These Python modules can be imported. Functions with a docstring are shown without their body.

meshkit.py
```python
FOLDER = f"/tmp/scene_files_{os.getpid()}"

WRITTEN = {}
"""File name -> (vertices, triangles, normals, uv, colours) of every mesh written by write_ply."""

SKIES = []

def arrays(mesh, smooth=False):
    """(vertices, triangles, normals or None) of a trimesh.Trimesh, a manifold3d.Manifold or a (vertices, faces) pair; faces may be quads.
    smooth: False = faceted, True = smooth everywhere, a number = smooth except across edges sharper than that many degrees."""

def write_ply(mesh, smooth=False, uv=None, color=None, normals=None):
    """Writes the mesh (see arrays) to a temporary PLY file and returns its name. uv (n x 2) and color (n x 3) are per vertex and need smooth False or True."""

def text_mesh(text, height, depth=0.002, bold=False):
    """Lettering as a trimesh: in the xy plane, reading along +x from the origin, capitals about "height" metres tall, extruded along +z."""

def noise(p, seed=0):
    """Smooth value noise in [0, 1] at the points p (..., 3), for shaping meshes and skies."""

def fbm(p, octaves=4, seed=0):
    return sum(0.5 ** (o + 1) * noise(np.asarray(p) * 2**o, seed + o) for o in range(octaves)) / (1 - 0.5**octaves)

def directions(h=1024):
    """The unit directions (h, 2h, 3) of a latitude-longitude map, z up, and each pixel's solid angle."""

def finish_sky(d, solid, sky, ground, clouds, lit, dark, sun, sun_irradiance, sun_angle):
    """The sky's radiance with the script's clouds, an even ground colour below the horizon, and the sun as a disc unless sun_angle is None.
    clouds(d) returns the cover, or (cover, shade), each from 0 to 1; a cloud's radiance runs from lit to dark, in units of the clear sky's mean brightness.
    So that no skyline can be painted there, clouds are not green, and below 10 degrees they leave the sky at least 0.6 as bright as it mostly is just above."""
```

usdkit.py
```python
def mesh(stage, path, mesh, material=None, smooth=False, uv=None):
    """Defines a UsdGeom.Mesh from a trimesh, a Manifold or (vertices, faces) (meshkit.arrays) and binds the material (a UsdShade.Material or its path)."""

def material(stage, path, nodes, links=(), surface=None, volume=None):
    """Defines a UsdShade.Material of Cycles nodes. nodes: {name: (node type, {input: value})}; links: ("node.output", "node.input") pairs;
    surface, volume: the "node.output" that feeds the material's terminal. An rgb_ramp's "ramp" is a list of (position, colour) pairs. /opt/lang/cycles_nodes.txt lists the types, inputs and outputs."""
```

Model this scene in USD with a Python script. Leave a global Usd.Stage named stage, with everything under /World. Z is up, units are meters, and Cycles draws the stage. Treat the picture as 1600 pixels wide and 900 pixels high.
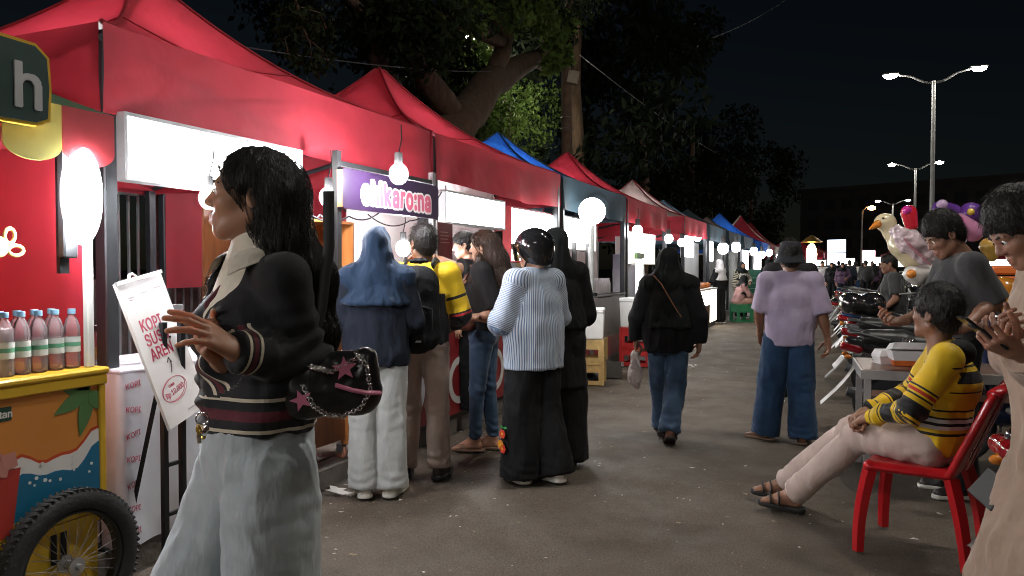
import math, random
import numpy as np
import trimesh, usdkit, meshkit
from shapely.geometry import Polygon, Point, box as sbox, LineString
from shapely.ops import unary_union
from shapely import affinity
from pxr import Usd, UsdGeom, UsdLux, UsdShade, Gf, Sdf

stage = Usd.Stage.CreateInMemory()
UsdGeom.SetStageUpAxis(stage, 'Z'); UsdGeom.SetStageMetersPerUnit(stage, 1.0)
UsdGeom.Xform.Define(stage, '/World'); UsdGeom.Scope.Define(stage, '/World/Looks')
rng = np.random.default_rng(7); random.seed(7)

# ---------------------------------------------------------------- camera
YAW, PITCH, FPX, CAM = math.atan2(510, 1209), math.atan2(32, 1209), 1209.0, np.array([0, 0, 1.4])
_f0 = np.array([-math.sin(YAW), math.cos(YAW), 0]); RIGHT = np.array([math.cos(YAW), math.sin(YAW), 0])
FWD = _f0 * math.cos(PITCH) - np.array([0, 0, math.sin(PITCH)]); UPV = np.cross(RIGHT, FWD)
cam = UsdGeom.Camera.Define(stage, '/World/Camera')
m = np.eye(4); m[0, :3], m[1, :3], m[2, :3], m[3, :3] = RIGHT, UPV, -FWD, CAM
cam.AddTransformOp().Set(Gf.Matrix4d(*m.ravel()))
cam.CreateHorizontalApertureAttr(36.0); cam.CreateVerticalApertureAttr(20.25); cam.CreateFocalLengthAttr(36 * FPX / 1600)
cam.CreateClippingRangeAttr(Gf.Vec2f(0.05, 3000))
cam.CreateExposureAttr(0.6)
def ray(px, py): return FWD + RIGHT * (px - 800) / FPX + UPV * (450 - py) / FPX
def at_x(px, py, X): d = ray(px, py); return CAM + d * (X / d[0])
def at_z(px, py, Z=0): d = ray(px, py); return CAM + d * ((Z - 1.4) / d[2])
def at_d(px, py, D): return CAM + ray(px, py) * D

# ---------------------------------------------------------------- night sky and a faint moon
SUN_EL, SUN_AZ = 0.30, 2.2
usdkit.material(stage, '/World/Looks/night_sky', {
    'sky': ('sky_texture', {'sky_type': 'single_scattering', 'sun_disc': False, 'sun_elevation': SUN_EL, 'sun_rotation': SUN_AZ}),
    'bg': ('background_shader', {'strength': 0.0008})}, [('sky.color', 'bg.color')], surface='bg.background')
dome = UsdLux.DomeLight.Define(stage, '/World/sky')
UsdShade.MaterialBindingAPI.Apply(dome.GetPrim()).Bind(UsdShade.Material.Get(stage, '/World/Looks/night_sky'))
dome.GetPrim().SetCustomDataByKey('kind', 'structure')
moon = UsdLux.DistantLight.Define(stage, '/World/moon_light')
moon.CreateIntensityAttr(0.004); moon.CreateAngleAttr(0.5); moon.CreateNormalizeAttr(True); moon.CreateColorAttr(Gf.Vec3f(1, .93, .84))
moon.AddRotateZOp().Set(-math.degrees(SUN_AZ)); moon.AddRotateXOp().Set(-(90 - math.degrees(SUN_EL)))

# ---------------------------------------------------------------- names, things, parts
_used = {}
def numbered(parent, name):
    k = (parent, name); n = _used.get(k, 0); _used[k] = n + 1
    return f'{parent}/{name}' if n == 0 else f'{parent}/{name}_{n:03d}'
def ppath(p): return str(p.GetPath())
def tag(p, label=None, cat=None, group=None, kind=None):
    for k, v in (('label', label), ('category', cat), ('group', group), ('kind', kind)):
        if v: p.SetCustomDataByKey(k, v)
    return p
def thing(name, label, cat, loc=(0, 0, 0), rz=0.0, group=None):
    x = UsdGeom.Xform.Define(stage, numbered('/World', name))
    x.AddTranslateOp().Set(Gf.Vec3d(*map(float, loc))); x.AddRotateZOp().Set(float(rz))
    return tag(x.GetPrim(), label, cat, group)
def part(parent, name, mesh, mat, smooth=False, label=None, kind=None, attr=None):
    base = ppath(parent) if parent is not None else '/World'
    g = usdkit.mesh(stage, numbered(base, name), mesh, mat, smooth=smooth)
    if attr is not None:
        for k, v in attr.items():
            UsdGeom.PrimvarsAPI(g).CreatePrimvar(k, Sdf.ValueTypeNames.Color3fArray, 'vertex').Set([Gf.Vec3f(*map(float, q)) for q in v])
    return tag(g.GetPrim(), label, kind=kind)
def solo(name, mesh, mat, label, cat, group=None, smooth=False):
    return tag(part(None, name, mesh, mat, smooth), label, cat, group)
def setting(name, mesh, mat, smooth=False, kind='structure'):
    return tag(part(None, name, mesh, mat, smooth), kind=kind)
def dup(src, loc, rz, label=None, scale=None, group=None):
    was = src.GetCustomData()
    x = UsdGeom.Xform.Define(stage, numbered('/World', src.GetName().rstrip('0123456789').rstrip('_')))
    x.AddTranslateOp().Set(Gf.Vec3d(*map(float, loc))); x.AddRotateZOp().Set(float(rz))
    if scale: x.AddScaleOp().Set(Gf.Vec3f(*((scale,) * 3 if np.ndim(scale) == 0 else scale)))
    p = x.GetPrim(); p.GetReferences().AddInternalReference(src.GetPath()); p.SetInstanceable(True)
    # the copy writes its own transform order so that the source's is not used
    return tag(p, label or was.get('label'), was.get('category'), group or was.get('group'))

# ---------------------------------------------------------------- materials
def C(h):  # sRGB hex -> linear
    h = h.lstrip('#'); v = np.array([int(h[i:i + 2], 16) for i in (0, 2, 4)]) / 255.0
    return tuple(np.where(v <= .04045, v / 12.92, ((v + .055) / 1.055) ** 2.4))
_m = {}
def M(name, col, rough=.6, metal=0., spec=.5, var=.15, vs=6., bump=0., bs=60., bd=.01, bstretch=None, stretch=(1, 1, 1), coat=0., sheen=0., transl=0., sss=0., detail=4.):
    if name in _m: return _m[name]
    col = np.array(col, float)
    n = {'tc': ('texture_coordinate', {}), 'mp': ('mapping', {'scale': stretch}), 'nz': ('noise_texture', {'scale': vs, 'detail': detail, 'roughness': .6}),
         'rp': ('rgb_ramp', {'ramp': [(.25, tuple(col * (1 - var))), (.5, tuple(col)), (.75, tuple(np.minimum(col * (1 + var), .95)))]}),
         'p': ('principled_bsdf', {'roughness': rough, 'metallic': metal, 'specular_ior_level': spec, 'coat_weight': coat, 'sheen_weight': sheen, 'sheen_roughness': .4,
                                   'subsurface_weight': sss, 'subsurface_radius': (1., .35, .2), 'subsurface_scale': .008})}
    l = [('tc.object', 'mp.vector'), ('mp.vector', 'nz.vector'), ('nz.fac', 'rp.fac'), ('rp.color', 'p.base_color')]
    if bump:
        n |= {'nb': ('noise_texture', {'scale': bs, 'detail': 3., 'roughness': .6}), 'bp': ('bump', {'strength': bump, 'distance': bd}), 'mb': ('mapping', {'scale': bstretch or stretch})}
        l += [('tc.object', 'mb.vector'), ('mb.vector', 'nb.vector'), ('nb.fac', 'bp.height'), ('bp.normal', 'p.normal')]
    s = 'p.BSDF'
    if transl:
        n |= {'tr': ('translucent_bsdf', {}), 'mx': ('mix_closure', {'fac': transl})}
        l += [('rp.color', 'tr.color'), ('p.BSDF', 'mx.closure1'), ('tr.BSDF', 'mx.closure2')]; s = 'mx.closure'
    _m[name] = usdkit.material(stage, '/World/Looks/' + name, n, l, surface=s)
    return _m[name]
def EM(name, col, strength):
    if name not in _m:
        _m[name] = usdkit.material(stage, '/World/Looks/' + name, {'e': ('emission', {'color': col, 'strength': strength})}, surface='e.emission')
    return _m[name]
def GLASS(name, col=(1, 1, 1), rough=.03, amount=.12):
    if name not in _m:
        _m[name] = usdkit.material(stage, '/World/Looks/' + name, {'t': ('transparent_bsdf', {'color': col}), 'g': ('glossy_bsdf', {'roughness': rough, 'color': (.9, .9, .9)}),
            'f': ('fresnel', {'IOR': 1.45}), 'a': ('math', {'math_type': 'add', 'value2': amount, 'use_clamp': True}), 'x': ('mix_closure', {})},
            [('f.fac', 'a.value1'), ('a.value', 'x.fac'), ('t.BSDF', 'x.closure1'), ('g.BSDF', 'x.closure2')], surface='x.closure')
    return _m[name]

# ---------------------------------------------------------------- plain shapes
cat = trimesh.util.concatenate
def bx(c, s, b=0.0, rz=0.0, ry=0.0, rx=0.0):
    s = np.array(s, float) / 2
    if b:
        b = min(b, s.min() * .8); pts = []
        for sg in np.ndindex(2, 2, 2):
            q = (np.array(sg) * 2 - 1)
            for k in range(3):
                e = s - b; e = e.copy(); e[k] = s[k]; pts.append(q * e)
        mm = trimesh.convex.convex_hull(np.array(pts))
    else: mm = trimesh.creation.box(2 * s)
    for ang, ax in ((rx, [1, 0, 0]), (ry, [0, 1, 0]), (rz, [0, 0, 1])):
        if ang: mm.apply_transform(trimesh.transformations.rotation_matrix(math.radians(ang), ax))
    mm.apply_translation(c); return mm
def bb(x0, x1, y0, y1, z0, z1, b=0.0): return bx(((x0 + x1) / 2, (y0 + y1) / 2, (z0 + z1) / 2), (x1 - x0, y1 - y0, z1 - z0), b)
def frames(p):
    p = np.asarray(p, float); t = np.gradient(p, axis=0); t /= np.linalg.norm(t, axis=1, keepdims=True) + 1e-12
    ref = np.array([0, 0, 1.0]) if abs(t[0, 2]) < .9 else np.array([1.0, 0, 0])
    A = []; a = np.cross(t[0], ref)
    for k in range(len(p)):
        a = a - t[k] * (a @ t[k]); a /= np.linalg.norm(a) + 1e-12; A.append(a.copy())
    A = np.array(A); return p, t, A, np.cross(t, A)
def tube(p, r, n=8, closed=False, flat=1.0):
    p, t, a, b = frames(p); r = np.broadcast_to(r, (len(p),)); ang = np.arange(n) * 2 * np.pi / n
    v = (p[:, None] + r[:, None, None] * (np.cos(ang)[None, :, None] * a[:, None] + flat * np.sin(ang)[None, :, None] * b[:, None])).reshape(-1, 3)
    i, j = np.meshgrid(np.arange(len(p) - 1), np.arange(n), indexing='ij')
    q = np.stack([i * n + j, i * n + (j + 1) % n, (i + 1) * n + (j + 1) % n, (i + 1) * n + j], -1).reshape(-1, 4)
    f = np.vstack([q[:, [0, 1, 2]], q[:, [0, 2, 3]]])
    if closed:
        k = (len(p) - 1) * n; jj = np.arange(n); q = np.stack([k + jj, k + (jj + 1) % n, (jj + 1) % n, jj], -1)
        f = np.vstack([f, q[:, [0, 1, 2]], q[:, [0, 2, 3]]])
    else:
        k = len(v); v = np.vstack([v, p[0], p[-1]]); jj = np.arange(n); e = (len(p) - 1) * n
        f = np.vstack([f, np.stack([jj * 0 + k, (jj + 1) % n, jj], -1), np.stack([jj * 0 + k + 1, e + jj, e + (jj + 1) % n], -1)])
    return trimesh.Trimesh(v, f, process=False)
def rod(a, b, r, r2=None, n=10): return tube([a, b], [r, r if r2 is None else r2], n)
def bar(a, b, w, h=None):  # square bar
    a, b = np.array(a, float), np.array(b, float); mm = tube([a, b], [w / math.sqrt(2)] * 2, 4, flat=(h or w) / w)
    return mm
def lathe(pr, n=20, c=(0, 0, 0)):
    pr = np.array(pr, float); ang = np.arange(n) * 2 * np.pi / n
    v = np.stack([pr[:, 0:1] * np.cos(ang), pr[:, 0:1] * np.sin(ang), np.repeat(pr[:, 1:2], n, 1)], -1).reshape(-1, 3) + np.array(c)
    i, j = np.meshgrid(np.arange(len(pr) - 1), np.arange(n), indexing='ij')
    q = np.stack([i * n + j, i * n + (j + 1) % n, (i + 1) * n + (j + 1) % n, (i + 1) * n + j], -1).reshape(-1, 4)
    return trimesh.Trimesh(v, np.vstack([q[:, [0, 1, 2]], q[:, [0, 2, 3]]]), process=False)
def ext(poly, d=.003):
    gs = getattr(poly, 'geoms', [poly])
    return cat([trimesh.creation.extrude_polygon(g, d, engine='earcut') for g in gs if g.area > 1e-9])
def place(mm, origin, ex, ey):
    """lay an xy drawing into the world: x along ex, y along ey, thickness along ex x ey"""
    ex, ey = np.array(ex, float), np.array(ey, float); T = np.eye(4); T[:3, 0], T[:3, 1], T[:3, 2], T[:3, 3] = ex, ey, np.cross(ex, ey), origin
    mm = mm.copy(); mm.apply_transform(T); return mm
def T(mm, loc=(0, 0, 0), rz=0, rx=0, ry=0, s=1.0):
    mm = mm.copy()
    if s != 1.0: mm.apply_scale(s)
    for ang, ax in ((rx, [1, 0, 0]), (ry, [0, 1, 0]), (rz, [0, 0, 1])):
        if ang: mm.apply_transform(trimesh.transformations.rotation_matrix(math.radians(ang), ax))
    mm.apply_translation(loc); return mm
def text_shape(s, h, bold=True):
    mm = meshkit.text_mesh(s, h, .01, bold); f = mm.faces[mm.face_normals[:, 2] > .9]
    return unary_union([Polygon(mm.vertices[t][:, :2]).buffer(1e-6) for t in f])
def centered(sh):
    x0, y0, x1, y1 = sh.bounds; return affinity.translate(sh, -(x0 + x1) / 2, -(y0 + y1) / 2)
def sheet(fn, nu, nv):
    u, v = np.meshgrid(np.linspace(0, 1, nu), np.linspace(0, 1, nv), indexing='ij'); P = fn(u, v).reshape(-1, 3)
    i, j = np.meshgrid(np.arange(nu - 1), np.arange(nv - 1), indexing='ij')
    q = np.stack([i * nv + j, (i + 1) * nv + j, (i + 1) * nv + j + 1, i * nv + j + 1], -1).reshape(-1, 4)
    return trimesh.Trimesh(P, np.vstack([q[:, [0, 1, 2]], q[:, [0, 2, 3]]]), process=False)
def ball(c, r, sub=2): mm = trimesh.creation.icosphere(sub, 1.0); mm.apply_scale(r if np.ndim(r) == 0 else list(r)); mm.apply_translation(c); return mm
# ================================================================ ORGANIC SHAPES (distance fields turned into one smooth surface)
V = lambda *a: np.array(a, float)
def unit(v): v = np.asarray(v, float); return v / (np.linalg.norm(v) + 1e-12)
class Field:
    def __init__(s, lo, hi, h):
        s.h = h; s.ax = [np.arange(l - 2 * h, u + 2 * h, h) for l, u in zip(lo, hi)]
        s.F = np.full([len(a) for a in s.ax], .5, np.float32)
    def _win(s, lo, hi):
        sl = tuple(slice(max(0, np.searchsorted(a, l)), np.searchsorted(a, u)) for a, l, u in zip(s.ax, lo, hi))
        a, b, c = (x[q].astype(np.float32) for x, q in zip(s.ax, sl))
        return sl, a[:, None, None], b[None, :, None], c[None, None, :]
    def _op(s, sl, d, k, sub):
        f = s.F[sl]
        if sub: d = -d; h = np.clip(.5 - .5 * (f - d) / k, 0, 1) if k else None; s.F[sl] = np.maximum(f, d) if not k else f + (d - f) * h + k * h * (1 - h)
        else: h = np.clip(.5 + .5 * (f - d) / k, 0, 1) if k else None; s.F[sl] = np.minimum(f, d) if not k else f + (d - f) * h - k * h * (1 - h)
    def cone(s, a, b, ra, rb=None, k=.02, flat=None, cut=(0, 0), sub=False):
        a, b = np.array(a, float), np.array(b, float); rb = ra if rb is None else rb
        mg = max(ra, rb) * (max(1, flat[1]) if flat else 1) + k + 2.5 * s.h
        sl, x, y, z = s._win(np.minimum(a, b) - mg, np.maximum(a, b) + mg)
        if 0 in s.F[sl].shape: return s
        ba = b - a; L2 = max(ba @ ba, 1e-9); px, py, pz = x - a[0], y - a[1], z - a[2]
        t0 = (px * ba[0] + py * ba[1] + pz * ba[2]) / L2; t = np.clip(t0, 0, 1)
        qx, qy, qz = px - t * ba[0], py - t * ba[1], pz - t * ba[2]
        if flat:
            n = unit(flat[0]); c = (qx * n[0] + qy * n[1] + qz * n[2]) * (1 - 1 / flat[1]); qx, qy, qz = qx - n[0] * c, qy - n[1] * c, qz - n[2] * c
        d = np.sqrt(qx * qx + qy * qy + qz * qz) - (ra + (rb - ra) * t); L = math.sqrt(L2)
        if cut[0]: d = np.maximum(d, -t0 * L)
        if cut[1]: d = np.maximum(d, (t0 - 1) * L)
        s._op(sl, d, k, sub); return s
    def ell(s, c, r, k=.02, R=None, sub=False):
        c, r = np.array(c, float), np.array(r, float); mg = r.max() + k + 2.5 * s.h
        sl, x, y, z = s._win(c - mg, c + mg)
        if 0 in s.F[sl].shape: return s
        p = (x - c[0], y - c[1], z - c[2])
        if R is not None: p = tuple(p[0] * R[0][i] + p[1] * R[1][i] + p[2] * R[2][i] for i in range(3))
        k0 = np.sqrt((p[0] / r[0]) ** 2 + (p[1] / r[1]) ** 2 + (p[2] / r[2]) ** 2); k1 = np.sqrt((p[0] / r[0] ** 2) ** 2 + (p[1] / r[1] ** 2) ** 2 + (p[2] / r[2] ** 2) ** 2) + 1e-9
        s._op(sl, k0 * (k0 - 1) / k1, k, sub); return s
    def chain(s, pts, rs, k=.02, **kw):
        for i in range(len(pts) - 1): s.cone(pts[i], pts[i + 1], rs[i], rs[i + 1], k, **kw)
        return s
    def cut(s, c, n, k=0.0, lim=None):   # keep the side n points away from
        n = unit(n); x, y, z = s.ax[0][:, None, None], s.ax[1][None, :, None], s.ax[2][None, None, :]
        d = ((x - c[0]) * n[0] + (y - c[1]) * n[1] + (z - c[2]) * n[2]).astype(np.float32)
        if k: h = np.clip(.5 - .5 * (s.F - d) / k, 0, 1); s.F = s.F + (d - s.F) * h + k * h * (1 - h)
        else: s.F = np.maximum(s.F, d)
        return s
    def mesh(s):
        F = s.F; neg = F < 0; nx, ny, nz = F.shape; sh = (nx - 1, ny - 1, nz - 1)
        acc = np.zeros(sh + (3,), np.float32); cnt = np.zeros(sh, np.float32); offs = [(0, 0), (0, 1), (1, 0), (1, 1)]; edges = []
        for ax in range(3):
            A = [slice(None)] * 3; B = [slice(None)] * 3; A[ax] = slice(0, -1); B[ax] = slice(1, None)
            cr = neg[tuple(A)] != neg[tuple(B)]; I = np.argwhere(cr); edges.append((I, neg[tuple(A)][cr]))
            fa, fb = F[tuple(A)][cr], F[tuple(B)][cr]; t = fa / (fa - fb); P = I.astype(np.float32); P[:, ax] += t
            o = [q for q in range(3) if q != ax]
            for u, v in offs:
                J = I.copy(); J[:, o[0]] -= u; J[:, o[1]] -= v
                ok = np.all((J >= 0) & (J < np.array(sh)), 1); np.add.at(acc, tuple(J[ok].T), P[ok]); np.add.at(cnt, tuple(J[ok].T), 1)
        on = cnt > 0; idx = np.full(sh, -1, np.int64); idx[on] = np.arange(on.sum()); vg = acc[on] / cnt[on][:, None]
        v = np.stack([s.ax[q][0] + vg[:, q] * s.h for q in range(3)], 1); fs = []
        for ax in range(3):
            I, inside = edges[ax]; o = [q for q in range(3) if q != ax]; ok = (I[:, o[0]] > 0) & (I[:, o[1]] > 0) & (I[:, o[0]] < sh[o[0]]) & (I[:, o[1]] < sh[o[1]]) & (I[:, ax] < sh[ax]); I, inside = I[ok], inside[ok]
            def g(u, w): J = I.copy(); J[:, o[0]] -= u; J[:, o[1]] -= w; return idx[tuple(J.T)]
            q = np.stack([g(0, 0), g(1, 0), g(1, 1), g(0, 1)], 1)
            flip = inside if ax != 1 else ~inside
            q[~flip] = q[~flip][:, ::-1]; q = q[:, ::-1]
            q = q[(q >= 0).all(1)]; fs += [q[:, [0, 1, 2]], q[:, [0, 2, 3]]]
        mm = trimesh.Trimesh(v, np.vstack(fs), process=False)
        if mm.volume < 0: mm.invert()
        return mm
def ridge(n): return 1 - np.abs(2 * n - 1)
def fold(mm, amp, f=(9, 9, 2.5), seed=0, creases=(), calm=None):
    v = np.array(mm.vertices); n = np.array(mm.vertex_normals)
    w = v + .03 * (meshkit.fbm(v * 5, 2, seed + 50)[:, None] - .5)
    n1, n2 = meshkit.fbm(w * np.array(f), 2, seed), meshkit.fbm(w * np.array(f) * 2.1 + 7, 2, seed + 3)
    d = amp * (2.2 * (np.clip(1 - np.abs(2 * n1 - 1) * 2.6, -1, 1) - .1) * .6 + .9 * (np.clip(1 - np.abs(2 * n2 - 1) * 2.6, -1, 1) - .1) * .5 + .3 * (meshkit.fbm(v * 28, 2, seed + 5) - .5))
    if calm: d = d * (1 - calm[2] * np.clip((v[:, 2] - calm[0]) / (calm[1] - calm[0]), 0, 1))
    for c, r, ax, am, wl in creases:
        q = v - np.array(c); wgt = np.exp(-(np.linalg.norm(q, axis=1) / r) ** 2)
        d += am * wgt * np.sin(2 * np.pi * (q @ unit(ax)) / wl + 5 * meshkit.fbm(v * 7, 2, seed + 9))
    return trimesh.Trimesh(v + n * d[:, None], mm.faces, process=False)

# ---------------------------------------------------------------- heads, hands, feet (made once per kind, then moved)
_cache = {}
def head_mesh(fem, h):
    key = ('head', fem, h)
    if key not in _cache:
        f = Field((-.1, -.12, -.2), (.1, .125, .125), h); j = .9 if fem else 1.0
        f.ell((0, -.012, .03), (.073, .092, .083), .01).ell((0, .03, -.03), (.058, .062, .082), .03)
        for s in (-1, 1):
            f.cone((s * .052 * j, -.005, -.058), (s * .016, .06, -.098), .022, .018, .03).ell((s * .037, .056, -.028), (.024, .026, .022), .025)
        f.cone((-.014, .064, -.1), (.014, .064, -.1), .02 * j, None, .02).cone((-.036, .077, .014), (.036, .077, .014), .013, None, .02)
        for s in (-1, 1): f.ell((s * .031, .098, -.003), (.019, .017, .013), .012, sub=True)
        f.cone((0, .084, .006), (0, .103, -.03), .008, .0115, .012)
        for s in (-1, 1): f.ell((s * .012, .094, -.036), (.0085, .0105, .0075), .006).cone((s * .018, .086, .004), (s * .042, .078, .001), .005, .004, .006)
        f.cone((-.018, .084, -.066), (.018, .084, -.066), .0065, None, .008).cone((0, .09, -.067), (0, .09, -.067), .008, None, .01)
        f.cone((-.015, .084, -.079), (.015, .084, -.079), .0075, None, .008).cone((0, .089, -.079), (0, .089, -.079), .008, None, .01)
        f.cone((-.024, .096, -.0725), (.024, .096, -.0725), .0022, None, .003, sub=True)
        for s in (-1, 1):
            a = math.radians(12); R = [[1, 0, 0], [0, math.cos(a), -math.sin(a)], [0, math.sin(a), math.cos(a)]]
            f.ell((s * .076, -.012, -.008), (.010, .020, .032), .006, R).ell((s * .086, -.008, -.006), (.008, .012, .02), .005, R, sub=True)
        f.cone((0, -.02, -.085), (0, -.04, -.19), .05 * (.92 if fem else 1.08), .052 * (.92 if fem else 1.1), .03)
        _cache[key] = f.mesh()
    return _cache[key].copy()
FINGER = {'relaxed': [(22, 28, 18), (26, 34, 20), (30, 38, 22), (36, 40, 24)], 'hold': [(55, 75, 35), (60, 78, 38), (64, 80, 40), (68, 80, 42)],
          'phone': [(38, 52, 28), (44, 56, 30), (48, 58, 32), (52, 60, 34)], 'open': [(8, 14, 8), (10, 16, 8), (14, 20, 10), (18, 24, 12)], 'spread': [(10, 14, 8), (12, 16, 10), (16, 20, 12), (22, 26, 14)]}
def hand_mesh(pose, h=.004):
    key = ('hand', pose, h)
    if key not in _cache:
        f = Field((-.06, -.06, -.11), (.1, .2, .04), h); base = [(.031, .086, 0), (.011, .09, .003), (-.010, .087, .002), (-.029, .079, -.002)]
        for (x, y, z) in base: f.cone((x * .55, .004, 0), (x, y - .006, z), .0165, .0115, .014)
        f.cone((0, -.05, 0), (0, .01, 0), .023, .021, .015, flat=((1, 0, 0), 1.18)); f.ell((.022, .035, -.008), (.016, .026, .014), .012)
        L = [(.042, .026, .021), (.046, .029, .022), (.042, .027, .021), (.033, .02, .019)]; spread = [.10, .02, -.06, -.16]
        for q in range(4):
            p = np.array(base[q], float); ang = 0.0; r = .0092 if q < 3 else .008
            for s in range(3):
                ang += math.radians(FINGER[pose][q][s]); d = np.array([math.sin(spread[q]) * math.cos(ang), math.cos(spread[q]) * math.cos(ang), -math.sin(ang)])
                e = p + d * L[q][s]; f.cone(p, e, r, r * .9, .0045); r *= .9; p = e
        p = np.array((.028, .028, -.008)); d = unit((.72, .62, -.38)) if pose != 'hold' else unit((.45, .75, -.6)); r = .0125
        for s, l in enumerate((.04, .034, .028)):
            e = p + d * l; f.cone(p, e, r, r * .86, .006); r *= .86; p = e; d = unit(d + np.array([-.22, .18, -.12 if pose != 'open' else 0]))
        _cache[key] = f.mesh()
    return _cache[key].copy()
def put_hand(W, d, n, left, pose='relaxed', h=.004, s=1.0):
    """wrist W, fingers along d, palm facing n"""
    mm = hand_mesh(pose, h); y = unit(d); z = -unit(np.array(n, float) - y * (np.array(n, float) @ y)); x = np.cross(y, z)
    if not left:
        mm.vertices[:, 0] *= -1; mm.invert()
    mm.apply_scale(s); Tm = np.eye(4); Tm[:3, 0], Tm[:3, 1], Tm[:3, 2], Tm[:3, 3] = x, y, z, W; mm.apply_transform(Tm); return mm
def rotm(rx=0, ry=0, rz=0):
    m_ = np.eye(4)
    for a, ax in ((rx, (1, 0, 0)), (ry, (0, 1, 0)), (rz, (0, 0, 1))): m_ = trimesh.transformations.rotation_matrix(math.radians(a), ax) @ m_
    return m_
def foot_frame(ank, toe):  # toe: direction of the toes on the ground
    t = unit((toe[0], toe[1], toe[2] if len(toe) > 2 else 0)); x = unit(np.cross(t, (0, 0, 1))); return np.column_stack([x, t, np.cross(x, t)]), np.array(ank, float)
def foot_pts(ank, toe, pts):
    R, a = foot_frame(ank, toe); return [a + R @ np.array(p, float) for p in pts]
def bare_foot(f, ank, toe, s=1.0):
    P = foot_pts(ank, toe, [(0, -.02, -.045 * s), (0, .07, -.048 * s), (0, .13, -.06 * s), (0, 0, .02)]); x = foot_frame(ank, toe)[0][:, 0]
    f.cone(P[0], P[1], .034 * s, .032 * s, .02); f.cone(P[3], P[1], .035 * s, .03 * s, .03); f.cone(P[1], P[2], .034 * s, .02 * s, .02, flat=(x, 1.45))
    for i, (q, L, r) in enumerate(((-.034, .165, .0125), (-.014, .172, .010), (.003, .168, .0095), (.019, .16, .009), (.033, .148, .0085))):
        a_, b_ = foot_pts(ank, toe, [(q, .12, -.062 * s), (q * 1.1, L, -.066 * s)]); f.cone(a_, b_, r * s, r * s * .9, .006)

# ---------------------------------------------------------------- skeleton
def skeleton(H=1.68, fem=False, **o):
    s = H / 1.7; w = .158 if fem else .182
    J = dict(pelvis=V(0, 0, .93 * s), waist=V(0, .005, 1.06 * s), chest=V(0, 0, 1.25 * s), neck=V(0, -.015, 1.42 * s), head=V(0, .012, 1.585 * s),
             shL=V(-w, -.01, 1.385 * s), shR=V(w, -.01, 1.385 * s), elL=V(-w - .05, -.03, 1.10 * s), elR=V(w + .05, -.03, 1.10 * s), wrL=V(-w - .06, .03, .86 * s), wrR=V(w + .06, .03, .86 * s),
             hiL=V(-.085, 0, .90 * s), hiR=V(.085, 0, .90 * s), knL=V(-.09, .02, .49 * s), knR=V(.09, .02, .49 * s), anL=V(-.095, -.02, .085), anR=V(.095, -.02, .085),
             toL=V(-.15, 1, 0), toR=V(.15, 1, 0), yaw=0., pitch=0., roll=0., s=s, fem=fem, H=H, handL='relaxed', handR='relaxed')
    for k, v in o.items(): J[k] = np.array(v, float) if isinstance(v, (tuple, list)) else v
    return J
def jbounds(J, g):
    P = np.array([v for k, v in J.items() if isinstance(v, np.ndarray) and k not in ('toL', 'toR', 'fdL', 'fdR', 'pnL', 'pnR')]); return P.min(0) - g, P.max(0) + g
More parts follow.
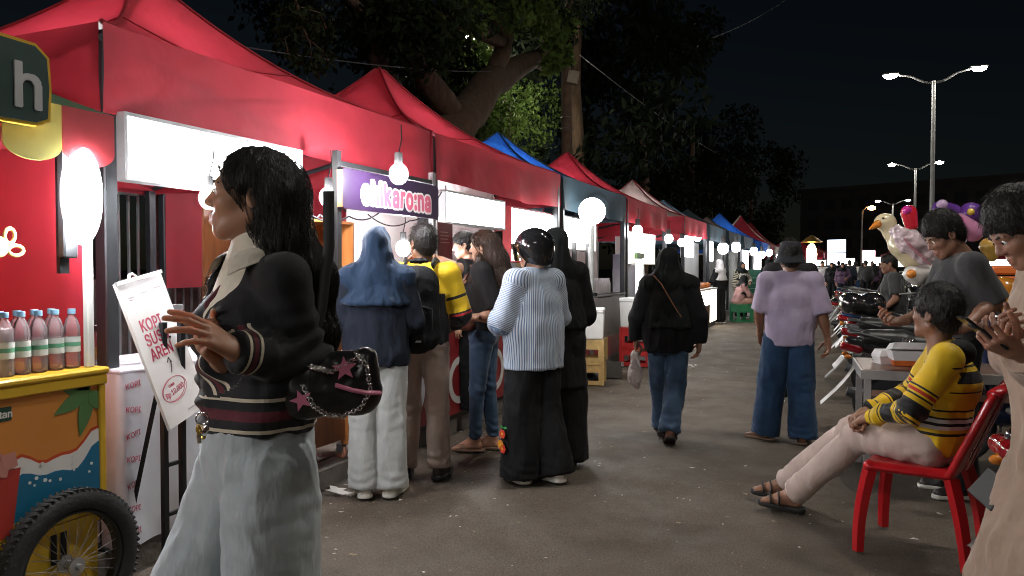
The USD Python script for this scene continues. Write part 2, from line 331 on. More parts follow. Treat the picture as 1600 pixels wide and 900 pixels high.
def torso(f, J, g=0.0, chest=1.0, belly=1.0, hips=1.0, k=.05):
    s = J['s']; x = unit(J['shR'] - J['shL']); fem = J['fem']
    hx = unit(J['hiR'] - J['hiL'])
    f.cone(J['pelvis'], J['waist'], (.112 if fem else .105) * s * hips + g, (.084 if fem else .095) * s * belly + g, k, flat=(hx, 1.42))
    f.cone(J['waist'], J['chest'], (.084 if fem else .095) * s * belly + g, (.098 if fem else .108) * s * chest + g, k, flat=(x, 1.38))
    f.cone(J['chest'], J['neck'] - V(0, 0, .03), (.098 if fem else .108) * s * chest + g, .055 * s + g, k, flat=(x, 1.4))
    f.cone(J['shL'] + V(0, 0, .0), J['shR'], .047 * s * chest + g, None, k)
    if fem:
        y = np.cross(V(0, 0, 1), x)
        for q in (-1, 1): f.ell(J['chest'] + x * q * .068 * s + y * .075 * s * chest + V(0, 0, -.01), V(.062, .058, .062) * s + g, .04)
def limb(f, a, b, c, ra, rb, rc, k=.03, cut=0): f.cone(a, b, ra, rb, k); f.cone(b, c, rb, rc, k, cut=(0, cut))
SKIN = {}
def skin(name, col):
    if name not in SKIN: SKIN[name] = M('skin_' + name, col, .48, spec=.4, var=.10, vs=14, bump=.06, bs=220, sss=.12)
    return SKIN[name]
SK_MED, SK_TAN, SK_LIGHT = (.36, .185, .115), (.25, .125, .08), (.5, .28, .19)
HAIR = M('black_hair', (.009, .007, .006), .42, spec=.3, var=.5, vs=30, stretch=(6, 6, .6), bump=.5, bs=40)
HAIRB = M('brown_tipped_hair', (.045, .022, .013), .4, spec=.45, var=.5, vs=24, stretch=(6, 6, .6), bump=.5, bs=40)
EYEW = M('eye_white', (.75, .72, .68), .2); IRIS = M('iris_dark', (.02, .012, .008), .15); LIP = M('lip_rose', (.36, .10, .09), .4); BROW = M('brow_dark', (.015, .011, .01), .7)
SOLEW = M('sole_white', (.62, .6, .54), .6, var=.15); BLK = M('black_rubber', (.016, .016, .016), .6)

def strands(parent, mm, mat, n, steps, step, lift, down, width, crown=None, seed=0):
    """loose hairs that follow the hair surface"""
    from scipy.spatial import cKDTree
    r = np.random.default_rng(seed); v, nr = np.array(mm.vertices), np.array(mm.vertex_normals); tree = cKDTree(v); i = r.choice(len(v), n, replace=len(v) < n); p = v[i] - nr[i] * .001; P_ = [p]; dj = r.normal(0, .22, (n, 3)); lf = r.uniform(.2, 1, n)[:, None] * lift
    for k in range(steps):
        j = tree.query(p)[1]; nn = nr[j]; d = np.broadcast_to(down, p.shape) + dj
        if crown is not None: o = p - crown; d = d + .9 * o / (np.linalg.norm(o, axis=1)[:, None] + .02) * np.clip(1.6 - np.linalg.norm(o, axis=1)[:, None] * 9, 0, 1)
        d = d - nn * (d * nn).sum(1)[:, None]; d /= np.linalg.norm(d, axis=1)[:, None] + 1e-9; p = p + step * (d + lf * nn); 
        if crown is not None: q = v[tree.query(p)[1]]; off = p - q; ln = np.linalg.norm(off, axis=1)[:, None]; p = np.where(ln > .012, q + off / (ln + 1e-9) * .012, p)
        P_.append(p)
    P_ = np.stack(P_, 1); c = UsdGeom.BasisCurves.Define(stage, ppath(parent) + '/loose_strands'); c.CreateTypeAttr('linear'); c.CreateCurveVertexCountsAttr([steps + 1] * n); c.CreatePointsAttr([Gf.Vec3f(*map(float, q)) for q in P_.reshape(-1, 3)])
    w = np.tile(np.linspace(1, .35, steps + 1) * width, n); c.CreateWidthsAttr([float(q) for q in w]); c.SetWidthsInterpolation('vertex'); UsdShade.MaterialBindingAPI.Apply(c.GetPrim()).Bind(mat); c.GetPrim().SetCustomDataByKey('kind', 'stuff')
class Person:
    def __init__(s, label, loc, rz, J, skin_=SK_MED, sk='medium', group=None, name='person'):
        s.t = thing(name, label, 'person', loc, rz, group); s.J = J; s.skin = skin(sk, skin_)
        Hm = rotm(J['pitch'], J['roll'], J['yaw']); Hm[:3, 3] = J['head']; s.Hm = Hm; s.hs = J['s'] * (.98 if J['fem'] else 1.03)
        S = np.eye(4) * s.hs; S[3, 3] = 1; s.Hm = Hm @ S
    def hl(s, p): return (s.Hm @ np.append(np.array(p, float), 1))[:3]
    def add(s, name, mm, mat, **k): return part(s.t, name, mm, mat, True, **k)
    def body(s, h=.012, hh=.005, arm=1.0, bare=True, feet=False, hands=(True, True), face=True, shrink=.006, hand_h=.005):
        J = s.J; q = J['s']; lo, hi = jbounds(J, .17); lo[2] = min(lo[2], 0); f = Field(lo, hi, h)
        torso(f, J, -shrink)
        f.cone(J['neck'] - V(0, 0, .06), s.hl((0, -.03, -.12)), .06 * q, .05 * q, .03)
        a = arm * (.9 if J['fem'] else 1.0)
        for S in 'LR':
            limb(f, J['sh' + S], J['el' + S], J['wr' + S], .047 * q * a, .038 * q * a, .026 * q * a, .03)
            d_ = J['wr' + S] - J['el' + S]; f.cone(J['el' + S] + d_ * .1, J['el' + S] + d_ * .45, .040 * q * a, .036 * q * a, .03)
            limb(f, J['hi' + S], J['kn' + S], J['an' + S], .078 * q, .052 * q, .036 * q, .03)
            if feet: bare_foot(f, J['an' + S], J['to' + S], .98)
        ms = [f.mesh()]
        hm = head_mesh(J['fem'], hh); hm.apply_transform(s.Hm); ms.append(hm)
        for S, on in zip('LR', hands):
            if on:
                d = J.get('fd' + S); d = J['wr' + S] - J['el' + S] if d is None else d
                n = J.get('pn' + S); n = np.array([1.0 if S == 'L' else -1.0, -.3, 0]) if n is None else n
                ms.append(put_hand(J['wr' + S], d, n, S == 'L', J['hand' + S], hand_h, q * (.94 if J['fem'] else 1.04)))
        b = s.add('body', cat(ms), s.skin)
        if face:
            for q_ in (-1, 1):
                e = part(b, 'eye', ball(s.hl((q_ * .031, .0765, -.003)), .0125 * s.hs, 2), EYEW, True)
                br = Field((-.06, .05, -.02), (.06, .12, .05), .003); br.cone((q_ * .017, .092, .017), (q_ * .034, .090, .021), .0038, .004, .004).cone((q_ * .034, .090, .021), (q_ * .05, .078, .017), .004, .0025, .004)
                mm = br.mesh(); mm.apply_transform(s.Hm); part(b, 'eyebrow', mm, BROW, True)
                mm = ball((0, 0, 0), (.0062, .003, .0062), 1); mm.apply_translation((q_ * .0312, .0882, -.003)); mm.apply_transform(s.Hm); part(b, 'iris', mm, IRIS, True)
            lp = Field((-.03, .07, -.095), (.03, .11, -.055), .002); lp.cone((-.017, .0865, -.068), (.017, .0865, -.068), .005, None, .005).cone((0, .093, -.0685), (0, .093, -.0685), .006, None, .006)
            lp.cone((-.014, .087, -.0785), (.014, .087, -.0785), .0055, None, .005).cone((0, .093, -.0785), (0, .093, -.0785), .006, None, .006); lp.cone((-.024, .099, -.0728), (.024, .099, -.0728), .0022, None, .002, sub=True)
            mm = lp.mesh(); mm.apply_transform(s.Hm); part(b, 'lips', mm, LIP, True)
        s.b = b; return b
    def hair_short(s, mat=HAIR, h=.005, thick=.016, fade=.0, top=.0):
        f = Field((-.13, -.16, -.14), (.13, .14, .17), h); t = thick
        f.ell((0, -.014, .046), (.070 + t * .55, .093 + t * .8, .074 + t + top), .02).ell((0, -.03, .005), (.0765, .080, .075), .03).ell((0, -.062, -.03), (.056, .044 + t * .3, .06), .03)
        for q in (-1, 1): f.cone((q * .071, .02, .02), (q * .072, .014, -.018), .007, .004, .01)
        f.ell((0, .13, -.04), (.11, .088, .088), .012, sub=True)
        for q in (-1, 1): f.ell((q * .095, .005, -.022), (.030, .03, .038), .01, sub=True)
        f.cut((0, -.02, -.095), (0, .2, -1), .01)
        mm = f.mesh(); v = np.array(mm.vertices); d = (meshkit.fbm(v * np.array([70, 70, 28]), 3, 4) - .5) * .011 + (meshkit.fbm(v * 160, 2, 5) - .5) * .005
        mm = trimesh.Trimesh(v + np.array(mm.vertex_normals) * d[:, None], mm.faces, process=False); mm.apply_transform(s.Hm)
        hr = s.add('hair', mm, mat)
        if h < .008: strands(hr, mm, mat, 1500, 5, .007, .75, s.Hm[:3, :3] @ V(0, .35, -.8), .0011)
        return hr
    def hair_long(s, pts, rs, mat=HAIR, h=.007, flat=1.0, part_x=0.0, front=None):
        """cap on the skull plus a mass that falls along pts (person space)"""
        P = np.array(pts); lo = np.minimum(P.min(0) - .14, s.hl((0, 0, 0)) - .17); hi = np.maximum(P.max(0) + .14, s.hl((0, 0, 0)) + .17); f = Field(lo, hi, h)
        R = s.Hm[:3, :3] / s.hs; sc = s.hs
        f.ell(s.hl((0, -.018, .034)), V(.080, .100, .091) * sc, .01, R).ell(s.hl((0, -.05, -.04)), V(.074, .058, .085) * sc, .03, R)
        x = unit(R[:, 0]); f.chain(pts, rs, .05, flat=(x, flat))
        if front:
            for fp, fr in front: f.chain(fp, fr, .02)
        f.ell(s.hl((0, .118, -.03)), V(.09, .092, .108) * sc, .012, R, sub=True)
        for q in (-1, 1): f.ell(s.hl((q * .1, .022, -.03)), V(.04, .042, .052) * sc, .012, R, sub=True)
        mm = f.mesh(); v = np.array(mm.vertices); d = (ridge(meshkit.fbm(v * np.array([46, 46, 4]), 3, 4)) - .6) * .012 + (meshkit.fbm(v * np.array([120, 120, 10]), 2, 8) - .5) * .006
        mm = trimesh.Trimesh(v + np.array(mm.vertex_normals) * d[:, None], mm.faces, process=False)
        hr = s.add('hair', mm, mat)
        if h < .008: strands(hr, mm, mat, 2600, 16, .02, .10, V(0, 0, -1), .0012, s.hl((0, -.03, .12)))
        return hr
    def hijab(s, mat, h=.008, drape=.24, back=.30, wide=1.0, front=.2, fo=.006, seed=0):
        J = s.J; c = s.hl((0, 0, 0)); lo = np.array([-.36, -.3, c[2] - .6]); hi = np.array([.36, .36, c[2] + .2]); lo[:2] += c[:2]; hi[:2] += c[:2]; f = Field(lo, hi, h); R = s.Hm[:3, :3] / s.hs; sc = s.hs
        f.ell(s.hl((0, -.012, .03)), V(.087, .108, .098) * sc, .01, R).ell(s.hl((0, .0, -.06)), V(.085, .085, .09) * sc, .04, R)
        n = J['neck']; f.cone(s.hl((0, -.03, -.08)), n + V(0, 0, .0), .085, .10, .05)
        sh = J['shR'] - J['shL']; x = unit(sh)
        f.cone(n + V(0, 0, .0), (J['shL'] + J['shR']) / 2 - V(0, -.0, drape), .085, .155, .05, flat=(x, 1.42 * wide), cut=(0, 1))
        f.cone(J['shL'] + V(0, 0, .0), J['shR'], .075, None, .05)
        f.ell(s.hl((0, .115, -.022)), V(.062, .075, .08) * sc, .01, R, sub=True)
        mm = fold(f.mesh(), fo, (11, 11, 3.2), seed)
        return s.add('hijab', mm, mat)
    def top(s, mat, g=.016, hem=None, sleeve='long', arm=(.062, .055, .042), chest=1.0, belly=1.05, hipr=None, h=.008, fo=.006, seed=0, neck=True, cuffgap=.012, name='shirt', skirt=None, collar=0.0, creases=(), vneck=None, f=(9, 9, 3)):
        J = s.J; q = J['s']; lo, hi = jbounds(J, .26); hem = J['pelvis'][2] - .02 if hem is None else hem; lo[2] = hem - .06; F = Field(lo, hi, h)
        torso(F, J, g, chest, belly, 1.0)
        if hipr is not None: x = unit(J['shR'] - J['shL']); F.cone(J['chest'], V(J['pelvis'][0], J['pelvis'][1], hem - .05), .112 * q * chest, hipr, .05, flat=(x, 1.4))
        for S in 'LR':
            a, b, c = J['sh' + S], J['el' + S], J['wr' + S]
            if sleeve == 'long': e = c - unit(c - b) * cuffgap; limb(F, a, b, e, arm[0] * q, arm[1] * q, arm[2] * q, .03, cut=1)
            elif sleeve == 'short': F.cone(a, a + (b - a) * .78, arm[0] * q, arm[1] * q, .03, cut=(0, 1))
            elif sleeve == 'half': F.cone(a, b + (c - b) * .05, arm[0] * q, arm[1] * q, .03, cut=(0, 1))
        if sleeve in ('short', 'half'): pass
        if collar: F.cone(J['neck'] - V(0, 0, .03), J['neck'] + V(0, .005, collar), .07 * q, .066 * q, .01, cut=(0, 1))
        F.cut((0, 0, hem), (0, 0, -1))
        nk = J['neck'] + V(0, .03, .035)
        F.ell(nk + V(0, .005, .03), V(.075, .08, .06) * q, .008, sub=True) if neck else None
        if vneck is not None: F.cone(nk + V(0, .07, 0), vneck, .06, .012, .008, sub=True)
        mm = fold(F.mesh(), fo, f, seed, creases, (J['chest'][2] - .12, J['chest'][2] + .10, .7))
        v = np.array(mm.vertices); at = np.zeros((len(v), 3)); at[:, 1] = v[:, 2]; tx = np.full(len(v), 1e9)
        # body distance against arm distance decides where the sleeve begins
        for S in 'LR':
            a, b, c = J['sh' + S], J['el' + S], J['wr' + S]; L1, L2 = np.linalg.norm(b - a), np.linalg.norm(c - b)
            for p0, p1, off, L in ((a, b, 0, L1), (b, c, L1, L2)):
                t = ((v - p0) @ (p1 - p0)) / L ** 2; tc = np.clip(t, 0 if off == 0 else -.2, 1.2); d = np.linalg.norm(v - p0 - np.clip(t, 0, 1)[:, None] * (p1 - p0), axis=1)
                val = (off + tc * L) / (L1 + L2)
                ok = (d < arm[0] * q * 1.35) & (d < tx) & (val > .06 if off == 0 else True); tx[ok] = d[ok]; at[ok, 0] = np.clip(val[ok], 0.001, 1)
        ang = np.arctan2(v[:, 0] - J['chest'][0], -(v[:, 1] - J['chest'][1])); at[:, 2] = ang * .16
        arm_v = at[:, 0] > 0
        return s.add(name, mm, mat, attr={'zone': at})
    def trousers(s, mat, waist=None, hip=.118, thigh=.092, knee=.07, hemr=.065, hemz=.06, h=.009, fo=.006, seed=0, name='trousers', creases=True, k=.025, f=(8, 8, 2)):
        J = s.J; q = J['s']; lo, hi = jbounds({a: b for a, b in J.items() if a[:2] in ('pe', 'hi', 'kn', 'an', 'wa')}, .24); F = Field(lo, hi, h); hx = unit(J['hiR'] - J['hiL'])
        up = unit(J['waist'] - J['pelvis']); w = J['pelvis'] + up * (.1 if waist is None else waist)
        F.cone(J['pelvis'] - up * .02, w, hip * q, (hip - .012) * q, .03, flat=(hx, 1.4), cut=(0, 1))
        cr = []
        for S in 'LR':
            a, b, c = J['hi' + S], J['kn' + S], J['an' + S]; d = unit(c - b); e = c + d * (.085 - hemz)
            F.cone(a, b, thigh * q, knee * q, k); F.cone(b, e, knee * q, hemr * q, k, cut=(0, 1))
            if creases: cr += [(b, .10, unit(c - a) + V(.2, .5, 0), .004, .06), (e, .12, d + V(.1, .6, 0), .005, .05), (a - V(0, 0, .04), .1, V(.5, .2, 1), .004, .06)]
        mm = fold(F.mesh(), fo, f, seed, cr)
        return s.add(name, mm, mat)
    def shoe(s, S, mat, sole=SOLEW, h=.006, size=1.0, kind='shoe', name='shoe'):
        J = s.J; a, t = J['an' + S], J['to' + S]; R, A = foot_frame(a, t); x = R[:, 0]
        P = lambda *p: foot_pts(a, t, [p])[0]
        f = Field(a - .34, a + .34, h)
        f.cone(P(0, -.035, -.045), P(0, .07, -.045), .040 * size, .042 * size, .02, flat=(x, 1.0)); f.cone(P(0, .07, -.045), P(0, .155, -.055), .042 * size, .030 * size, .02, flat=(x, 1.22))
        if kind == 'shoe': f.cone(P(0, .06, -.02), P(0, -.01, .005), .035, .043, .03); f.cone(P(0, -.01, .03), P(0, -.012, .09), .032, .034, .004, sub=True)
        if kind == 'clog': f.cone(P(0, .07, -.02), P(0, .02, -.005), .036, .036, .03); f.cut(P(0, -.0, .01), R @ V(0, -.5, 1.))
        n = -R[:, 2]; f.cut(P(0, 0, -.072), n)
        sh = s.add(name, f.mesh(), mat)
        g = Field(a - .34, a + .34, h); g.cone(P(0, -.04, -.072), P(0, .07, -.072), .047 * size, .046 * size, .01, flat=(x, 1.0)); g.cone(P(0, .07, -.072), P(0, .16, -.072), .046 * size, .036 * size, .01, flat=(x, 1.15))
        g.cut(P(0, 0, -.055), -n); g.cut(P(0, 0, -.0835), n)
        part(sh, 'sole', g.mesh(), sole, True); return sh
    def sandal(s, S, mat=BLK, thick=.016, straps=((.1, .036), (.04, .05)), name='sandal', thong=False):
        J = s.J; a, t = J['an' + S], J['to' + S]; R, A = foot_frame(a, t); x = R[:, 0]; P = lambda *p: foot_pts(a, t, [p])[0]; n = -R[:, 2]
        g = Field(a - .34, a + .34, .006); g.cone(P(0, -.035, -.075), P(0, .07, -.075), .044, .045, .01); g.cone(P(0, .07, -.075), P(0, .145, -.075), .046, .042, .01, flat=(x, 1.12))
        g.cut(P(0, 0, -.068), -n); g.cut(P(0, 0, -.068 - thick), n); sd = s.add(name, g.mesh(), mat)
        if thong:
            for q in (-1, 1): part(sd, 'strap', tube([P(q * .044, .05, -.066), P(q * .036, .085, -.03), P(-.01, .135, -.045), P(-.008, .14, -.068)], .0055, 6), mat, True)
        else:
            for (yy, hh) in straps:
                part(sd, 'strap', tube([P(-.05, yy, -.068), P(-.045, yy + .005, -.068 + hh * .9), P(0, yy + .012, -.062 + hh * 1.25), P(.045, yy + .005, -.068 + hh * .9), P(.05, yy, -.068)], .006, 6, flat=3.0), mat, True)
        return sd

def ZONES(name, arm, zz, rough=.8, sheen=.08, base=None, stripes=None, var=.12):
    """cloth whose colour bands follow the sleeve (attribute x) and the height (attribute y)"""
    n = {'a': ('attribute', {'attribute': 'zone'}), 's': ('separate_xyz', {}), 'tc': ('texture_coordinate', {}), 'nz': ('noise_texture', {'scale': 10., 'detail': 5.}),
         'ra': ('rgb_ramp', {'ramp': arm, 'interpolate': False}), 'mr': ('map_range', {'from_min': zz[0], 'from_max': zz[1], 'clamp': True}), 'rz': ('rgb_ramp', {'ramp': zz[2], 'interpolate': False}),
         'gt': ('math', {'math_type': 'greater_than', 'value2': .012}), 'mx': ('mix', {}), 'vr': ('map_range', {'from_min': .3, 'from_max': .7, 'to_min': 1 - var, 'to_max': 1 + var}), 'ml': ('mix', {'mix_type': 'multiply', 'fac': 1.}), 'cc': ('combine_xyz', {}),
         'p': ('principled_bsdf', {'roughness': rough, 'sheen_weight': sheen, 'specular_ior_level': .25}), 'nb': ('noise_texture', {'scale': 240., 'detail': 2.}), 'bp': ('bump', {'strength': .25, 'distance': .004})}
    l = [('a.vector', 's.vector'), ('s.x', 'ra.fac'), ('s.y', 'mr.value'), ('mr.result', 'rz.fac'), ('s.x', 'gt.value1'), ('gt.value', 'mx.fac'), ('rz.color', 'mx.color1'), ('ra.color', 'mx.color2'),
         ('tc.object', 'nz.vector'), ('nz.fac', 'vr.value'), ('vr.result', 'cc.x'), ('vr.result', 'cc.y'), ('vr.result', 'cc.z'), ('mx.color', 'ml.color1'), ('cc.vector', 'ml.color2'), ('ml.color', 'p.base_color'),
         ('tc.object', 'nb.vector'), ('nb.fac', 'bp.height'), ('bp.normal', 'p.normal')]
    return usdkit.material(stage, '/World/Looks/' + name, n, l, surface='p.BSDF')
def STRIPES(name, c1, c2, period, duty=.5, rough=.8):
    """thin stripes: around the body on the trunk, along the arm on the sleeves"""
    n = {'a': ('attribute', {'attribute': 'zone'}), 's': ('separate_xyz', {}), 'gt': ('math', {'math_type': 'greater_than', 'value2': .012}),
         'sx': ('math', {'math_type': 'multiply', 'value2': .56 / period}), 'sz': ('math', {'math_type': 'multiply', 'value2': 1 / period}), 'mx': ('mix_float', {}), 'fr': ('math', {'math_type': 'fract'} if False else {'math_type': 'fraction'}),
         'r': ('rgb_ramp', {'ramp': [(0, c1), (duty - .06, c1), (duty + .06, c2), (.94, c2), (1, c1)]}), 'p': ('principled_bsdf', {'roughness': rough, 'sheen_weight': .2, 'specular_ior_level': .25})}
    l = [('a.vector', 's.vector'), ('s.x', 'gt.value1'), ('s.x', 'sx.value1'), ('s.z', 'sz.value1'), ('gt.value', 'mx.fac'), ('sz.value', 'mx.a'), ('sx.value', 'mx.b'), ('mx.result', 'fr.value1'), ('fr.value', 'r.fac'), ('r.color', 'p.base_color')]
    return usdkit.material(stage, '/World/Looks/' + name, n, l, surface='p.BSDF')
def CLOTH(name, col, rough=.85, var=.14, vs=7, bump=.55, bs=20, sheen=None): return M(name, col, rough, var=var, vs=vs, bump=bump, bs=bs, bd=.012, bstretch=(1, 1, .4), sheen=.2 if max(col) > .03 else .03, spec=.25)
# ================================================================ THE SETTING
def road_mat():
    n = {'g': ('geometry', {}), 'n1': ('noise_texture', {'scale': .55, 'detail': 7., 'roughness': .7}), 'n2': ('noise_texture', {'scale': 90., 'detail': 3., 'roughness': .7}),
         'r1': ('rgb_ramp', {'ramp': [(.32, (.060, .046, .034)), (.46, (.094, .074, .056)), (.58, (.106, .084, .064)), (.72, (.138, .112, .087))]}),
         'r2': ('rgb_ramp', {'ramp': [(.35, (.55, .55, .55)), (.55, (1, 1, 1)), (.72, (1.5, 1.45, 1.4))]}),
         'm': ('mix', {'mix_type': 'multiply', 'fac': 1.0}), 'b': ('bump', {'strength': .8, 'distance': .008}),
         'n3': ('noise_texture', {'scale': 2.3, 'detail': 5., 'roughness': .7}), 'r3': ('rgb_ramp', {'ramp': [(.4, (.62,) * 3), (.7, (.9,) * 3)]}),
         'p': ('principled_bsdf', {'specular_ior_level': .35})}
    l = [('g.position', 'n1.vector'), ('g.position', 'n2.vector'), ('g.position', 'n3.vector'), ('n1.fac', 'r1.fac'), ('n2.fac', 'r2.fac'), ('r1.color', 'm.color1'), ('r2.color', 'm.color2'),
         ('m.color', 'p.base_color'), ('n2.fac', 'b.height'), ('b.normal', 'p.normal'), ('n3.fac', 'r3.fac'), ('r3.color', 'p.roughness')]
    return usdkit.material(stage, '/World/Looks/asphalt', n, l, surface='p.BSDF')
ASPH = road_mat()
CONC = M('worn_concrete', (.17, .15, .13), .85, var=.35, vs=5, bump=.4, bs=50)
DIRT = M('dark_earth', (.05, .042, .034), .95, var=.4, vs=1.2, bump=.4, bs=30)
setting('ground', bb(-400, 400, -120, 600, -.5, -.012), DIRT)
def road_fn(u, v):
    x = -2.95 + u * 9.5; y = -14 + v * 150
    z = .012 * (meshkit.fbm(np.stack([x * .5, y * .5, 0 * x], -1), 3) - .5) + .0
    return np.stack([x, y, z], -1)
setting('road', sheet(road_fn, 40, 400), ASPH, smooth=True)
pv = setting('pavement', bb(-7.5, -3.16, -14, 120, -.05, .12), CONC)
kb = part(None, 'kerb', bb(-3.158, -3.02, -14, -12, -.05, .12, .01), CONC); tag(kb, kind='structure')
y = -12 + .006
while y < 40:
    L = .78; part(kb, 'kerb_stone', bx((-3.087 + rng.normal(0, .004), y + L / 2, .032 + rng.normal(0, .004)), (.14, L - .014, .17), .012, rz=rng.normal(0, .3)), CONC); y += L
part(kb, 'kerb_run', bb(-3.158, -3.02, 40, 110, -.05, .12), CONC)

# litter on the asphalt
LIT = M('litter_pale', (.55, .52, .48), .8, var=.2); LITB = M('litter_leaf', (.26, .2, .12), .85, var=.3)
def scrap(s):
    k = rng.integers(4, 7); a = np.sort(rng.uniform(0, 6.28, k)); r = s * rng.uniform(.5, 1.0, k)
    P = np.stack([r * np.cos(a), r * np.sin(a) * .6, s * .25 * rng.uniform(0, 1, k)], -1); c = P.mean(0) + [0, 0, s * .12]
    v = np.vstack([P, c]); f = [[i, (i + 1) % k, k] for i in range(k)]
    return trimesh.Trimesh(v, np.array(f), process=False)
A, B = [], []
for i in range(1700):
    yy = abs(rng.normal(0, 9)) + 2.0; xx = rng.uniform(-2.95, 1.2)
    if rng.random() < .45: xx = -2.9 + abs(rng.normal(0, .5))
    s = rng.choice([.006, .01, .016, .028], p=[.36, .34, .22, .08])
    q = T(scrap(s), (xx, yy, .012), rz=rng.uniform(0, 360)); (A if rng.random() < .55 else B).append(q)
setting('paper_scraps', cat(A), LIT, kind='stuff'); setting('fallen_leaf_bits', cat(B), LITB, kind='stuff')
for (px, py, s, lab) in ((1080, 573, .11, 'crumpled pale paper lying on the asphalt between the two walkers'), (527, 771, .13, 'flattened white plastic straw wrapper by the kerb behind the woman in front'),
                         (1430, 843, .03, 'small crushed foil scrap shining on the asphalt under the red chair')):
    g = at_z(px, py, .015); mm = cat([T(scrap(s), rz=50 * k, rx=12 * k) for k in range(3)]); mm.apply_scale([1, .45, 1]); mm.apply_translation(g)
    solo('litter', mm, LIT, lab, 'litter')

# ================================================================ TENTS
RED = M('red_canopy', (.42, .030, .048), .65, var=.14, vs=2.5, bump=.3, bs=5, bd=.02, transl=.34)
BLUE = M('blue_canopy', (.02, .11, .45), .65, var=.12, vs=2.5, bump=.25, bs=14, transl=.42)
TEAL = M('teal_canopy', (.05, .085, .11), .65, var=.12, vs=2.5, bump=.25, bs=14, transl=.42)
GREY = M('greyish_canopy', (.36, .26, .24), .65, var=.12, vs=2.5, bump=.25, bs=14, transl=.42)
BEIGE = M('beige_canopy', (.45, .40, .34), .65, var=.12, vs=2.5, bump=.25, bs=14, transl=.42)
FRAME = M('dark_steel_frame', (.05, .055, .06), .45, metal=.6, var=.2)
STEEL = M('pale_steel', (.45, .46, .47), .35, metal=.9, var=.15)
BLACKM = M('black_metal', (.018, .018, .02), .45, metal=.3, var=.2)
WHITECLOTH = M('white_backdrop', (.72, .71, .69), .8, var=.08, vs=2, bump=.3, bs=6, transl=.35)
X0, X1, EAVE = -3.05, -6.05, 2.5
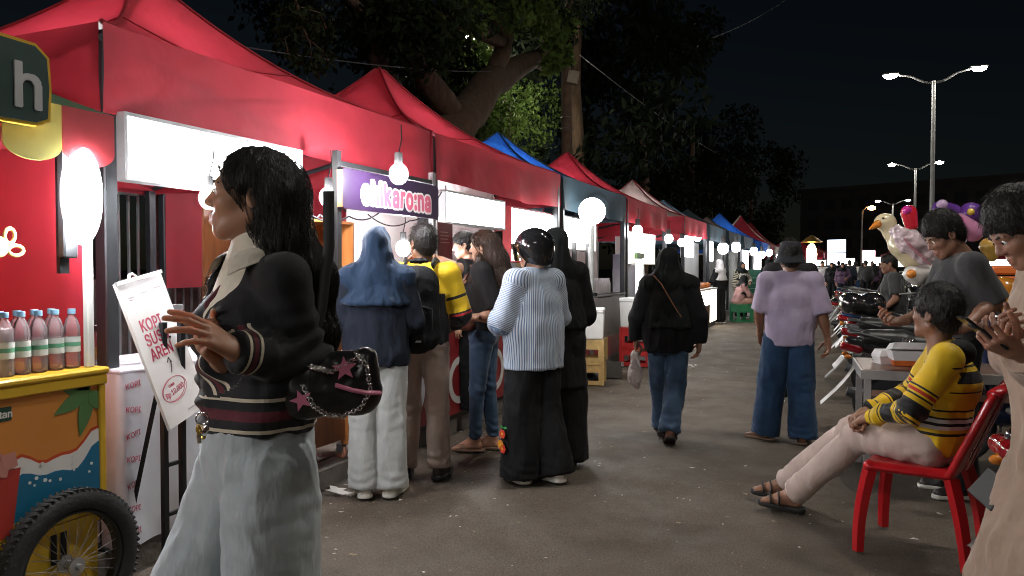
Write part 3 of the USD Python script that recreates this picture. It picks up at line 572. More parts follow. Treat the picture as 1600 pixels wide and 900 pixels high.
def tent(y0, y1, mat, vmat, label, peak=3.52, group=None, x0=X0, depth=3.0, vh=.40, post=FRAME, frame=True, seed=0):
    w = y1 - y0; t = thing('canopy_tent', label, 'tent', (x0, y0, 0), 0, group)
    cx, cy = -depth / 2, w / 2
    cor = [np.array([0, 0.]), np.array([0, w]), np.array([-depth, w]), np.array([-depth, 0])]
    def face(a, b):
        def fn(u, v):
            P = (a[None] * (1 - u.ravel()[:, None]) + b[None] * u.ravel()[:, None]) * (1 - v.ravel()[:, None]) + np.array([cx, cy])[None] * v.ravel()[:, None]
            vv = v.ravel(); uu = u.ravel()
            prof = vv * .42 + .58 * vv ** 2.3                                   # concave sag from the peak
            sag = -.10 * np.sin(np.pi * vv) * np.sin(np.pi * uu) * (1 - vv * .3)
            wr = .012 * (meshkit.fbm(np.stack([P[:, 0] * 2.1, P[:, 1] * 2.1, 0 * vv + seed], -1), 3) - .5) * 2
            z = EAVE + (peak - EAVE) * prof + sag + wr * np.sin(np.pi * np.clip(vv * 1.2, 0, 1))
            return np.concatenate([P, z[:, None]], 1)
        return sheet(fn, 22, 22)
    for k in range(4): part(t, 'roof_panel', face(cor[k], cor[(k + 1) % 4]), mat, True)
    for k in range(4):                                                            # hip seams
        a = cor[k]; pts = []
        for v in np.linspace(0.02, .98, 14):
            P = a * (1 - v) + np.array([cx, cy]) * v; pts.append([P[0], P[1], EAVE + (peak - EAVE) * (v * .42 + .58 * v ** 2.3) + .006])
        part(t, 'seam', tube(pts, .012, 6), vmat, True)
    if frame:
        for k in range(4):
            a, b = cor[k], cor[(k + 1) % 4]
            for v_ in (.5,):
                P_ = [(a * (1 - u_) + b * u_) * (1 - v_) + np.array([cx, cy]) * v_ for u_ in np.linspace(0, 1, 14)]
                part(t, 'stitched_seam', tube([[p_[0], p_[1], EAVE + (peak - EAVE) * (v_ * .42 + .58 * v_ ** 2.3) - .10 * math.sin(math.pi * v_) * math.sin(math.pi * u_) * (1 - v_ * .3) + .004] for p_, u_ in zip(P_, np.linspace(0, 1, 14))], .006, 5), vmat, True)
    for k in range(4):                                                            # hanging valance
        a, b = cor[k], cor[(k + 1) % 4]; d = (b - a) / np.linalg.norm(b - a); nrm = np.array([d[1], -d[0]])
        def fn(u, v, a=a, b=b, nrm=nrm):
            uu, vv = u.ravel(), v.ravel(); P = a[None] * (1 - uu[:, None]) + b[None] * uu[:, None]
            L = np.linalg.norm(b - a)
            wv = .03 * vv * (np.sin(uu * L * 7 + seed) * .6 + (meshkit.fbm(np.stack([uu * L * 2.2, vv * 1.0, 0 * uu + seed + k], -1), 3) - .5) * 2)
            P = P + nrm[None] * (wv[:, None] + .012)
            z = EAVE - .003 - vh * vv + .03 * vv * (meshkit.fbm(np.stack([uu * L * 1.2, 0 * uu, 0 * uu + seed + 9 * k], -1), 2) - .5) * 2
            return np.concatenate([P, z[:, None]], 1)
        part(t, 'valance', sheet(fn, 60, 10), vmat, True)
    for k in range(4):
        c = cor[k] * np.array([.985, 1]) + np.array([-.03, .04 if k in (0, 3) else -.04])
        p = part(t, 'post', bb(c[0] - .035, c[0] + .035, c[1] - .035, c[1] + .035, .12, EAVE - .03, .006), post)
        part(p, 'foot_plate', bb(c[0] - .08, c[0] + .08, c[1] - .08, c[1] + .08, .121, .13), post)
    if frame:
        for k in range(4):                                                        # scissor trusses under the eaves
            a, b = cor[k] * .97 + np.array([cx, cy]) * .03, cor[(k + 1) % 4] * .97 + np.array([cx, cy]) * .03; ms = []
            for h in range(2):
                p, q = a + (b - a) * h / 2, a + (b - a) * (h + 1) / 2
                ms += [bar((*p, EAVE - .06), (*q, EAVE - .36), .028), bar((*p, EAVE - .36), (*q, EAVE - .06), .028)]
            part(t, 'scissor_truss', cat(ms), post)
        part(t, 'peak_pole', rod((cx, cy, EAVE - .3), (cx, cy, peak - .02), .025), post)
        part(t, 'peak_brace', cat([bar((*(cor[k] * .97), EAVE - .07), (cx, cy, peak - .55), .025) for k in range(4)]), post)
    return t
def backwall(y0, y1, x, mat, label, z0=.15, z1=2.45, cat_='tarpaulin', seed=0):
    def fn(u, v):
        uu, vv = u.ravel(), v.ravel(); yy = y0 + uu * (y1 - y0); z = z0 + vv * (z1 - z0)
        x_ = x + .05 * (meshkit.fbm(np.stack([yy * 3.0, z * .5, 0 * yy + seed], -1), 3) - .5) * 2
        return np.stack([x_, yy, z], -1)
    return solo('backdrop_sheet', sheet(fn, 50, 24), mat, label, cat_, smooth=True)

T1 = tent(2.5, 5.5, RED, RED, 'large red canopy tent nearest the camera over the KOPI table', seed=1)
T2 = tent(5.58, 8.68, RED, RED, 'red peaked canopy tent over the chikaro:na stall in front of the leaning tree', seed=2, peak=3.55)
tent(8.78, 11.75, BLUE, TEAL, 'bright blue peaked canopy tent with teal valance between two red ones', peak=3.36, seed=3)
tent(11.85, 14.85, RED, RED, 'red canopy tent with its peak right of the blue tent', peak=3.50, seed=4)
tent(16.7, 19.7, GREY, RED, 'faded greyish red canopy tent past the globe lamp', peak=3.5, seed=5)
tent(20.2, 23.2, TEAL, TEAL, 'dark teal canopy tent over the white sheeted stall', peak=3.3, seed=6, frame=False)
tent(24, 27, TEAL, TEAL, 'second dark teal canopy tent behind the seated woman', peak=3.3, seed=7, frame=False)
tent(28, 31, GREY, TEAL, 'dim grey canopy tent half way down the row', peak=3.3, seed=7, frame=False)
tent(34.5, 38.5, BLUE, BLUE, 'vivid blue far canopy tent above the bucket hat', peak=3.9, seed=8, frame=False, depth=4)
tent(39, 42, RED, RED, 'far red canopy tent peeking between blue and beige ones', peak=4.0, seed=9, frame=False)
tent(42.5, 46.5, BEIGE, BEIGE, 'far beige canopy tent in the middle of the row', peak=4.3, seed=10, frame=False, depth=4)
tent(48, 52, RED, RED, 'far red canopy tent next to the beige one', peak=4.2, seed=11, frame=False, depth=4)
FT = [('far orange red canopy tent behind the crowd under the twin white sign', 60), ('tiny red canopy tent further along the far row', 68), ('small beige canopy tent near the end of the far row', 76), ('last red canopy tent in the distance on the left row', 86)]
for i, (lab, yy) in enumerate(FT):
    tent(yy, yy + 5, [RED, RED, BEIGE, RED][i], [RED, RED, BEIGE, RED][i], lab, peak=3.6, frame=False, depth=5, x0=-1.0 + i * .5, seed=12 + i)
for i, (yy, xx) in enumerate(((72, 6.4), (76, 10.5), (80, 14.5))):
    tent(yy, yy + 3, RED, RED, ['red orange canopy tent just right of the lamp pole far away', 'second red orange canopy tent beside the goose balloon', 'far red canopy tent hidden partly by balloons'][i], peak=3.4, frame=False, x0=xx, seed=16 + i)
# stalls behind the camera carry on the row
tent(-2.6, .4, RED, RED, 'red canopy tent of the row just behind the viewpoint', seed=21)

# ---------------------------------------------------------------- lit sign boxes
LB = EM('lightbox_white', (1, .985, .96), 16.0)
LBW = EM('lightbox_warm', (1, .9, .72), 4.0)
ALU = M('aluminium_trim', (.5, .5, .5), .4, metal=.7)
def lightbox(x, y0, y1, z0, z1, label, mat=LB, trim=ALU, th=.09, b=.018, rz=0):
    t = thing('light_box', label, 'light box', (x, y0, z0), rz); w, h = y1 - y0, z1 - z0
    part(t, 'lit_panel', bb(-th + .01, 0, b, w - b, b, h - b), mat)
    part(t, 'back_tray', bb(-th, -th + .009, 0, w, 0, h), trim)
    for q in ((0, w, 0, b), (0, w, h - b, h)): part(t, 'trim', bb(-th + .01, .006, q[0], q[1], q[2], q[3]), trim)
    for q in ((0, b), (w - b, w)): part(t, 'trim', bb(-th + .01, .006, q[0], q[1], b, h - b), trim)
    for yy in (.15, w - .15): part(t, 'hanger', rod((-.07, yy, h), (-.07, yy, h + .05), .006, n=6), trim)
    return t
lightbox(-3.0, 2.57, 3.84, 1.80, 2.11, 'wide glowing white sign box behind the woman in front')
lightbox(-3.05, 5.78, 7.05, 1.77, 2.055, 'glowing white sign box right of the chikaro:na sign')
REDTRIM = M('red_trim', (.5, .03, .04), .5)
lightbox(-3.12, 7.36, 8.66, 1.45, 2.035, 'red framed glowing panel above the helmet', trim=REDTRIM)
lightbox(-3.15, 9.0, 10.5, 1.62, 2.05, 'glowing white box right behind the globe lamp')
lightbox(-3.15, 12.2, 14.3, 1.45, 2.0, 'glowing panel under the second red tent beyond the blue one', mat=LBW)
lightbox(-3.1, 17.0, 18.2, 1.62, 2.12, 'white glowing box over the bright fried food counter')
lightbox(-3.1, 20.3, 21.2, 1.55, 2.1, 'white glowing box past the fried food counter')
lightbox(-3.0, 27, 29, 1.3, 2.0, 'far white glowing panel left of the bucket hat')
lightbox(-3.0, 31, 34, 1.3, 2.0, 'far white glowing panel just beside the bucket hat', )
lightbox(-3.3, -2.0, -.4, 1.5, 2.05, 'glowing white sign box of the stall behind the viewpoint')
for i in range(9):
    t = lightbox(-2.4 + 2.1 * i, 66 + (i % 3), 67.5 + (i % 3), 1.55 - .1 * (i % 2), 2.0 + .12 * (i % 3), rz=-90, label=f'far lit stall front, {["first","second","third","fourth","fifth","sixth","seventh","eighth","ninth"][i]} from the left in the bright band behind the crowd')
# twin white sign above the crowd and a pinkish one
t = thing('lit_sign', 'tall twin white and blue lit sign above the far crowd', 'sign', at_d(1307, 395, 60))
part(t, 'lit_panel', bb(-.65, .65, -.05, .05, .05, 1.0), EM('sign_bluish', (.75, .82, 1.), 4)); part(t, 'lit_panel', bb(-.65, .65, -.05, .05, -.95, -.05), EM('sign_bluish', (.8, .85, 1.), 4))
part(t, 'frame', bb(-.7, .7, .06, .1, -1.0, 1.05), BLACKM); part(t, 'pole', rod((0, 0, -2.6), (0, 0, -1), .06), BLACKM)
t = thing('lit_sign', 'small pinkish lit square sign left of the goose balloon', 'sign', at_d(1356, 401, 70))
part(t, 'lit_panel', bb(-.6, .6, -.05, .05, -.55, .55), EM('sign_pink', (1, .55, .62), 3)); part(t, 'pole', rod((0, 0, -2.5), (0, 0, -.5), .06), BLACKM)

# ---------------------------------------------------------------- bulbs
BULB = EM('bulb_cool', (.95, .96, 1.0), 270.0)
BULBD = EM('bulb_dim', (.95, .97, 1.0), 22.0)
SOCK = M('bulb_socket', (.06, .06, .06), .5)
def bulb(p, r, label, mat=BULB, cord=.18, flip=False):
    t = thing('light_bulb', label, 'light bulb', p); s = -1 if flip else 1
    part(t, 'glass_globe', ball((0, 0, 0), (r, r, r * 1.12), 3), mat, True)
    part(t, 'socket', lathe([(0, s * r * 2.3), (r * .42, s * r * 2.25), (r * .45, s * r * 1.2), (r * .5, s * r * .95)], 12), SOCK, 30)
    part(t, 'cord', tube([(0, 0, s * r * 2.2), (.01, .02, s * r * 2.2 + cord * .5), (0, .03, s * (r * 2.2 + cord))], .004, 5), BLACKM)
    return t
bulb(at_x(623, 272, -2.50), .058, 'big bright bulb in front of the chikaro:na sign')
bulb(at_x(513, 308, -3.0), .055, 'bright bulb left of the chikaro:na sign')
bulb(at_x(327, 310, -2.95), .05, 'bulb glowing beside the face of the woman in front')
bulb(at_x(630, 388, -3.35), .06, 'bulb hanging inside the chikaro:na stall behind the queue', mat=BULB)
bulb(at_x(996, 361, -2.95), .085, 'bright bulb right of the globe lamp', mat=BULBD)
bulb(at_x(1045, 373, -2.95), .08, 'bulb above the head of the woman walking in black', mat=BULBD)
bulb(at_x(1065, 379, -2.95), .08, 'second bulb above the woman walking in black', mat=BULBD)
bulb(at_x(1090, 371, -3.2), .09, 'bulb at the corner of the fried food stall', mat=BULBD)
for i, (px, py) in enumerate(((1130, 388), (1150, 386), (1178, 393), (1190, 398), (1202, 395), (1217, 401))):
    bulb(at_x(px, py, -2.6), .13, 'bulb in the far string of lights, ' + ['leftmost', 'second from the left', 'third from the left', 'fourth from the left', 'fifth from the left', 'rightmost'][i], mat=BULBD)
for (y_, lab) in ((3.9, 'bulb under the ridge of the nearest red tent'), (7.2, 'bulb under the ridge of the chikaro:na tent'), (10.2, 'bulb under the ridge of the blue tent'), (13.3, 'bulb under the ridge of the red tent past the blue one'), (18.2, 'bulb under the ridge of the faded tent'), (21.7, 'bulb under the ridge of the teal tent'), (36.5, 'bulb under the ridge of the far blue tent'), (44.5, 'bulb under the ridge of the far beige tent'), (-1.1, 'bulb under the ridge of the tent behind the viewpoint')):
    bulb((-4.55, y_, 2.45), .07, lab, cord=.5)

# LED bank on the drinks cart
p = at_x(128, 305, -2.67)
t = thing('led_lamp', 'dazzling white LED lamp on the corner of the drinks cart', 'lamp', p)
part(t, 'lens', ball((0, 0, 0), (.055, .080, .19), 3), EM('led_white', (.94, .97, 1.), 115.0), True)
part(t, 'housing', bb(-.10, -.06, -.03, .03, -.24, .24, .006), BLACKM); part(t, 'bracket', bb(-.12, -.10, -.02, .02, -.3, .2), BLACKM)

# globe lamp on a pole
p = at_x(925, 330, -2.78)
t = thing('globe_lamp', 'large white glowing globe on a thin pole above the foam box', 'lamp', (p[0], p[1], 0))
part(t, 'globe', ball((0, 0, p[2]), .165, 3), EM('globe_white', (1, 1, .98), 9.0), True); part(t, 'pole', rod((0, 0, 1.05), (0, 0, p[2] - .15), .028), M('lamp_pole_grey', (.3, .31, .3), .5)); part(t, 'foot', lathe([(0, 1.05), (.07, 1.05), (.07, 1.09), (.02, 1.1)], 14), BLACKM)
part(t, 'lower_pole', rod((0, 0, .13), (0, 0, 1.05), .03), WHITECLOTH); part(t, 'base', lathe([(0, .02), (.16, .02), (.16, .06), (.03, .13)], 16), BLACKM)

# ================================================================ STREET LAMPS
LAMP = EM('street_led', (1, .95, .86), 400.0)
POLE = M('galvanised_pole', (.32, .32, .31), .5, metal=.4)
def street_lamp(x, y, h, label, em=LAMP, arm=1.35, rz=0):
    t = thing('street_lamp', label, 'street lamp', (x, y, 0), rz, 'twin arm street lamps')
    part(t, 'pole', rod((0, 0, 0), (0, 0, h - .35), .11, .065, 12), POLE); part(t, 'base_plate', lathe([(0, 0), (.2, 0), (.2, .05), (.12, .08)], 12), POLE)
    for s in (-1, 1):
        a = part(t, 'arm', tube([(0, 0, h - .45), (s * .35, 0, h - .38), (s * arm * .6, 0, h - .12), (s * arm, 0, h)], [.05, .045, .04, .035], 8), POLE)
        hd = part(t, 'lamp_head', bx((s * (arm + .2), 0, h + .045), (.6, .3, .09), .03), POLE)
        part(hd, 'led_lens', ball((s * (arm + .2), 0, h - .02), (.26, .15, .13), 2), em)
    return t
street_lamp(3.4, 34.9, 9.15, 'tall twin arm street lamp standing right of the road behind the balloons')
street_lamp(5.1, 63.7, 9.0, 'second, smaller looking twin arm street lamp left of the tall pole')
street_lamp(5.6, 98, 9.0, 'third far twin arm street lamp seen as a small white light')
street_lamp(2.9, 6.1, 9.2, 'twin arm street lamp standing beside the viewpoint above the frame')
street_lamp(2.4, -14, 9.2, 'twin arm street lamp behind the viewpoint')
p = at_d(1362, 325, 70)
t = thing('street_lamp', 'orange sodium lamp on a thin leaning pole in the distance', 'street lamp', (p[0], p[1], 0))
q = at_d(1345, 400, 70) - p
part(t, 'pole', rod((q[0], q[1], 0), (q[0] * .9, q[1] * .9, p[2] - .3), .1, .07), POLE); part(t, 'arm', tube([(q[0] * .9, q[1] * .9, p[2] - .3), (q[0] * .5, q[1] * .5, p[2] + .1), (0, 0, p[2] + .05)], .05, 6), POLE)
part(t, 'lens', ball((0, 0, p[2]), (.35, .35, .2)), EM('sodium', (1, .35, .08), 40.0), True)
# ================================================================ PEOPLE
def loc_of(pw, loc, rz):
    a = math.radians(rz); d = np.array(pw, float) - np.array([loc[0], loc[1], 0]); return np.array([d[0] * math.cos(a) + d[1] * math.sin(a), -d[0] * math.sin(a) + d[1] * math.cos(a), d[2]])
DENIM = M('blue_denim', (.055, .095, .16), .85, var=.32, vs=9, bump=.5, bs=22, bd=.012, bstretch=(1, 1, .4), sheen=.2, spec=.2)
DENIMD = M('dark_blue_denim', (.022, .052, .11), .85, var=.3, vs=9, bump=.5, bs=22, bd=.012, bstretch=(1, 1, .4), sheen=.2, spec=.2)
DENIML = M('pale_grey_denim', (.36, .40, .42), .85, var=.2, vs=8, bump=.5, bs=22, bd=.012, bstretch=(1, 1, .35), sheen=.2, spec=.2)
GREYP = CLOTH('grey_twill', (.40, .41, .40)); BEIGEP = CLOTH('beige_twill', (.40, .31, .27)); BLACKC = CLOTH('black_cloth', (.007, .007, .008)); NAVY = CLOTH('navy_cloth', (.010, .014, .024))
NAVYH = CLOTH('navy_hijab_cloth', (.011, .026, .056), vs=4); BLACKH = CLOTH('black_hijab_cloth', (.006, .0075, .0075), vs=4); LILAC = CLOTH('lilac_cloth', (.37, .31, .42)); ROBE = CLOTH('taupe_cloth', (.30, .215, .16), vs=4)
GREYT = CLOTH('charcoal_cloth', (.05, .05, .052)); TEE = CLOTH('black_jersey_cloth', (.014, .013, .014)); CREAM = CLOTH('cream_cotton', (.66, .60, .50)); BROWNC = CLOTH('brown_cloth', (.20, .085, .04)); PEACH = CLOTH('peach_cloth', (.42, .25, .2))
MAROON = CLOTH('maroon_knit', (.07, .012, .018)); WSHOE = M('white_shoe', (.66, .64, .58), .5, var=.1); BSHOE = M('dark_shoe', (.025, .02, .018), .55)
PLASTIC_BLK = M('glossy_black_plastic', (.012, .012, .013), .12, coat=.6, var=.05); PINK = M('pink_print', (.55, .16, .26), .5); CHROME = M('chrome', (.75, .75, .74), .15, metal=1.0)
PHONE = M('phone_black', (.01, .01, .012), .15)
YELLOW, YBLACK = (.62, .40, .012), (.012, .011, .012)

# ---- woman walking past in front (nearest figure)
rz = 152; g = at_d(402, 450, 1.98); loc = (g[0], g[1], 0)
L = lambda px, py, d: loc_of(at_d(px, py, d), loc, rz)
J = skeleton(1.70, True, yaw=-24, pitch=5, shL=V(-.15, -.01, 1.375), shR=V(.15, -.01, 1.375), elL=L(482, 562, 1.92), wrL=L(368, 548, 1.76), elR=(.125, .05, 1.09), wrR=L(346, 566, 1.85), handL='spread', handR='hold',
             fdL=L(272, 488, 1.65) - L(368, 548, 1.76), pnL=L(300, 640, 1.83) - L(300, 520, 1.70), fdR=L(292, 520, 1.76) - L(346, 566, 1.85), pnR=(-.6, .2, 1.),
             knL=(-.07, .0, .50), anL=(-.07, -.02, .085), knR=(.125, .16, .48), anR=(.14, .26, .085))
P = Person('woman in black varsity sweater and pale jeans standing nearest the camera with raised hands', loc, rz, J, SK_MED, 'main')
P.body(h=.012, hh=.0035, hand_h=.003)
SW = ZONES('varsity_knit', [(0, (.012, .012, .014)), (.900, (.50, .44, .34)), (.915, (.012, .012, .014)), (.928, (.09, .014, .022)), (.952, (.012, .012, .014)), (.962, (.50, .44, .34)), (.978, (.012, .012, .014))],
           (.975, 1.135, [(0, (.012, .012, .014)), (.19, (.50, .44, .34)), (.245, (.012, .012, .014)), (.37, (.085, .014, .022)), (.52, (.012, .012, .014)), (.66, (.50, .44, .34)), (.715, (.012, .012, .014))]))
P.top(SW, g=.011, hem=1.0, arm=(.053, .051, .043), belly=1.12, hipr=.106, h=.0065, fo=.008, seed=3, name='sweater', vneck=J['chest'] + V(0, .16, .03), cuffgap=.0,
      creases=((J['elL'], .12, J['elL'] - J['shL'], .008, .05), (J['elR'], .12, J['elR'] - J['shR'], .008, .05), ((0, .1, 1.08), .16, (0.2, 0, 1), .006, .07)))
nk = J['neck']; ch = J['chest']
def vcurve(off, top=.085, low=.03):   # neckline from shoulder to the point of the V
    return [nk + V(s_ * .075 * (1 - t), .0 + .115 * t + off, .045 - (nk[2] - ch[2] - low + .045) * t) for s_ in (-1,) for t in np.linspace(0, 1, 8)] + [nk + V(.075 * (1 - t), .115 * t + off, .045 - (nk[2] - ch[2] - low + .045) * t) for t in np.linspace(1, 0, 8)][1:]
P.add('neck_trim', tube(vcurve(.028), .0085, 8, flat=1.6), CREAM); P.add('neck_trim', tube(vcurve(.026, low=.055), .007, 8, flat=1.6), MAROON)
f = Field(nk - V(.14, .12, .25), nk + V(.14, .2, .12), .006)                                    # white shirt under the sweater
f.cone(nk - V(0, -.035, .16), nk + V(0, .012, .03), .112, .066, .03, flat=((1, 0, 0), 1.1)); f.cone(nk + V(0, -.02, .0), nk + V(0, .0, .06), .058, .056, .01, cut=(0, 1))
P.add('undershirt', fold(f.mesh(), .002, seed=2), CREAM)
for s_ in (-1, 1):                                                                              # collar leaves folded outwards
    def leafn(u, v, o=0.0, s_=s_):
        u, v = u.ravel(), v.ravel(); a_ = u * 2.75; r_ = .066 + .004 * u; inn = np.stack([s_ * r_ * np.sin(a_), -r_ * np.cos(a_) + .012, .058 - .042 * u ** 1.3], 1); Ln = .040 + .050 * u ** 3
        dr = np.stack([s_ * (.75 * np.sin(a_) + .55 * u ** 4), -.75 * np.cos(a_) * .9, -.62 - .25 * u + .35 * np.exp(-v * 5)], 1); dr /= np.linalg.norm(dr, axis=1)[:, None]
        return nk + inn + dr * (Ln * v)[:, None] + np.stack([s_ * np.sin(a_), -np.cos(a_), .3 + 0 * u], 1) * (.010 * np.sin(np.pi * np.minimum(v * 1.3, 1)) + o)[:, None]
    A_ = sheet(lambda u, v: leafn(u, v, .004), 18, 8); B_ = sheet(lambda u, v: leafn(u, v, .0), 18, 8); B_.invert(); P.add('collar', cat([A_, B_]), CREAM)
P.trousers(DENIML, hip=.122, thigh=.102, knee=.112, hemr=.125, hemz=.03, h=.007, fo=.014, seed=8, name='jeans', waist=.09, f=(7, 7, 1.6), k=.008)
hp = P.hl
P.hair_long([hp((0, -.07, .0)), hp((-.01, -.095, -.12)), V(-.06, -.105, 1.37), V(-.085, -.105, 1.23), V(-.10, -.095, 1.08)], [.060, .052, .056, .050, .02], h=.0055, flat=1.5,
            front=[([hp((.080, -.01, .0)), hp((.082, .0, -.1)), V(.10, .07, 1.36), V(.11, .11, 1.25)], [.010, .014, .018, .006])])
P.shoe('L', WSHOE); P.shoe('R', WSHOE)
hs_ = P.t
star = lambda r: Polygon([(math.sin(i * math.pi / 5) * r * (1 if i % 2 == 0 else .42), math.cos(i * math.pi / 5) * r * (1 if i % 2 == 0 else .42)) for i in range(10)])
# tiny white emblem on the chest
e0 = L(408, 484, 1.60)
# shoulder bag
bc = at_d(516, 596, 1.90)
bag = thing('shoulder_bag', 'black shoulder bag with pink stars and chain straps behind the woman in front', 'bag', bc, 38)
f = Field((-.14, -.07, -.12), (.14, .07, .1), .006); f.cone((-.07, 0, -.03), (.07, 0, -.025), .055, .055, .03, flat=((0, 1, 0), .55)).cone((-.06, 0, .02), (.07, 0, .03), .045, .04, .03, flat=((0, 1, 0), .5)).cone((.08, 0, .02), (.095, 0, .055), .02, .012, .03)
bm = f.mesh(); bm.vertices *= np.array([1.0, 1.0, 1.05]); part(bag, 'bag_body', fold(bm, .004, (14, 14, 8), 3), M('black_patent', (.010, .010, .011), .25, coat=.4), True)
for k, (x, z, r, a) in enumerate(((.032, .037, .030, 5), (-.07, -.035, .027, 20))):
    part(bag, 'star', place(affinity_rot := trimesh.util.concatenate([ext(affinity.rotate(star(r), a), .004)]), (x, -.047, z), (1, 0, 0), (0, 0, 1)), PINK)
part(bag, 'pink_strap', tube([(.01, -.05, -.002), (.05, -.05, -.016), (.085, -.042, -.025), (.118, -.02, -.03)], .011, 8, flat=.5), PINK, True)
for k, pts in enumerate(([(-.065, -.036, .0), (-.04, -.04, -.05), (-.01, -.04, -.072), (.03, -.035, -.078)], [(.03, -.036, -.075), (.07, -.033, -.06), (.095, -.025, -.02), (.085, -.028, .04), (.06, -.03, .075)], [(-.05, -.03, .045), (.0, -.036, .03), (.06, -.03, .06)])):
    pts = np.array(pts); t = np.linspace(0, 1, 22); q = -V(0, .014, 0) + np.stack([np.interp(t, np.linspace(0, 1, len(pts)), pts[:, i]) for i in range(3)], 1)
    part(bag, 'chain', cat([T(trimesh.creation.torus(.0055, .0016, major_sections=8, minor_sections=5), q[i], rx=90 * (i % 2), rz=30) for i in range(len(q))]), CHROME, True)
part(bag, 'shoulder_strap', tube([(-.05, 0, .06), (-.02, .015, .18), (-.0, .03, .33), (.0, .05, .47)], .008, 6, flat=2.0), BLK, True)
# keyring at the hip
kp = at_d(316, 668, 1.76)
kr = thing('key_charm', 'bundle of gold and white charms hanging at the left hip of the woman in front', 'charm', kp, 30)
part(kr, 'ring', T(trimesh.creation.torus(.014, .002, major_sections=16, minor_sections=6), (0, 0, .02), rx=90), CHROME, True)
for k in range(5): part(kr, 'charm', T(lathe([(0, -.018), (.005, -.016), (.0075, 0), (.004, .012), (0, .014)], 8), (.008 * math.cos(k * 1.3), .008 * math.sin(k * 1.3), -.004 - .008 * (k % 3)), rx=35 * (k - 2)), [CHROME, M('gold_charm', (.6, .42, .1), .25, metal=.8)][k % 2], True)

# ---- queue at the chikaro:na stall
def at_feet(px, py): q = at_z(px, py, 0); return (q[0], q[1], .012)
loc = at_feet(590, 776); J = skeleton(1.625, True, elL=(-.235, .0, 1.06), elR=(.235, .0, 1.06), wrL=(-.17, .17, .98), wrR=(.17, .17, .98), hiL=(-.08, 0, .87), knL=(-.088, .01, .47), knR=(.088, .01, .47), anL=(-.075, -.01, .085), anR=(.09, -.01, .085), toL=(-.1, 1, 0), toR=(.35, 1, 0))
P = Person('person in navy hijab and light grey trousers seen from behind in the queue', loc, 28, J, SK_MED, 'medium'); P.body(h=.015, feet=True)
P.top(NAVY, g=.03, hem=.80, arm=(.066, .060, .046), hipr=.128, belly=1.2, fo=.009, seed=11, name='long_top'); P.hijab(NAVYH, back=.3, drape=.15, wide=1.0, seed=2, fo=.009)
P.trousers(GREYP, thigh=.10, knee=.092, hemr=.098, hemz=.055, seed=12, fo=.007); P.shoe('L', WSHOE, kind='clog', name='clog'); P.shoe('R', WSHOE, kind='clog', name='clog')

loc = at_feet(661, 748); J = skeleton(1.66, False, elL=(-.25, .02, 1.08), elR=(.26, .02, 1.08), wrL=(-.18, .2, 1.0), wrR=(.18, .2, 1.0), anL=(-.115, -.01, .085), anR=(.115, -.01, .085), yaw=38)
P = Person('boy with black backpack, yellow and black jersey and beige trousers in the queue', loc, 18, J, SK_TAN, 'tan'); P.body(h=.015)
JER = ZONES('yellow_black_jersey', [(0, YELLOW), (.30, YBLACK), (.34, YELLOW), (.52, YBLACK), (.545, (.4, .02, .02)), (.57, YBLACK), (.66, YBLACK)], (.8, 1.5, [(0, YBLACK), (.3, YBLACK), (.6, YELLOW), (.9, YELLOW)]), rough=.6)
P.top(JER, g=.02, hem=.84, arm=(.072, .06, .045), seed=13, name='jersey', collar=.03); P.hair_short(thick=.015)
P.trousers(BEIGEP, thigh=.092, knee=.075, hemr=.072, hemz=.075, seed=14, fo=.006, f=(7, 7, 2)); P.shoe('L', BSHOE, sole=BLK); P.shoe('R', BSHOE, sole=BLK)
bp = P.t; f = Field((-.2, -.34, .8), (.2, .02, 1.5), .009)
f.cone((0, -.19, .96), (0, -.18, 1.30), .115, .10, .03, flat=((1, 0, 0), 1.35)).cone((0, -.25, .95), (0, -.24, 1.12), .07, .065, .02, flat=((1, 0, 0), 1.6)).cone((-.05, -.12, 1.43), (.05, -.12, 1.43), .014, None, .02)
pk = solo('backpack', T(fold(f.mesh(), .006, (12, 12, 6), 4), loc, rz=18), M('backpack_nylon', (.007, .007, .008), .75, spec=.2, bump=.3, bs=120), 'black backpack worn by the boy in the yellow jersey', 'backpack', smooth=True)
for q in (-1, 1): part(pk, 'strap', T(tube([(q * .09, -.11, 1.40), (q * .10, -.06, 1.435), (q * .10, .03, 1.42), (q * .11, .13, 1.28), (q * .13, .1, 1.08), (q * .13, -.08, .98)], .012, 8, flat=2.2), loc, rz=18), BLK, True)
part(pk, 'zip', T(tube([(-.12, -.285, 1.0), (-.12, -.285, 1.13), (0, -.30, 1.16), (.12, -.285, 1.13), (.12, -.285, 1.0)], .004, 6), loc, rz=18), BLK, True); part(pk, 'logo_patch', T(bx((.03, -.318, .93), (.05, .006, .012)), loc, rz=18), STEEL)

loc = at_feet(757, 705); rz = 104; L = lambda px, py, d: loc_of(at_d(px, py, d), loc, rz)
J = skeleton(1.665, True, elR=L(706, 421, 5.75), wrR=L(668, 402, 5.65), elL=L(776, 497, 5.72), wrL=L(738, 499, 5.55), handR='relaxed', handL='hold', fdR=(-.1, 1, .1), pnR=(0, 0, -1), yaw=-2, pitch=-6, knL=(-.07, .04, .49), anL=(-.05, .06, .085), knR=(.07, -.01, .49), anR=(.05, -.06, .085), toL=(.0, 1, 0), toR=(.12, 1, 0), fdL=(.3, 1, 0), pnL=(0, -.2, -1.))
P = Person('woman in black T-shirt and skinny jeans reaching an arm to the stall counter', loc, rz, J, SK_LIGHT, 'light'); P.body(h=.009, hh=.004, arm=1.25, feet=True, hand_h=.004)
P.top(TEE, g=.014, hem=.92, sleeve='short', arm=(.082, .078, .05), h=.007, fo=.007, seed=15, belly=1.35, chest=1.08, name='t_shirt')
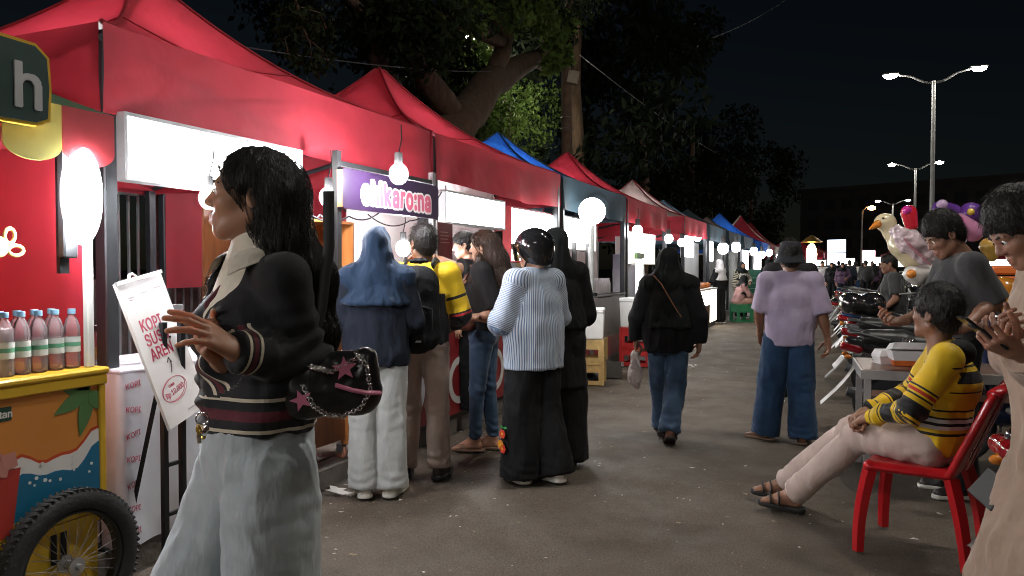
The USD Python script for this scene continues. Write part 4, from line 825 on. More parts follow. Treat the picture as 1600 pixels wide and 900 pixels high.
P.trousers(DENIM, thigh=.094, knee=.062, hemr=.046, hemz=.10, seed=16, fo=.004, hip=.118); P.sandal('L', M('tan_rubber', (.25, .16, .11), .6), thong=True, name='flip_flop'); P.sandal('R', M('tan_rubber', (.25, .16, .11), .6), thong=True, name='flip_flop')
P.hair_long([P.hl((0, -.07, .0)), P.hl((0, -.1, -.12)), V(0, -.13, 1.30), V(0, -.145, 1.16), V(0, -.14, 1.05)], [.065, .07, .085, .075, .03], mat=HAIRB, flat=1.35, h=.007, front=[([P.hl((-.075, .02, .0)), P.hl((-.08, .02, -.1)), V(-.11, .07, 1.3), V(-.11, .09, 1.2)], [.016, .022, .022, .01])])
WPR = M('white_print', (.6, .6, .6), .6)
part(P.t, 't_shirt_print', tube([(-.05, .155, 1.27), (-.02, .175, 1.30), (.01, .17, 1.26), (-.02, .18, 1.22), (.02, .17, 1.19), (-.01, .17, 1.15)], .004, 6), WPR, True)
pb = thing('waist_bag', 'brown leather bag held at the waist of the woman in the black T-shirt', 'bag', (loc[0], loc[1], 0), rz)
BRL = M('brown_leather', (.13, .045, .03), .45, bump=.2); f = Field((-.3, -.05, .85), (.1, .3, 1.15), .007); f.cone((-.16, .08, .98), (-.1, .16, .98), .05, .05, .02, flat=((1, 0, 0), .8)); part(pb, 'pouch', f.mesh(), BRL, True)
part(pb, 'strap', tube([(-.16, .08, 1.02), (-.15, .13, 1.15), (-.13, .14, 1.28), (-.10, .09, 1.41), (-.06, -.05, 1.44)], .011, 6, flat=.4), BRL, True)

g = at_d(727, 450, 6.75); loc = (g[0], g[1], .12); J = skeleton(1.58, True, pitch=-8)
P = Person('stall vendor with tied black hair and brown top behind the counter', loc, 112, J, SK_LIGHT, 'light'); P.body(h=.015); P.hair_short(thick=.017); part(P.t, 'hair_bun', ball(P.hl((0, -.125, .02)), .045, 3), HAIR, True)
P.top(BROWNC, seed=18, name='blouse'); P.trousers(BLACKC, h=.014); P.top(CLOTH('orange_apron_cloth', (.5, .12, .04)), g=.022, arm=(.03, .03, .02), sleeve='none', hem=.8, h=.012, name='apron')

loc = at_feet(834, 752); J = skeleton(1.60, True, yaw=30, pitch=-3, elL=(-.25, .03, 1.05), elR=(.26, .03, 1.05), wrL=(-.15, .2, 1.0), wrR=(.17, .2, 1.0), toL=(.1, 1, 0), toR=(-.1, 1, 0), anL=(-.10, .02, .085), anR=(.09, -.1, .085))
P = Person('woman in striped blue and white shirt and black wide trousers wearing a helmet', loc, 62, J, SK_LIGHT, 'light'); P.body(h=.015)
P.top(STRIPES('blue_white_stripe', (.52, .57, .64), (.12, .18, .29), .0125), g=.03, hem=.74, arm=(.078, .074, .060), hipr=.15, belly=1.45, chest=1.05, h=.008, fo=.011, seed=19, name='striped_shirt', collar=.035, f=(7, 7, 2))
P.trousers(BLACKC, thigh=.110, knee=.118, hemr=.128, hemz=.04, seed=20, fo=.010, hip=.118, waist=.02); P.shoe('L', WSHOE, size=1.12, name='sneaker'); P.shoe('R', WSHOE, size=1.12, name='sneaker'); P.hair_short(thick=.012)
for k, (x, z, c) in enumerate(((0, .33, (.6, .05, .02)), (.018, .26, (.65, .25, .02)), (-.004, .235, (.6, .04, .02)))):
    fl = unary_union([Point(.016 * math.cos(a), .016 * math.sin(a)).buffer(.0125) for a in np.arange(6) * 1.047])
    b0 = V(-.245, .02, z); part(P.t, 'embroidered_flower', place(ext(fl, .004), b0 + V(-.0, x, 0), (0, -1, 0), (0, 0, 1)), M('thread_%d' % k, c, .7)); part(P.t, 'flower_centre', place(ext(Point(0, 0).buffer(.008), .006), b0 + V(-.0, x, 0), (0, -1, 0), (0, 0, 1)), M('thread_gold', (.7, .4, .02), .7))
part(P.t, 'embroidered_leaf', place(ext(unary_union([Polygon([(0, 0), (.02, .012), (.035, .002), (.018, -.006)]), Polygon([(0, 0), (-.018, .014), (-.034, .006), (-.016, -.004)])]), .004), V(-.245, .01, .37), (0, -1, 0), (0, 0, 1)), M('thread_green', (.03, .25, .05), .7))
# helmet: shell, visor, strap
hz = 62; R = P.Hm
hel = thing('helmet', 'glossy black open face motorcycle helmet on the woman in the striped shirt', 'helmet', loc, hz)
f = Field(P.hl((0, 0, 0)) - .2, P.hl((0, 0, 0)) + .2, .006); Rm = R[:3, :3] / P.hs
f.ell(P.hl((0, -.014, .035)), V(.115, .135, .122), .01, Rm).ell(P.hl((0, -.05, -.04)), V(.105, .09, .09), .03, Rm); f.ell(P.hl((0, .15, -.075)), V(.10, .13, .12), .015, Rm, sub=True); f.cut(P.hl((0, 0, -.085)), Rm @ V(0, .25, -1))
part(hel, 'shell', f.mesh(), PLASTIC_BLK, True)
vs_ = lambda u, v: np.stack([P.hl((.118 * math.sin((a - .5) * 2.6), -.01 + .165 * math.cos((a - .5) * 2.3) - .02 * b, .065 - .13 * b)) for a, b in zip(u.ravel(), v.ravel())])
part(hel, 'visor', sheet(vs_, 16, 5), GLASS('visor_glass', (.75, .75, .75), .05, .2), True); part(hel, 'visor_edge', tube([P.hl((.118 * math.sin((a - .5) * 2.6), -.03 + .165 * math.cos((a - .5) * 2.3), -.066)) for a in np.linspace(0, 1, 14)], .004, 6), M('visor_trim_red', (.25, .02, .02), .3), True)
part(hel, 'trim_line', tube([P.hl((.117 * math.cos(a), -.014 + .137 * math.sin(a), .012)) for a in np.linspace(-3.6, .4, 24)], .004, 6), CHROME, True)
for q in (-1, 1): part(hel, 'chin_strap', tube([P.hl((q * .09, .01, -.05)), P.hl((q * .075, .035, -.1)), P.hl((q * .03, .06, -.128))], .008, 6, flat=.4), BLK, True)
part(hel, 'buckle_ring', T(trimesh.creation.torus(.016, .005, major_sections=14, minor_sections=6), P.hl((-.075, .07, -.125)), ry=90), BLK, True)

g = at_z(868, 728, 0); loc = (g[0], g[1], .012); J = skeleton(1.655, True, elL=(-.23, .02, 1.05), wrL=(-.13, .2, 1.0), elR=(.24, .02, 1.05), wrR=(.15, .2, 1.0))
P = Person('person in long black robe and black hijab close behind the striped shirt', loc, 40, J, SK_LIGHT, 'light'); P.body(h=.017, hh=.007)
P.top(BLACKC, g=.03, hem=.55, hipr=.17, arm=(.08, .07, .055), h=.012, seed=22, name='robe_top', belly=1.35); P.trousers(BLACKC, thigh=.125, knee=.13, hemr=.14, hemz=.03, h=.012, seed=23, name='robe_skirt', k=.1); P.hijab(BLACKH, drape=.38, wide=1.0, seed=5); P.shoe('L', BSHOE, sole=BLK, h=.009); P.shoe('R', BSHOE, sole=BLK, h=.009)

# ---- people walking away in the road
g = at_z(1043, 690, 0); loc = (g[0], g[1], .0); rz = 14
J = skeleton(1.555, True, elL=(-.25, -.01, 1.0), elR=(.245, -.06, 1.0), wrL=(-.255, .06, .80), wrR=(.245, .0, .80), handL='hold', knL=(-.055, .13, .47), anL=(-.035, .24, .10), knR=(.06, .02, .46), anR=(.012, -.12, .125), toR=(.0, 1, -.42), toL=(0, 1, 0), fdL=(0.05, .1, -1), fdR=(-.05, .15, -1), hiL=(-.08, .01, .84), hiR=(.08, 0, .84))
P = Person('woman in long black hijab and blue jeans walking away in mid road', loc, rz, J, SK_TAN, 'tan'); P.body(h=.013, feet=True, hand_h=.004)
P.top(BLACKC, g=.03, hem=.735, arm=(.074, .066, .052), hipr=.138, belly=1.25, seed=24, name='black_top', fo=.011, cuffgap=.02); P.hijab(BLACKH, drape=.34, wide=1.0, seed=7, fo=.012)
P.trousers(DENIM, thigh=.094, knee=.084, hemr=.085, hemz=.07, seed=25, fo=.009, hip=.125); P.sandal('R', BSHOE, thick=.022); P.sandal('L', BSHOE, thick=.022)
part(P.t, 'cross_strap', tube([(-.12, -.07, 1.34), (-.06, -.135, 1.27), (.05, -.15, 1.08), (.14, -.13, .95)], .007, 6, flat=.4), BROWNC, True)
w = J['wrL']; f = Field((-.42, -.1, .4), (-.1, .25, .84), .007); f.cone(w + V(0, .02, -.1), w + V(0, .03, -.30), .02, .045, .02, flat=((1, 0, 0), 1.2)); f.cone(w + V(0, .03, -.28), w + V(.01, .03, -.36), .04, .02, .03)
solo('plastic_bag', T(fold(f.mesh(), .012, (20, 20, 8), 3), loc, rz=rz), M('thin_white_plastic', (.55, .48, .46), .35, transl=.4), 'small whitish plastic bag hanging from the hand of the woman in mid road', 'bag', smooth=True)

g = at_z(1232, 690, 0); loc = (g[0], g[1], .0); rz = 8
J = skeleton(1.59, False, elL=(-.225, .0, 1.06), elR=(.235, -.02, 1.05), wrL=(-.22, .13, .86), wrR=(.29, .03, .83), fdR=(.12, .2, -1), anL=(-.175, .05, .085), knL=(-.13, .05, .48), anR=(.105, -.03, .085), knR=(.1, .01, .47), toL=(-.85, .6, 0), toR=(.1, 1, 0), hiL=(-.09, 0, .84), hiR=(.09, 0, .84))
P = Person('person in lilac loose shirt, wide blue jeans and dark bucket hat walking away', loc, rz, J, SK_TAN, 'tan'); P.body(h=.012, feet=True, arm=1.05, hand_h=.004)
P.top(LILAC, g=.026, hem=.785, sleeve='half', arm=(.068, .088, .05), hipr=.126, belly=1.16, chest=.96, seed=27, fo=.009, name='lilac_shirt', f=(6, 6, 2), collar=.02)
P.trousers(DENIMD, thigh=.108, knee=.108, hemr=.112, hemz=.045, seed=28, fo=.010, hip=.104, f=(6, 6, 1.6)); P.sandal('L', M('tan_rubber', (.25, .16, .11), .6), thong=True, name='flip_flop'); P.sandal('R', M('tan_rubber', (.25, .16, .11), .6), thong=True, name='flip_flop'); P.hair_short(thick=.014)
hat = thing('bucket_hat', 'dark bucket hat on the head of the person in lilac', 'hat', loc, rz); c = P.hl((0, -.012, .0))
part(hat, 'crown', lathe([(0, .128), (.06, .125), (.08, .112), (.092, .05), (.098, .02)], 26, c), M('hat_cloth', (.018, .02, .026), .85, bump=.3, bs=120), True); part(hat, 'brim', lathe([(.096, .024), (.108, -.005), (.122, -.04), (.124, -.043), (.110, -.01), (.095, .018)], 26, c), M('hat_cloth', (0, 0, 0)), True)

loc = (-.46, 8.5, 0); J = skeleton(1.68, False, elR=(.27, -.03, 1.08), wrR=(.26, .08, .86))
P = Person('person in black printed T-shirt half hidden beyond the lilac shirt', loc, 6, J, SK_TAN, 'tan'); P.body(h=.016, hh=.007); P.top(TEE, g=.022, sleeve='short', arm=(.082, .08, .05), hem=.82, h=.011, seed=30, name='t_shirt'); P.trousers(BLACKC, h=.014, thigh=.1, knee=.09, hemr=.09); P.hair_short(thick=.015); P.shoe('L', BSHOE, h=.01); P.shoe('R', BSHOE, h=.01)
arc = [place(ext(centered(text_shape(ch_, .045)), .003), V(.105 * math.sin(a), -.150, 1.26 + .10 * math.cos(a)), (math.cos(a), 0, -math.sin(a)), (math.sin(a), 0, math.cos(a))) for ch_, a in zip('COUNTYCLUB'[:9], np.linspace(-1.25, 1.25, 9))]
part(P.t, 'back_print', cat(arc), WPR)

# ---- seated man in the yellow jersey
cA, cB, cC = at_z(1345, 866, 0), at_z(1385, 826, 0), at_z(1492, 890, 0)
cdir = unit((cA - cB)[:2]); cface = math.degrees(math.atan2(cdir[1], cdir[0])) + 180 - 90      # local +Y is the way the chair faces
fw = np.array([-cdir[1], cdir[0]]) if (-cdir[1] * -1 + cdir[0] * 0) > 0 else np.array([cdir[1], -cdir[0]])
if fw[0] > 0: fw = -fw
crz = math.degrees(math.atan2(-fw[0], fw[1])); mid = (cA + cB) / 2; cc = np.array([mid[0], mid[1]]) - fw * .20
CHAIR = M('red_plastic', (.40, .008, .012), .28, spec=.5, var=.08, coat=.2)
ch = thing('plastic_chair', 'red plastic chair under the seated man in the yellow jersey', 'chair', (cc[0], cc[1], .012), crz)
f = Field((-.27, -.27, .36), (.27, .27, .47), .007); f.cone((-.17, -.15, .425), (-.19, .17, .42), .022, None, .01).cone((.17, -.15, .425), (.19, .17, .42), .022, None, .01).cone((-.19, .185, .415), (.19, .185, .415), .024, None, .02).cone((-.17, -.17, .425), (.17, -.17, .425), .022, None, .02)
f.cone((-.1, -.15, .42), (-.11, .17, .42), .016, None, .03, flat=((1, 0, 0), 6.5)).cone((.1, -.15, .42), (.11, .17, .42), .016, None, .03, flat=((1, 0, 0), 6.5)); part(ch, 'seat', f.mesh(), CHAIR, True)
for sx in (-1, 1):
    for sy in (-1, 1):
        a, b = V(sx * .185, sy * .175, .41), V(sx * (.235 if sy > 0 else .22), sy * (.215 if sy > 0 else .25), .0)
        n = 8; ts = np.linspace(0, 1, n); prof = [a + (b - a) * t + V(sx * .012 * math.sin(t * 3.14), sy * .012 * math.sin(t * 3.14), 0) for t in ts]
        part(ch, 'leg', tube(prof, np.linspace(.034, .027, n), 4, flat=.8), CHAIR, 40)
def backfn(u, v):
    uu, vv = u.ravel() - .5, v.ravel(); wd = .40 + .03 * np.sin(vv * 3.14)
    return np.stack([uu * wd, -.175 - .16 * vv - .02 * np.cos(uu * 3.1) * (0) + .05 * (2 * uu) ** 2 * (1 - vv * .3) - .03, .44 + .40 * vv - .02 * (2 * uu) ** 4], -1)
def backbar(u0, u1, th=.011):
    A = sheet(lambda u, v: backfn(u0 + (u1 - u0) * u, v), 6, 14); B_ = A.copy(); B_.vertices += V(0, -th * 2, 0); B_.invert(); return cat([A, B_])
for (u0, u1) in ((0, .16), (.84, 1), (.26, .36), (.45, .55), (.64, .74)): part(ch, 'back_slat', backbar(u0, u1), CHAIR, 40)
tb = [backfn(np.array([u]), np.array([1.0]))[0] + V(0, -.011, .0) for u in np.linspace(0, 1, 12)]; part(ch, 'top_rail', tube(tb, .034, 10, flat=.62), CHAIR, True)
for q in (0, 1): part(ch, 'back_edge', tube([backfn(np.array([float(q)]), np.array([v]))[0] + V(0, -.011, 0) for v in np.linspace(0, 1, 10)], .020, 8), CHAIR, True)

rz = crz + 12; loc = (cc[0], cc[1], .012); L = lambda px, py, d: loc_of(at_d(px, py, d), loc, rz); G = lambda px, py, z: loc_of(at_z(px, py, z), loc, rz)
J = skeleton(1.66, False, pelvis=V(0, -.06, .54), waist=V(0, -.10, .66), chest=V(0, -.13, .84), neck=V(-.0, -.11, 1.01), head=V(-.015, -.065, 1.165), shL=V(-.185, -.11, .965), shR=V(.185, -.10, .965), hiL=V(-.085, -.03, .53), hiR=V(.085, -.03, .53),
             elL=V(-.235, .04, .72), elR=V(.235, .04, .72), wrL=V(-.05, .235, .635), wrR=V(.06, .25, .645), fdL=(.55, .6, -.35), fdR=(-.7, .6, -.3), pnL=(.4, -.2, -.9), pnR=(-.3, -.2, -.9), knL=V(-.07, .42, .545), knR=V(.09, .43, .55),
             anL=G(1240, 775, .10), anR=G(1226, 758, .10), yaw=-32, pitch=4, handL='hold', handR='hold')
J['toL'] = V(-.15, 1, .12); J['toR'] = V(-.25, 1, .15)
for k in ('L', 'R'):
    d = J['an' + k] - J['hi' + k]
    J['kn' + k] = J['hi' + k] + d * .47 + V(0, 0, .175)
P = Person('man in yellow and black striped jersey sitting on the red chair', loc, rz, J, SK_TAN, 'tan'); P.body(h=.012, hh=.0045, feet=True, hand_h=.0035)
JY = ZONES('yellow_striped_jersey', [(0, YELLOW), (.30, YBLACK), (.315, YELLOW), (.33, (.42, .03, .015)), (.36, YELLOW), (.375, YBLACK), (.39, YELLOW), (.43, YBLACK), (.55, YELLOW), (.575, YBLACK), (.59, YELLOW), (.63, YBLACK), (.75, YELLOW), (.765, YBLACK), (.78, YELLOW), (.89, YBLACK), (.905, YELLOW), (.95, YBLACK)],
           (.55, 1.0, [(0, YELLOW), (.10, YBLACK), (.13, YELLOW), (.17, (.55, .55, .55)), (.21, YBLACK), (.24, (.55, .55, .55)), (.28, YBLACK), (.30, YELLOW), (.36, YBLACK), (.38, YELLOW), (.56, YBLACK), (.575, YELLOW), (.66, YBLACK), (.78, YELLOW), (.82, YBLACK), (.84, YELLOW)]), rough=.55)
P.top(JY, g=.015, hem=.50, arm=(.070, .061, .044), belly=1.08, seed=33, h=.0065, fo=.008, name='jersey', cuffgap=.02, creases=((J['elL'], .1, J['elL'] - J['shL'], .006, .045),))
f = Field((-.26, -.24, .86), (-.0, .06, 1.1), .006); f.ell(J['shL'] + V(.045, -.055, .028), (.062, .066, .060), .01); part(P.t, 'shoulder_patch', f.mesh(), CLOTH('black_patch', YBLACK), True)
part(P.t, 'sleeve_number', tube([V(-.10, .03, .80) + V(.026 * math.cos(a), .012, .032 * math.sin(a)) for a in np.linspace(.9, 5.4, 14)], .0075, 6), M('jersey_black_print', YBLACK, .5), True)
P.trousers(BEIGEP, thigh=.095, knee=.076, hemr=.072, hemz=.10, seed=34, fo=.004, hip=.122, waist=.05, h=.008); P.sandal('L', BLK, thick=.03, straps=((.115, .03), (.07, .042))); P.sandal('R', BLK, thick=.03, straps=((.115, .03), (.07, .042)))
P.hair_short(thick=.026, top=.01)

# ---- standing young man in grey looking down
g = at_d(1496, 450, 4.75); loc = (g[0], g[1], 0); rz = 104; L = lambda px, py, d: loc_of(at_d(px, py, d), loc, rz)
J = skeleton(1.735, False, pitch=-30, yaw=4, elL=L(1556, 470, 4.55), wrL=L(1506, 513, 4.42), elR=(.22, .06, 1.12), wrR=(.05, .32, 1.06), head=V(0, .085, 1.60), neck=V(0, .01, 1.445), handL='phone', handR='phone', fdL=(.3, .8, -.3), pnL=(.5, 0, .8), fdR=(-.3, .8, 0), pnR=(-.5, 0, .8))
P = Person('young man in charcoal T-shirt standing with head bowed behind the seated man', loc, rz, J, SK_TAN, 'tan'); P.body(h=.010, hh=.004, arm=1.1, hand_h=.004)
P.top(GREYT, g=.02, sleeve='half', arm=(.078, .082, .05), hem=.86, seed=36, fo=.008, name='t_shirt', h=.007); P.trousers(BLACKC, h=.012, thigh=.1, knee=.085, hemr=.08); P.hair_short(thick=.022, top=.014); P.shoe('L', BSHOE, h=.01); P.shoe('R', BSHOE, h=.01)

# ---- person in a long taupe robe at the right edge
g = at_d(1672, 450, 2.66); loc = (g[0], g[1], 0); rz = 104; L = lambda px, py, d: loc_of(at_d(px, py, d), loc, rz)
J = skeleton(1.69, False, pitch=-34, head=V(-.02, .165, 1.535), neck=V(-.01, .06, 1.40), chest=V(0, .02, 1.24), elL=L(1660, 590, 2.48), wrL=L(1585, 548, 2.40), elR=(.22, .05, 1.08), wrR=L(1600, 535, 2.6), fdL=L(1535, 525, 2.36) - L(1585, 548, 2.40), pnL=(.55, .1, .8), fdR=L(1555, 512, 2.56) - L(1600, 535, 2.6), pnR=(-.6, 0, .7), handL='phone', handR='phone')
P = Person('person in long taupe robe looking down at a phone at the right edge', loc, rz, J, SK_TAN, 'tan'); P.body(h=.011, hh=.0035, hand_h=.003); P.hair_short(thick=.022, top=.012)
P.top(ROBE, g=.03, hem=.62, arm=(.088, .085, .062), hipr=.16, belly=1.25, seed=38, h=.008, fo=.012, name='robe', cuffgap=.035, f=(7, 7, 1.8), collar=.03, creases=((J['elL'], .12, J['elL'] - J['shL'], .008, .05),)); lo = np.array([-.45, -.45, -.02]); f = Field(lo, -lo + V(0, 0, .75), .010)
f.cone((0, 0, .74), (0, .02, .01), .15, .30, .02, flat=((1, 0, 0), 1.15), cut=(1, 1)); P.add('robe_skirt', fold(f.mesh(), .026, (5.5, 5.5, .7), 4), ROBE); P.shoe('L', BSHOE, h=.01); P.shoe('R', BSHOE, h=.01)
q = at_d(1535, 520, 2.40); ph = thing('phone', 'dark phone in the hands of the person in the taupe robe', 'phone', q, rz + 10); part(ph, 'case', bx((0, .0, 0), (.075, .155, .009), .003, rx=38, rz=-12), PHONE); part(ph, 'camera_bump', bx((-.02, .045, .022), (.022, .022, .006), .002, rx=38), BLK)

# ---- people further down the street, and the crowd
def far_person(label, loc, rz, H, fem, topm, botm, hairk, h=.02, J=None, sleeve='long', skin_=('medium', SK_MED), group=None, robe=False):
    J = J or skeleton(H, fem, elL=(-.24, .03, 1.06), wrL=(-.16, .18, .98)) if J is None else J
    P = Person(label, loc, rz, J, skin_[1], skin_[0], group); P.body(h=h, hh=.011, hand_h=.009, face=False, feet=False)
    P.top(topm, g=.026, sleeve=sleeve, arm=(.076, .068, .052), hem=.78 if J['pelvis'][2] > .8 else J['pelvis'][2] - .02, h=h * .8, fo=.008, belly=1.25, hipr=.14 if robe else None)
    P.trousers(botm, h=h * .8, thigh=.10, knee=.09, hemr=.09, hemz=.06, creases=False)
    if hairk == 'hijab': P.hijab(topm, h=h * .7)
    elif isinstance(hairk, UsdShade.Material): P.hijab(hairk, h=h * .7, drape=.22)
    elif hairk == 'long': P.hair_long([P.hl((0, -.07, 0)), P.hl((0, -.11, -.14)), J['neck'] + V(0, -.12, -.14)], [.065, .07, .06], h=h * .6)
    else: P.hair_short(h=h * .5)
    for S in 'LR': P.shoe(S, WSHOE if (int(H * 1000) % 2) else BSHOE, h=h * .8)
    return P
LGREY = CLOTH('light_grey_cloth', (.42, .40, .40)); PLUM = CLOTH('plum_cloth', (.09, .05, .09)); OLIVE = CLOTH('olive_cloth', (.07, .075, .04)); TEALC = CLOTH('teal_cloth', (.02, .08, .12)); WHITEC = CLOTH('white_cotton', (.6, .58, .56)); PINKC = CLOTH('dusty_pink_cloth', (.36, .2, .19)); MUSTARD = CLOTH('mustard_cloth', (.4, .22, .04))
def feet(px, py, z=0): q = at_z(px, py, 0); return (q[0], q[1], z)
far_person('woman in black with pale grey hijab standing at the fried food counter', feet(1124, 505), 60, 1.60, True, BLACKC, BLACKC, LGREY, h=.016)
sj = skeleton(1.58, True, pelvis=V(0, -.04, .52), waist=V(0, .0, .64), chest=V(0, .06, .80), neck=V(0, .10, .95), head=V(0, .15, 1.09), shL=V(-.15, .07, .92), shR=V(.15, .07, .92), elL=V(-.2, .2, .70), elR=V(.2, .2, .70), wrL=V(-.06, .36, .62), wrR=V(.06, .36, .62), hiL=V(-.08, 0, .5), hiR=V(.08, 0, .5), knL=V(-.06, .40, .53), knR=V(.1, .38, .56), anL=V(-.06, .46, .1), anR=V(-.12, .62, .28))
far_person('woman in dusty pink sitting with crossed legs on the green crate', feet(1154, 502), -62, 1.58, True, PINKC, PEACH, BLACKH, J=sj, h=.014)
far_person('woman in black and cream striped top and dark hijab beside the green board', feet(1158, 497), -140, 1.56, True, STRIPES('cream_black_stripe', (.02, .02, .02), (.5, .45, .35), .055), BLACKC, BLACKH, h=.016)
far_person('dim person in navy coat beside the leaning pale board', feet(1200, 497), -30, 1.62, True, NAVYH, BLACKC, BLACKH, h=.018)
CR = [('man with pinkish face in light grey shirt, leftmost of the crowd coming forward', 1284, 470, 190, 1.66, False, LGREY, BLACKC, 'short'), ('woman in dark coat with pale sling bag coming towards the camera', 1299, 474, 185, 1.60, True, BLACKC, BLACKC, BLACKH),
      ('woman in plum cardigan walking next to the one with the sling bag', 1316, 476, 178, 1.58, True, PLUM, NAVY, BLACKH), ('man in navy hoodie in the crowd left of the motorbikes', 1327, 470, 5, 1.70, False, NAVY, BLACKC, 'short'), ('person in white shirt in the middle of the crowd', 1336, 468, 10, 1.66, False, WHITEC, DENIMD, 'short'),
      ('woman with long hair and teal top in the crowd', 1349, 466, 15, 1.60, True, TEALC, BLACKC, 'long'), ('man in olive shirt at the far side of the crowd', 1362, 463, 170, 1.7, False, OLIVE, BLACKC, 'short'), ('woman with black hijab and mustard top in the far crowd', 1272, 463, 30, 1.58, True, MUSTARD, BLACKC, BLACKH),
      ('tall man in black jacket deep in the crowd', 1310, 458, 0, 1.74, False, BLACKC, DENIMD, 'short'), ('small person in grey in the depth of the crowd', 1292, 455, 20, 1.50, True, LGREY, BLACKC, BLACKH), ('person in teal shirt far back in the crowd', 1322, 454, 180, 1.64, False, TEALC, BLACKC, 'short'), ('person in dusty pink far back in the crowd', 1343, 455, 200, 1.56, True, PINKC, NAVY, BLACKH),
      ('man in plum shirt at the back right of the crowd', 1375, 456, 90, 1.66, False, PLUM, BLACKC, 'short'), ('woman in navy at the very back of the crowd', 1333, 449, 0, 1.6, True, NAVYH, BLACKC, BLACKH), ('man in white far behind the crowd under the twin white sign', 1304, 447, 0, 1.68, False, WHITEC, BLACKC, 'short'), ('person in black near the far left stalls', 1258, 455, 80, 1.62, True, BLACKC, BLACKC, BLACKH)]
CR += [('man in charcoal shirt walking away near the parked motorbikes', 1352, 472, 5, 1.68, False, GREYT, BLACKC, 'short'), ('woman in plum dress by the parked motorbikes', 1366, 468, 20, 1.58, True, PLUM, BLACKC, BLACKH), ('man in black leaning towards the row of far motorbikes', 1383, 466, 80, 1.7, False, BLACKC, BLACKC, 'short'),
       ('boy in olive shirt in the gap of the far crowd', 1280, 452, 10, 1.5, False, OLIVE, NAVY, 'short'), ('woman in black with white bag strap deep in the crowd', 1298, 450, 190, 1.6, True, BLACKC, NAVY, BLACKH), ('man in navy shirt deep in the crowd', 1315, 449, 170, 1.7, False, NAVYH, BLACKC, 'short'), ('person in charcoal hoodie near the lit boxes', 1350, 449, 0, 1.68, False, GREYT, BLACKC, 'short'), ('woman in teal hijab near the lit boxes', 1364, 450, 15, 1.58, True, TEALC, BLACKC, TEALC), ('man in brown jacket right of the far crowd', 1386, 451, 160, 1.7, False, BROWNC, BLACKC, 'short'), ('person in black under the orange lamp', 1396, 453, 60, 1.66, False, BLACKC, NAVY, 'short')]
for (lab, px, py, rz_, H, fem, a, b, hk) in CR: far_person(lab, feet(px, py), rz_, H, fem, a, b, hk, h=.028)
# man sitting sideways on a parked motorbike
mj = skeleton(1.66, False, pelvis=V(0, -.02, .84), waist=V(0, .0, .96), chest=V(0, .03, 1.13), neck=V(0, .05, 1.30), head=V(0, .08, 1.45), shL=V(-.18, .03, 1.26), shR=V(.18, .03, 1.26), elL=V(-.24, .02, .99), elR=V(.22, .15, 1.0), wrL=V(-.2, .18, .84), wrR=V(.12, .36, .92), hiL=V(-.09, .02, .82), hiR=V(.09, .02, .82), knL=V(-.1, .42, .78), knR=V(.1, .42, .78), anL=V(-.1, .40, .34), anR=V(.1, .40, .34), pitch=-10)
q = at_d(1398, 450, 10.2); far_person('man in dark T-shirt sitting on a parked motorbike looking left', (q[0], q[1], 0), 95, 1.66, False, GREYT, BLACKC, 'short', h=.016, J=mj, sleeve='short', skin_=('tan', SK_TAN))
# ================================================================ DRINKS CART (far left)
ORANGE = M('orange_print', (.62, .24, .05), .45, var=.06, vs=1.5); YEL = M('yellow_paint', (.65, .40, .03), .4, var=.06); GREEN = M('leaf_green_print', (.09, .20, .07), .5); DGREEN = M('dark_green_print', (.012, .05, .035), .5)
BLUEP = M('sea_blue_print', (.01, .14, .26), .45); WHITEP = M('white_paint', (.70, .69, .67), .5, var=.04); REDP = M('red_orange_print', (.50, .07, .02), .5); BOOTH = M('red_booth_panel', (.48, .03, .05), .45, var=.06); REDJ = M('red_drink_print', (.42, .04, .03), .4)
CX, CY0, CY1 = -2.72, .30, 2.21
t = thing('drinks_cart', 'orange drinks cart with sea wave print and yellow edges at the far left', 'cart', (CX, CY0, 0)); W = CY1 - CY0
part(t, 'front_panel', bb(-.03, 0, .02, W - .02, .42, .975), ORANGE); part(t, 'end_panel', bb(-.72, -.03, W - .03, W, .42, .975), ORANGE); part(t, 'back_panel', bb(-.75, -.72, 0, W, .42, .975), ORANGE)
part(t, 'counter_top', bb(-.77, .03, -.02, W + .02, .977, 1.003, .008), YEL)
part(t, 'top_lip', bb(-.004, .022, -.01, W + .012, .935, .976, .005), YEL); part(t, 'corner_edge', bb(-.012, .012, W - .018, W + .010, .40, .934, .004), YEL); part(t, 'bottom_edge', bb(-.012, .012, 0, W - .019, .395, .425), YEL)
part(t, 'skirt_panel', bb(-.05, -.01, .02, W - .02, .16, .393), YEL); part(t, 'chassis', cat([bb(-.7, -.06, .05, .1, .24, .3), bb(-.7, -.06, W - .12, W - .07, .24, .3)]), BLACKM)
yz = lambda sh, off=.0015, d=.002: place(ext(sh, d), (off, 0, 0), (0, 1, 0), (0, 0, 1))     # a flat print on the front panel, drawn in (y, z)
def wave(z0, ys, zs): return Polygon([(a, b) for a, b in zip(ys, zs)] + [(ys[-1], z0), (ys[0], z0)])
ys = np.linspace(.03, W - .02, 60); u = (ys - .03) / (W - .05)
w1 = .58 + .17 * (u - .55) * 2 + .03 * np.sin(ys * 17 + .4) + .012 * np.sin(ys * 41); w1 = np.clip(w1, .5, .76)
part(t, 'wave_shadow', yz(wave(.44, ys, w1 + .012), .001), REDP); part(t, 'wave_foam', yz(wave(.44, ys, w1), .003), WHITEP); part(t, 'wave_sea', yz(wave(.44, ys, w1 - .055 + .012 * np.sin(ys * 23 + 1)), .005), BLUEP); part(t, 'wave_sand', yz(wave(.43, ys, .47 + .012 * np.sin(ys * 9)), .007), YEL)
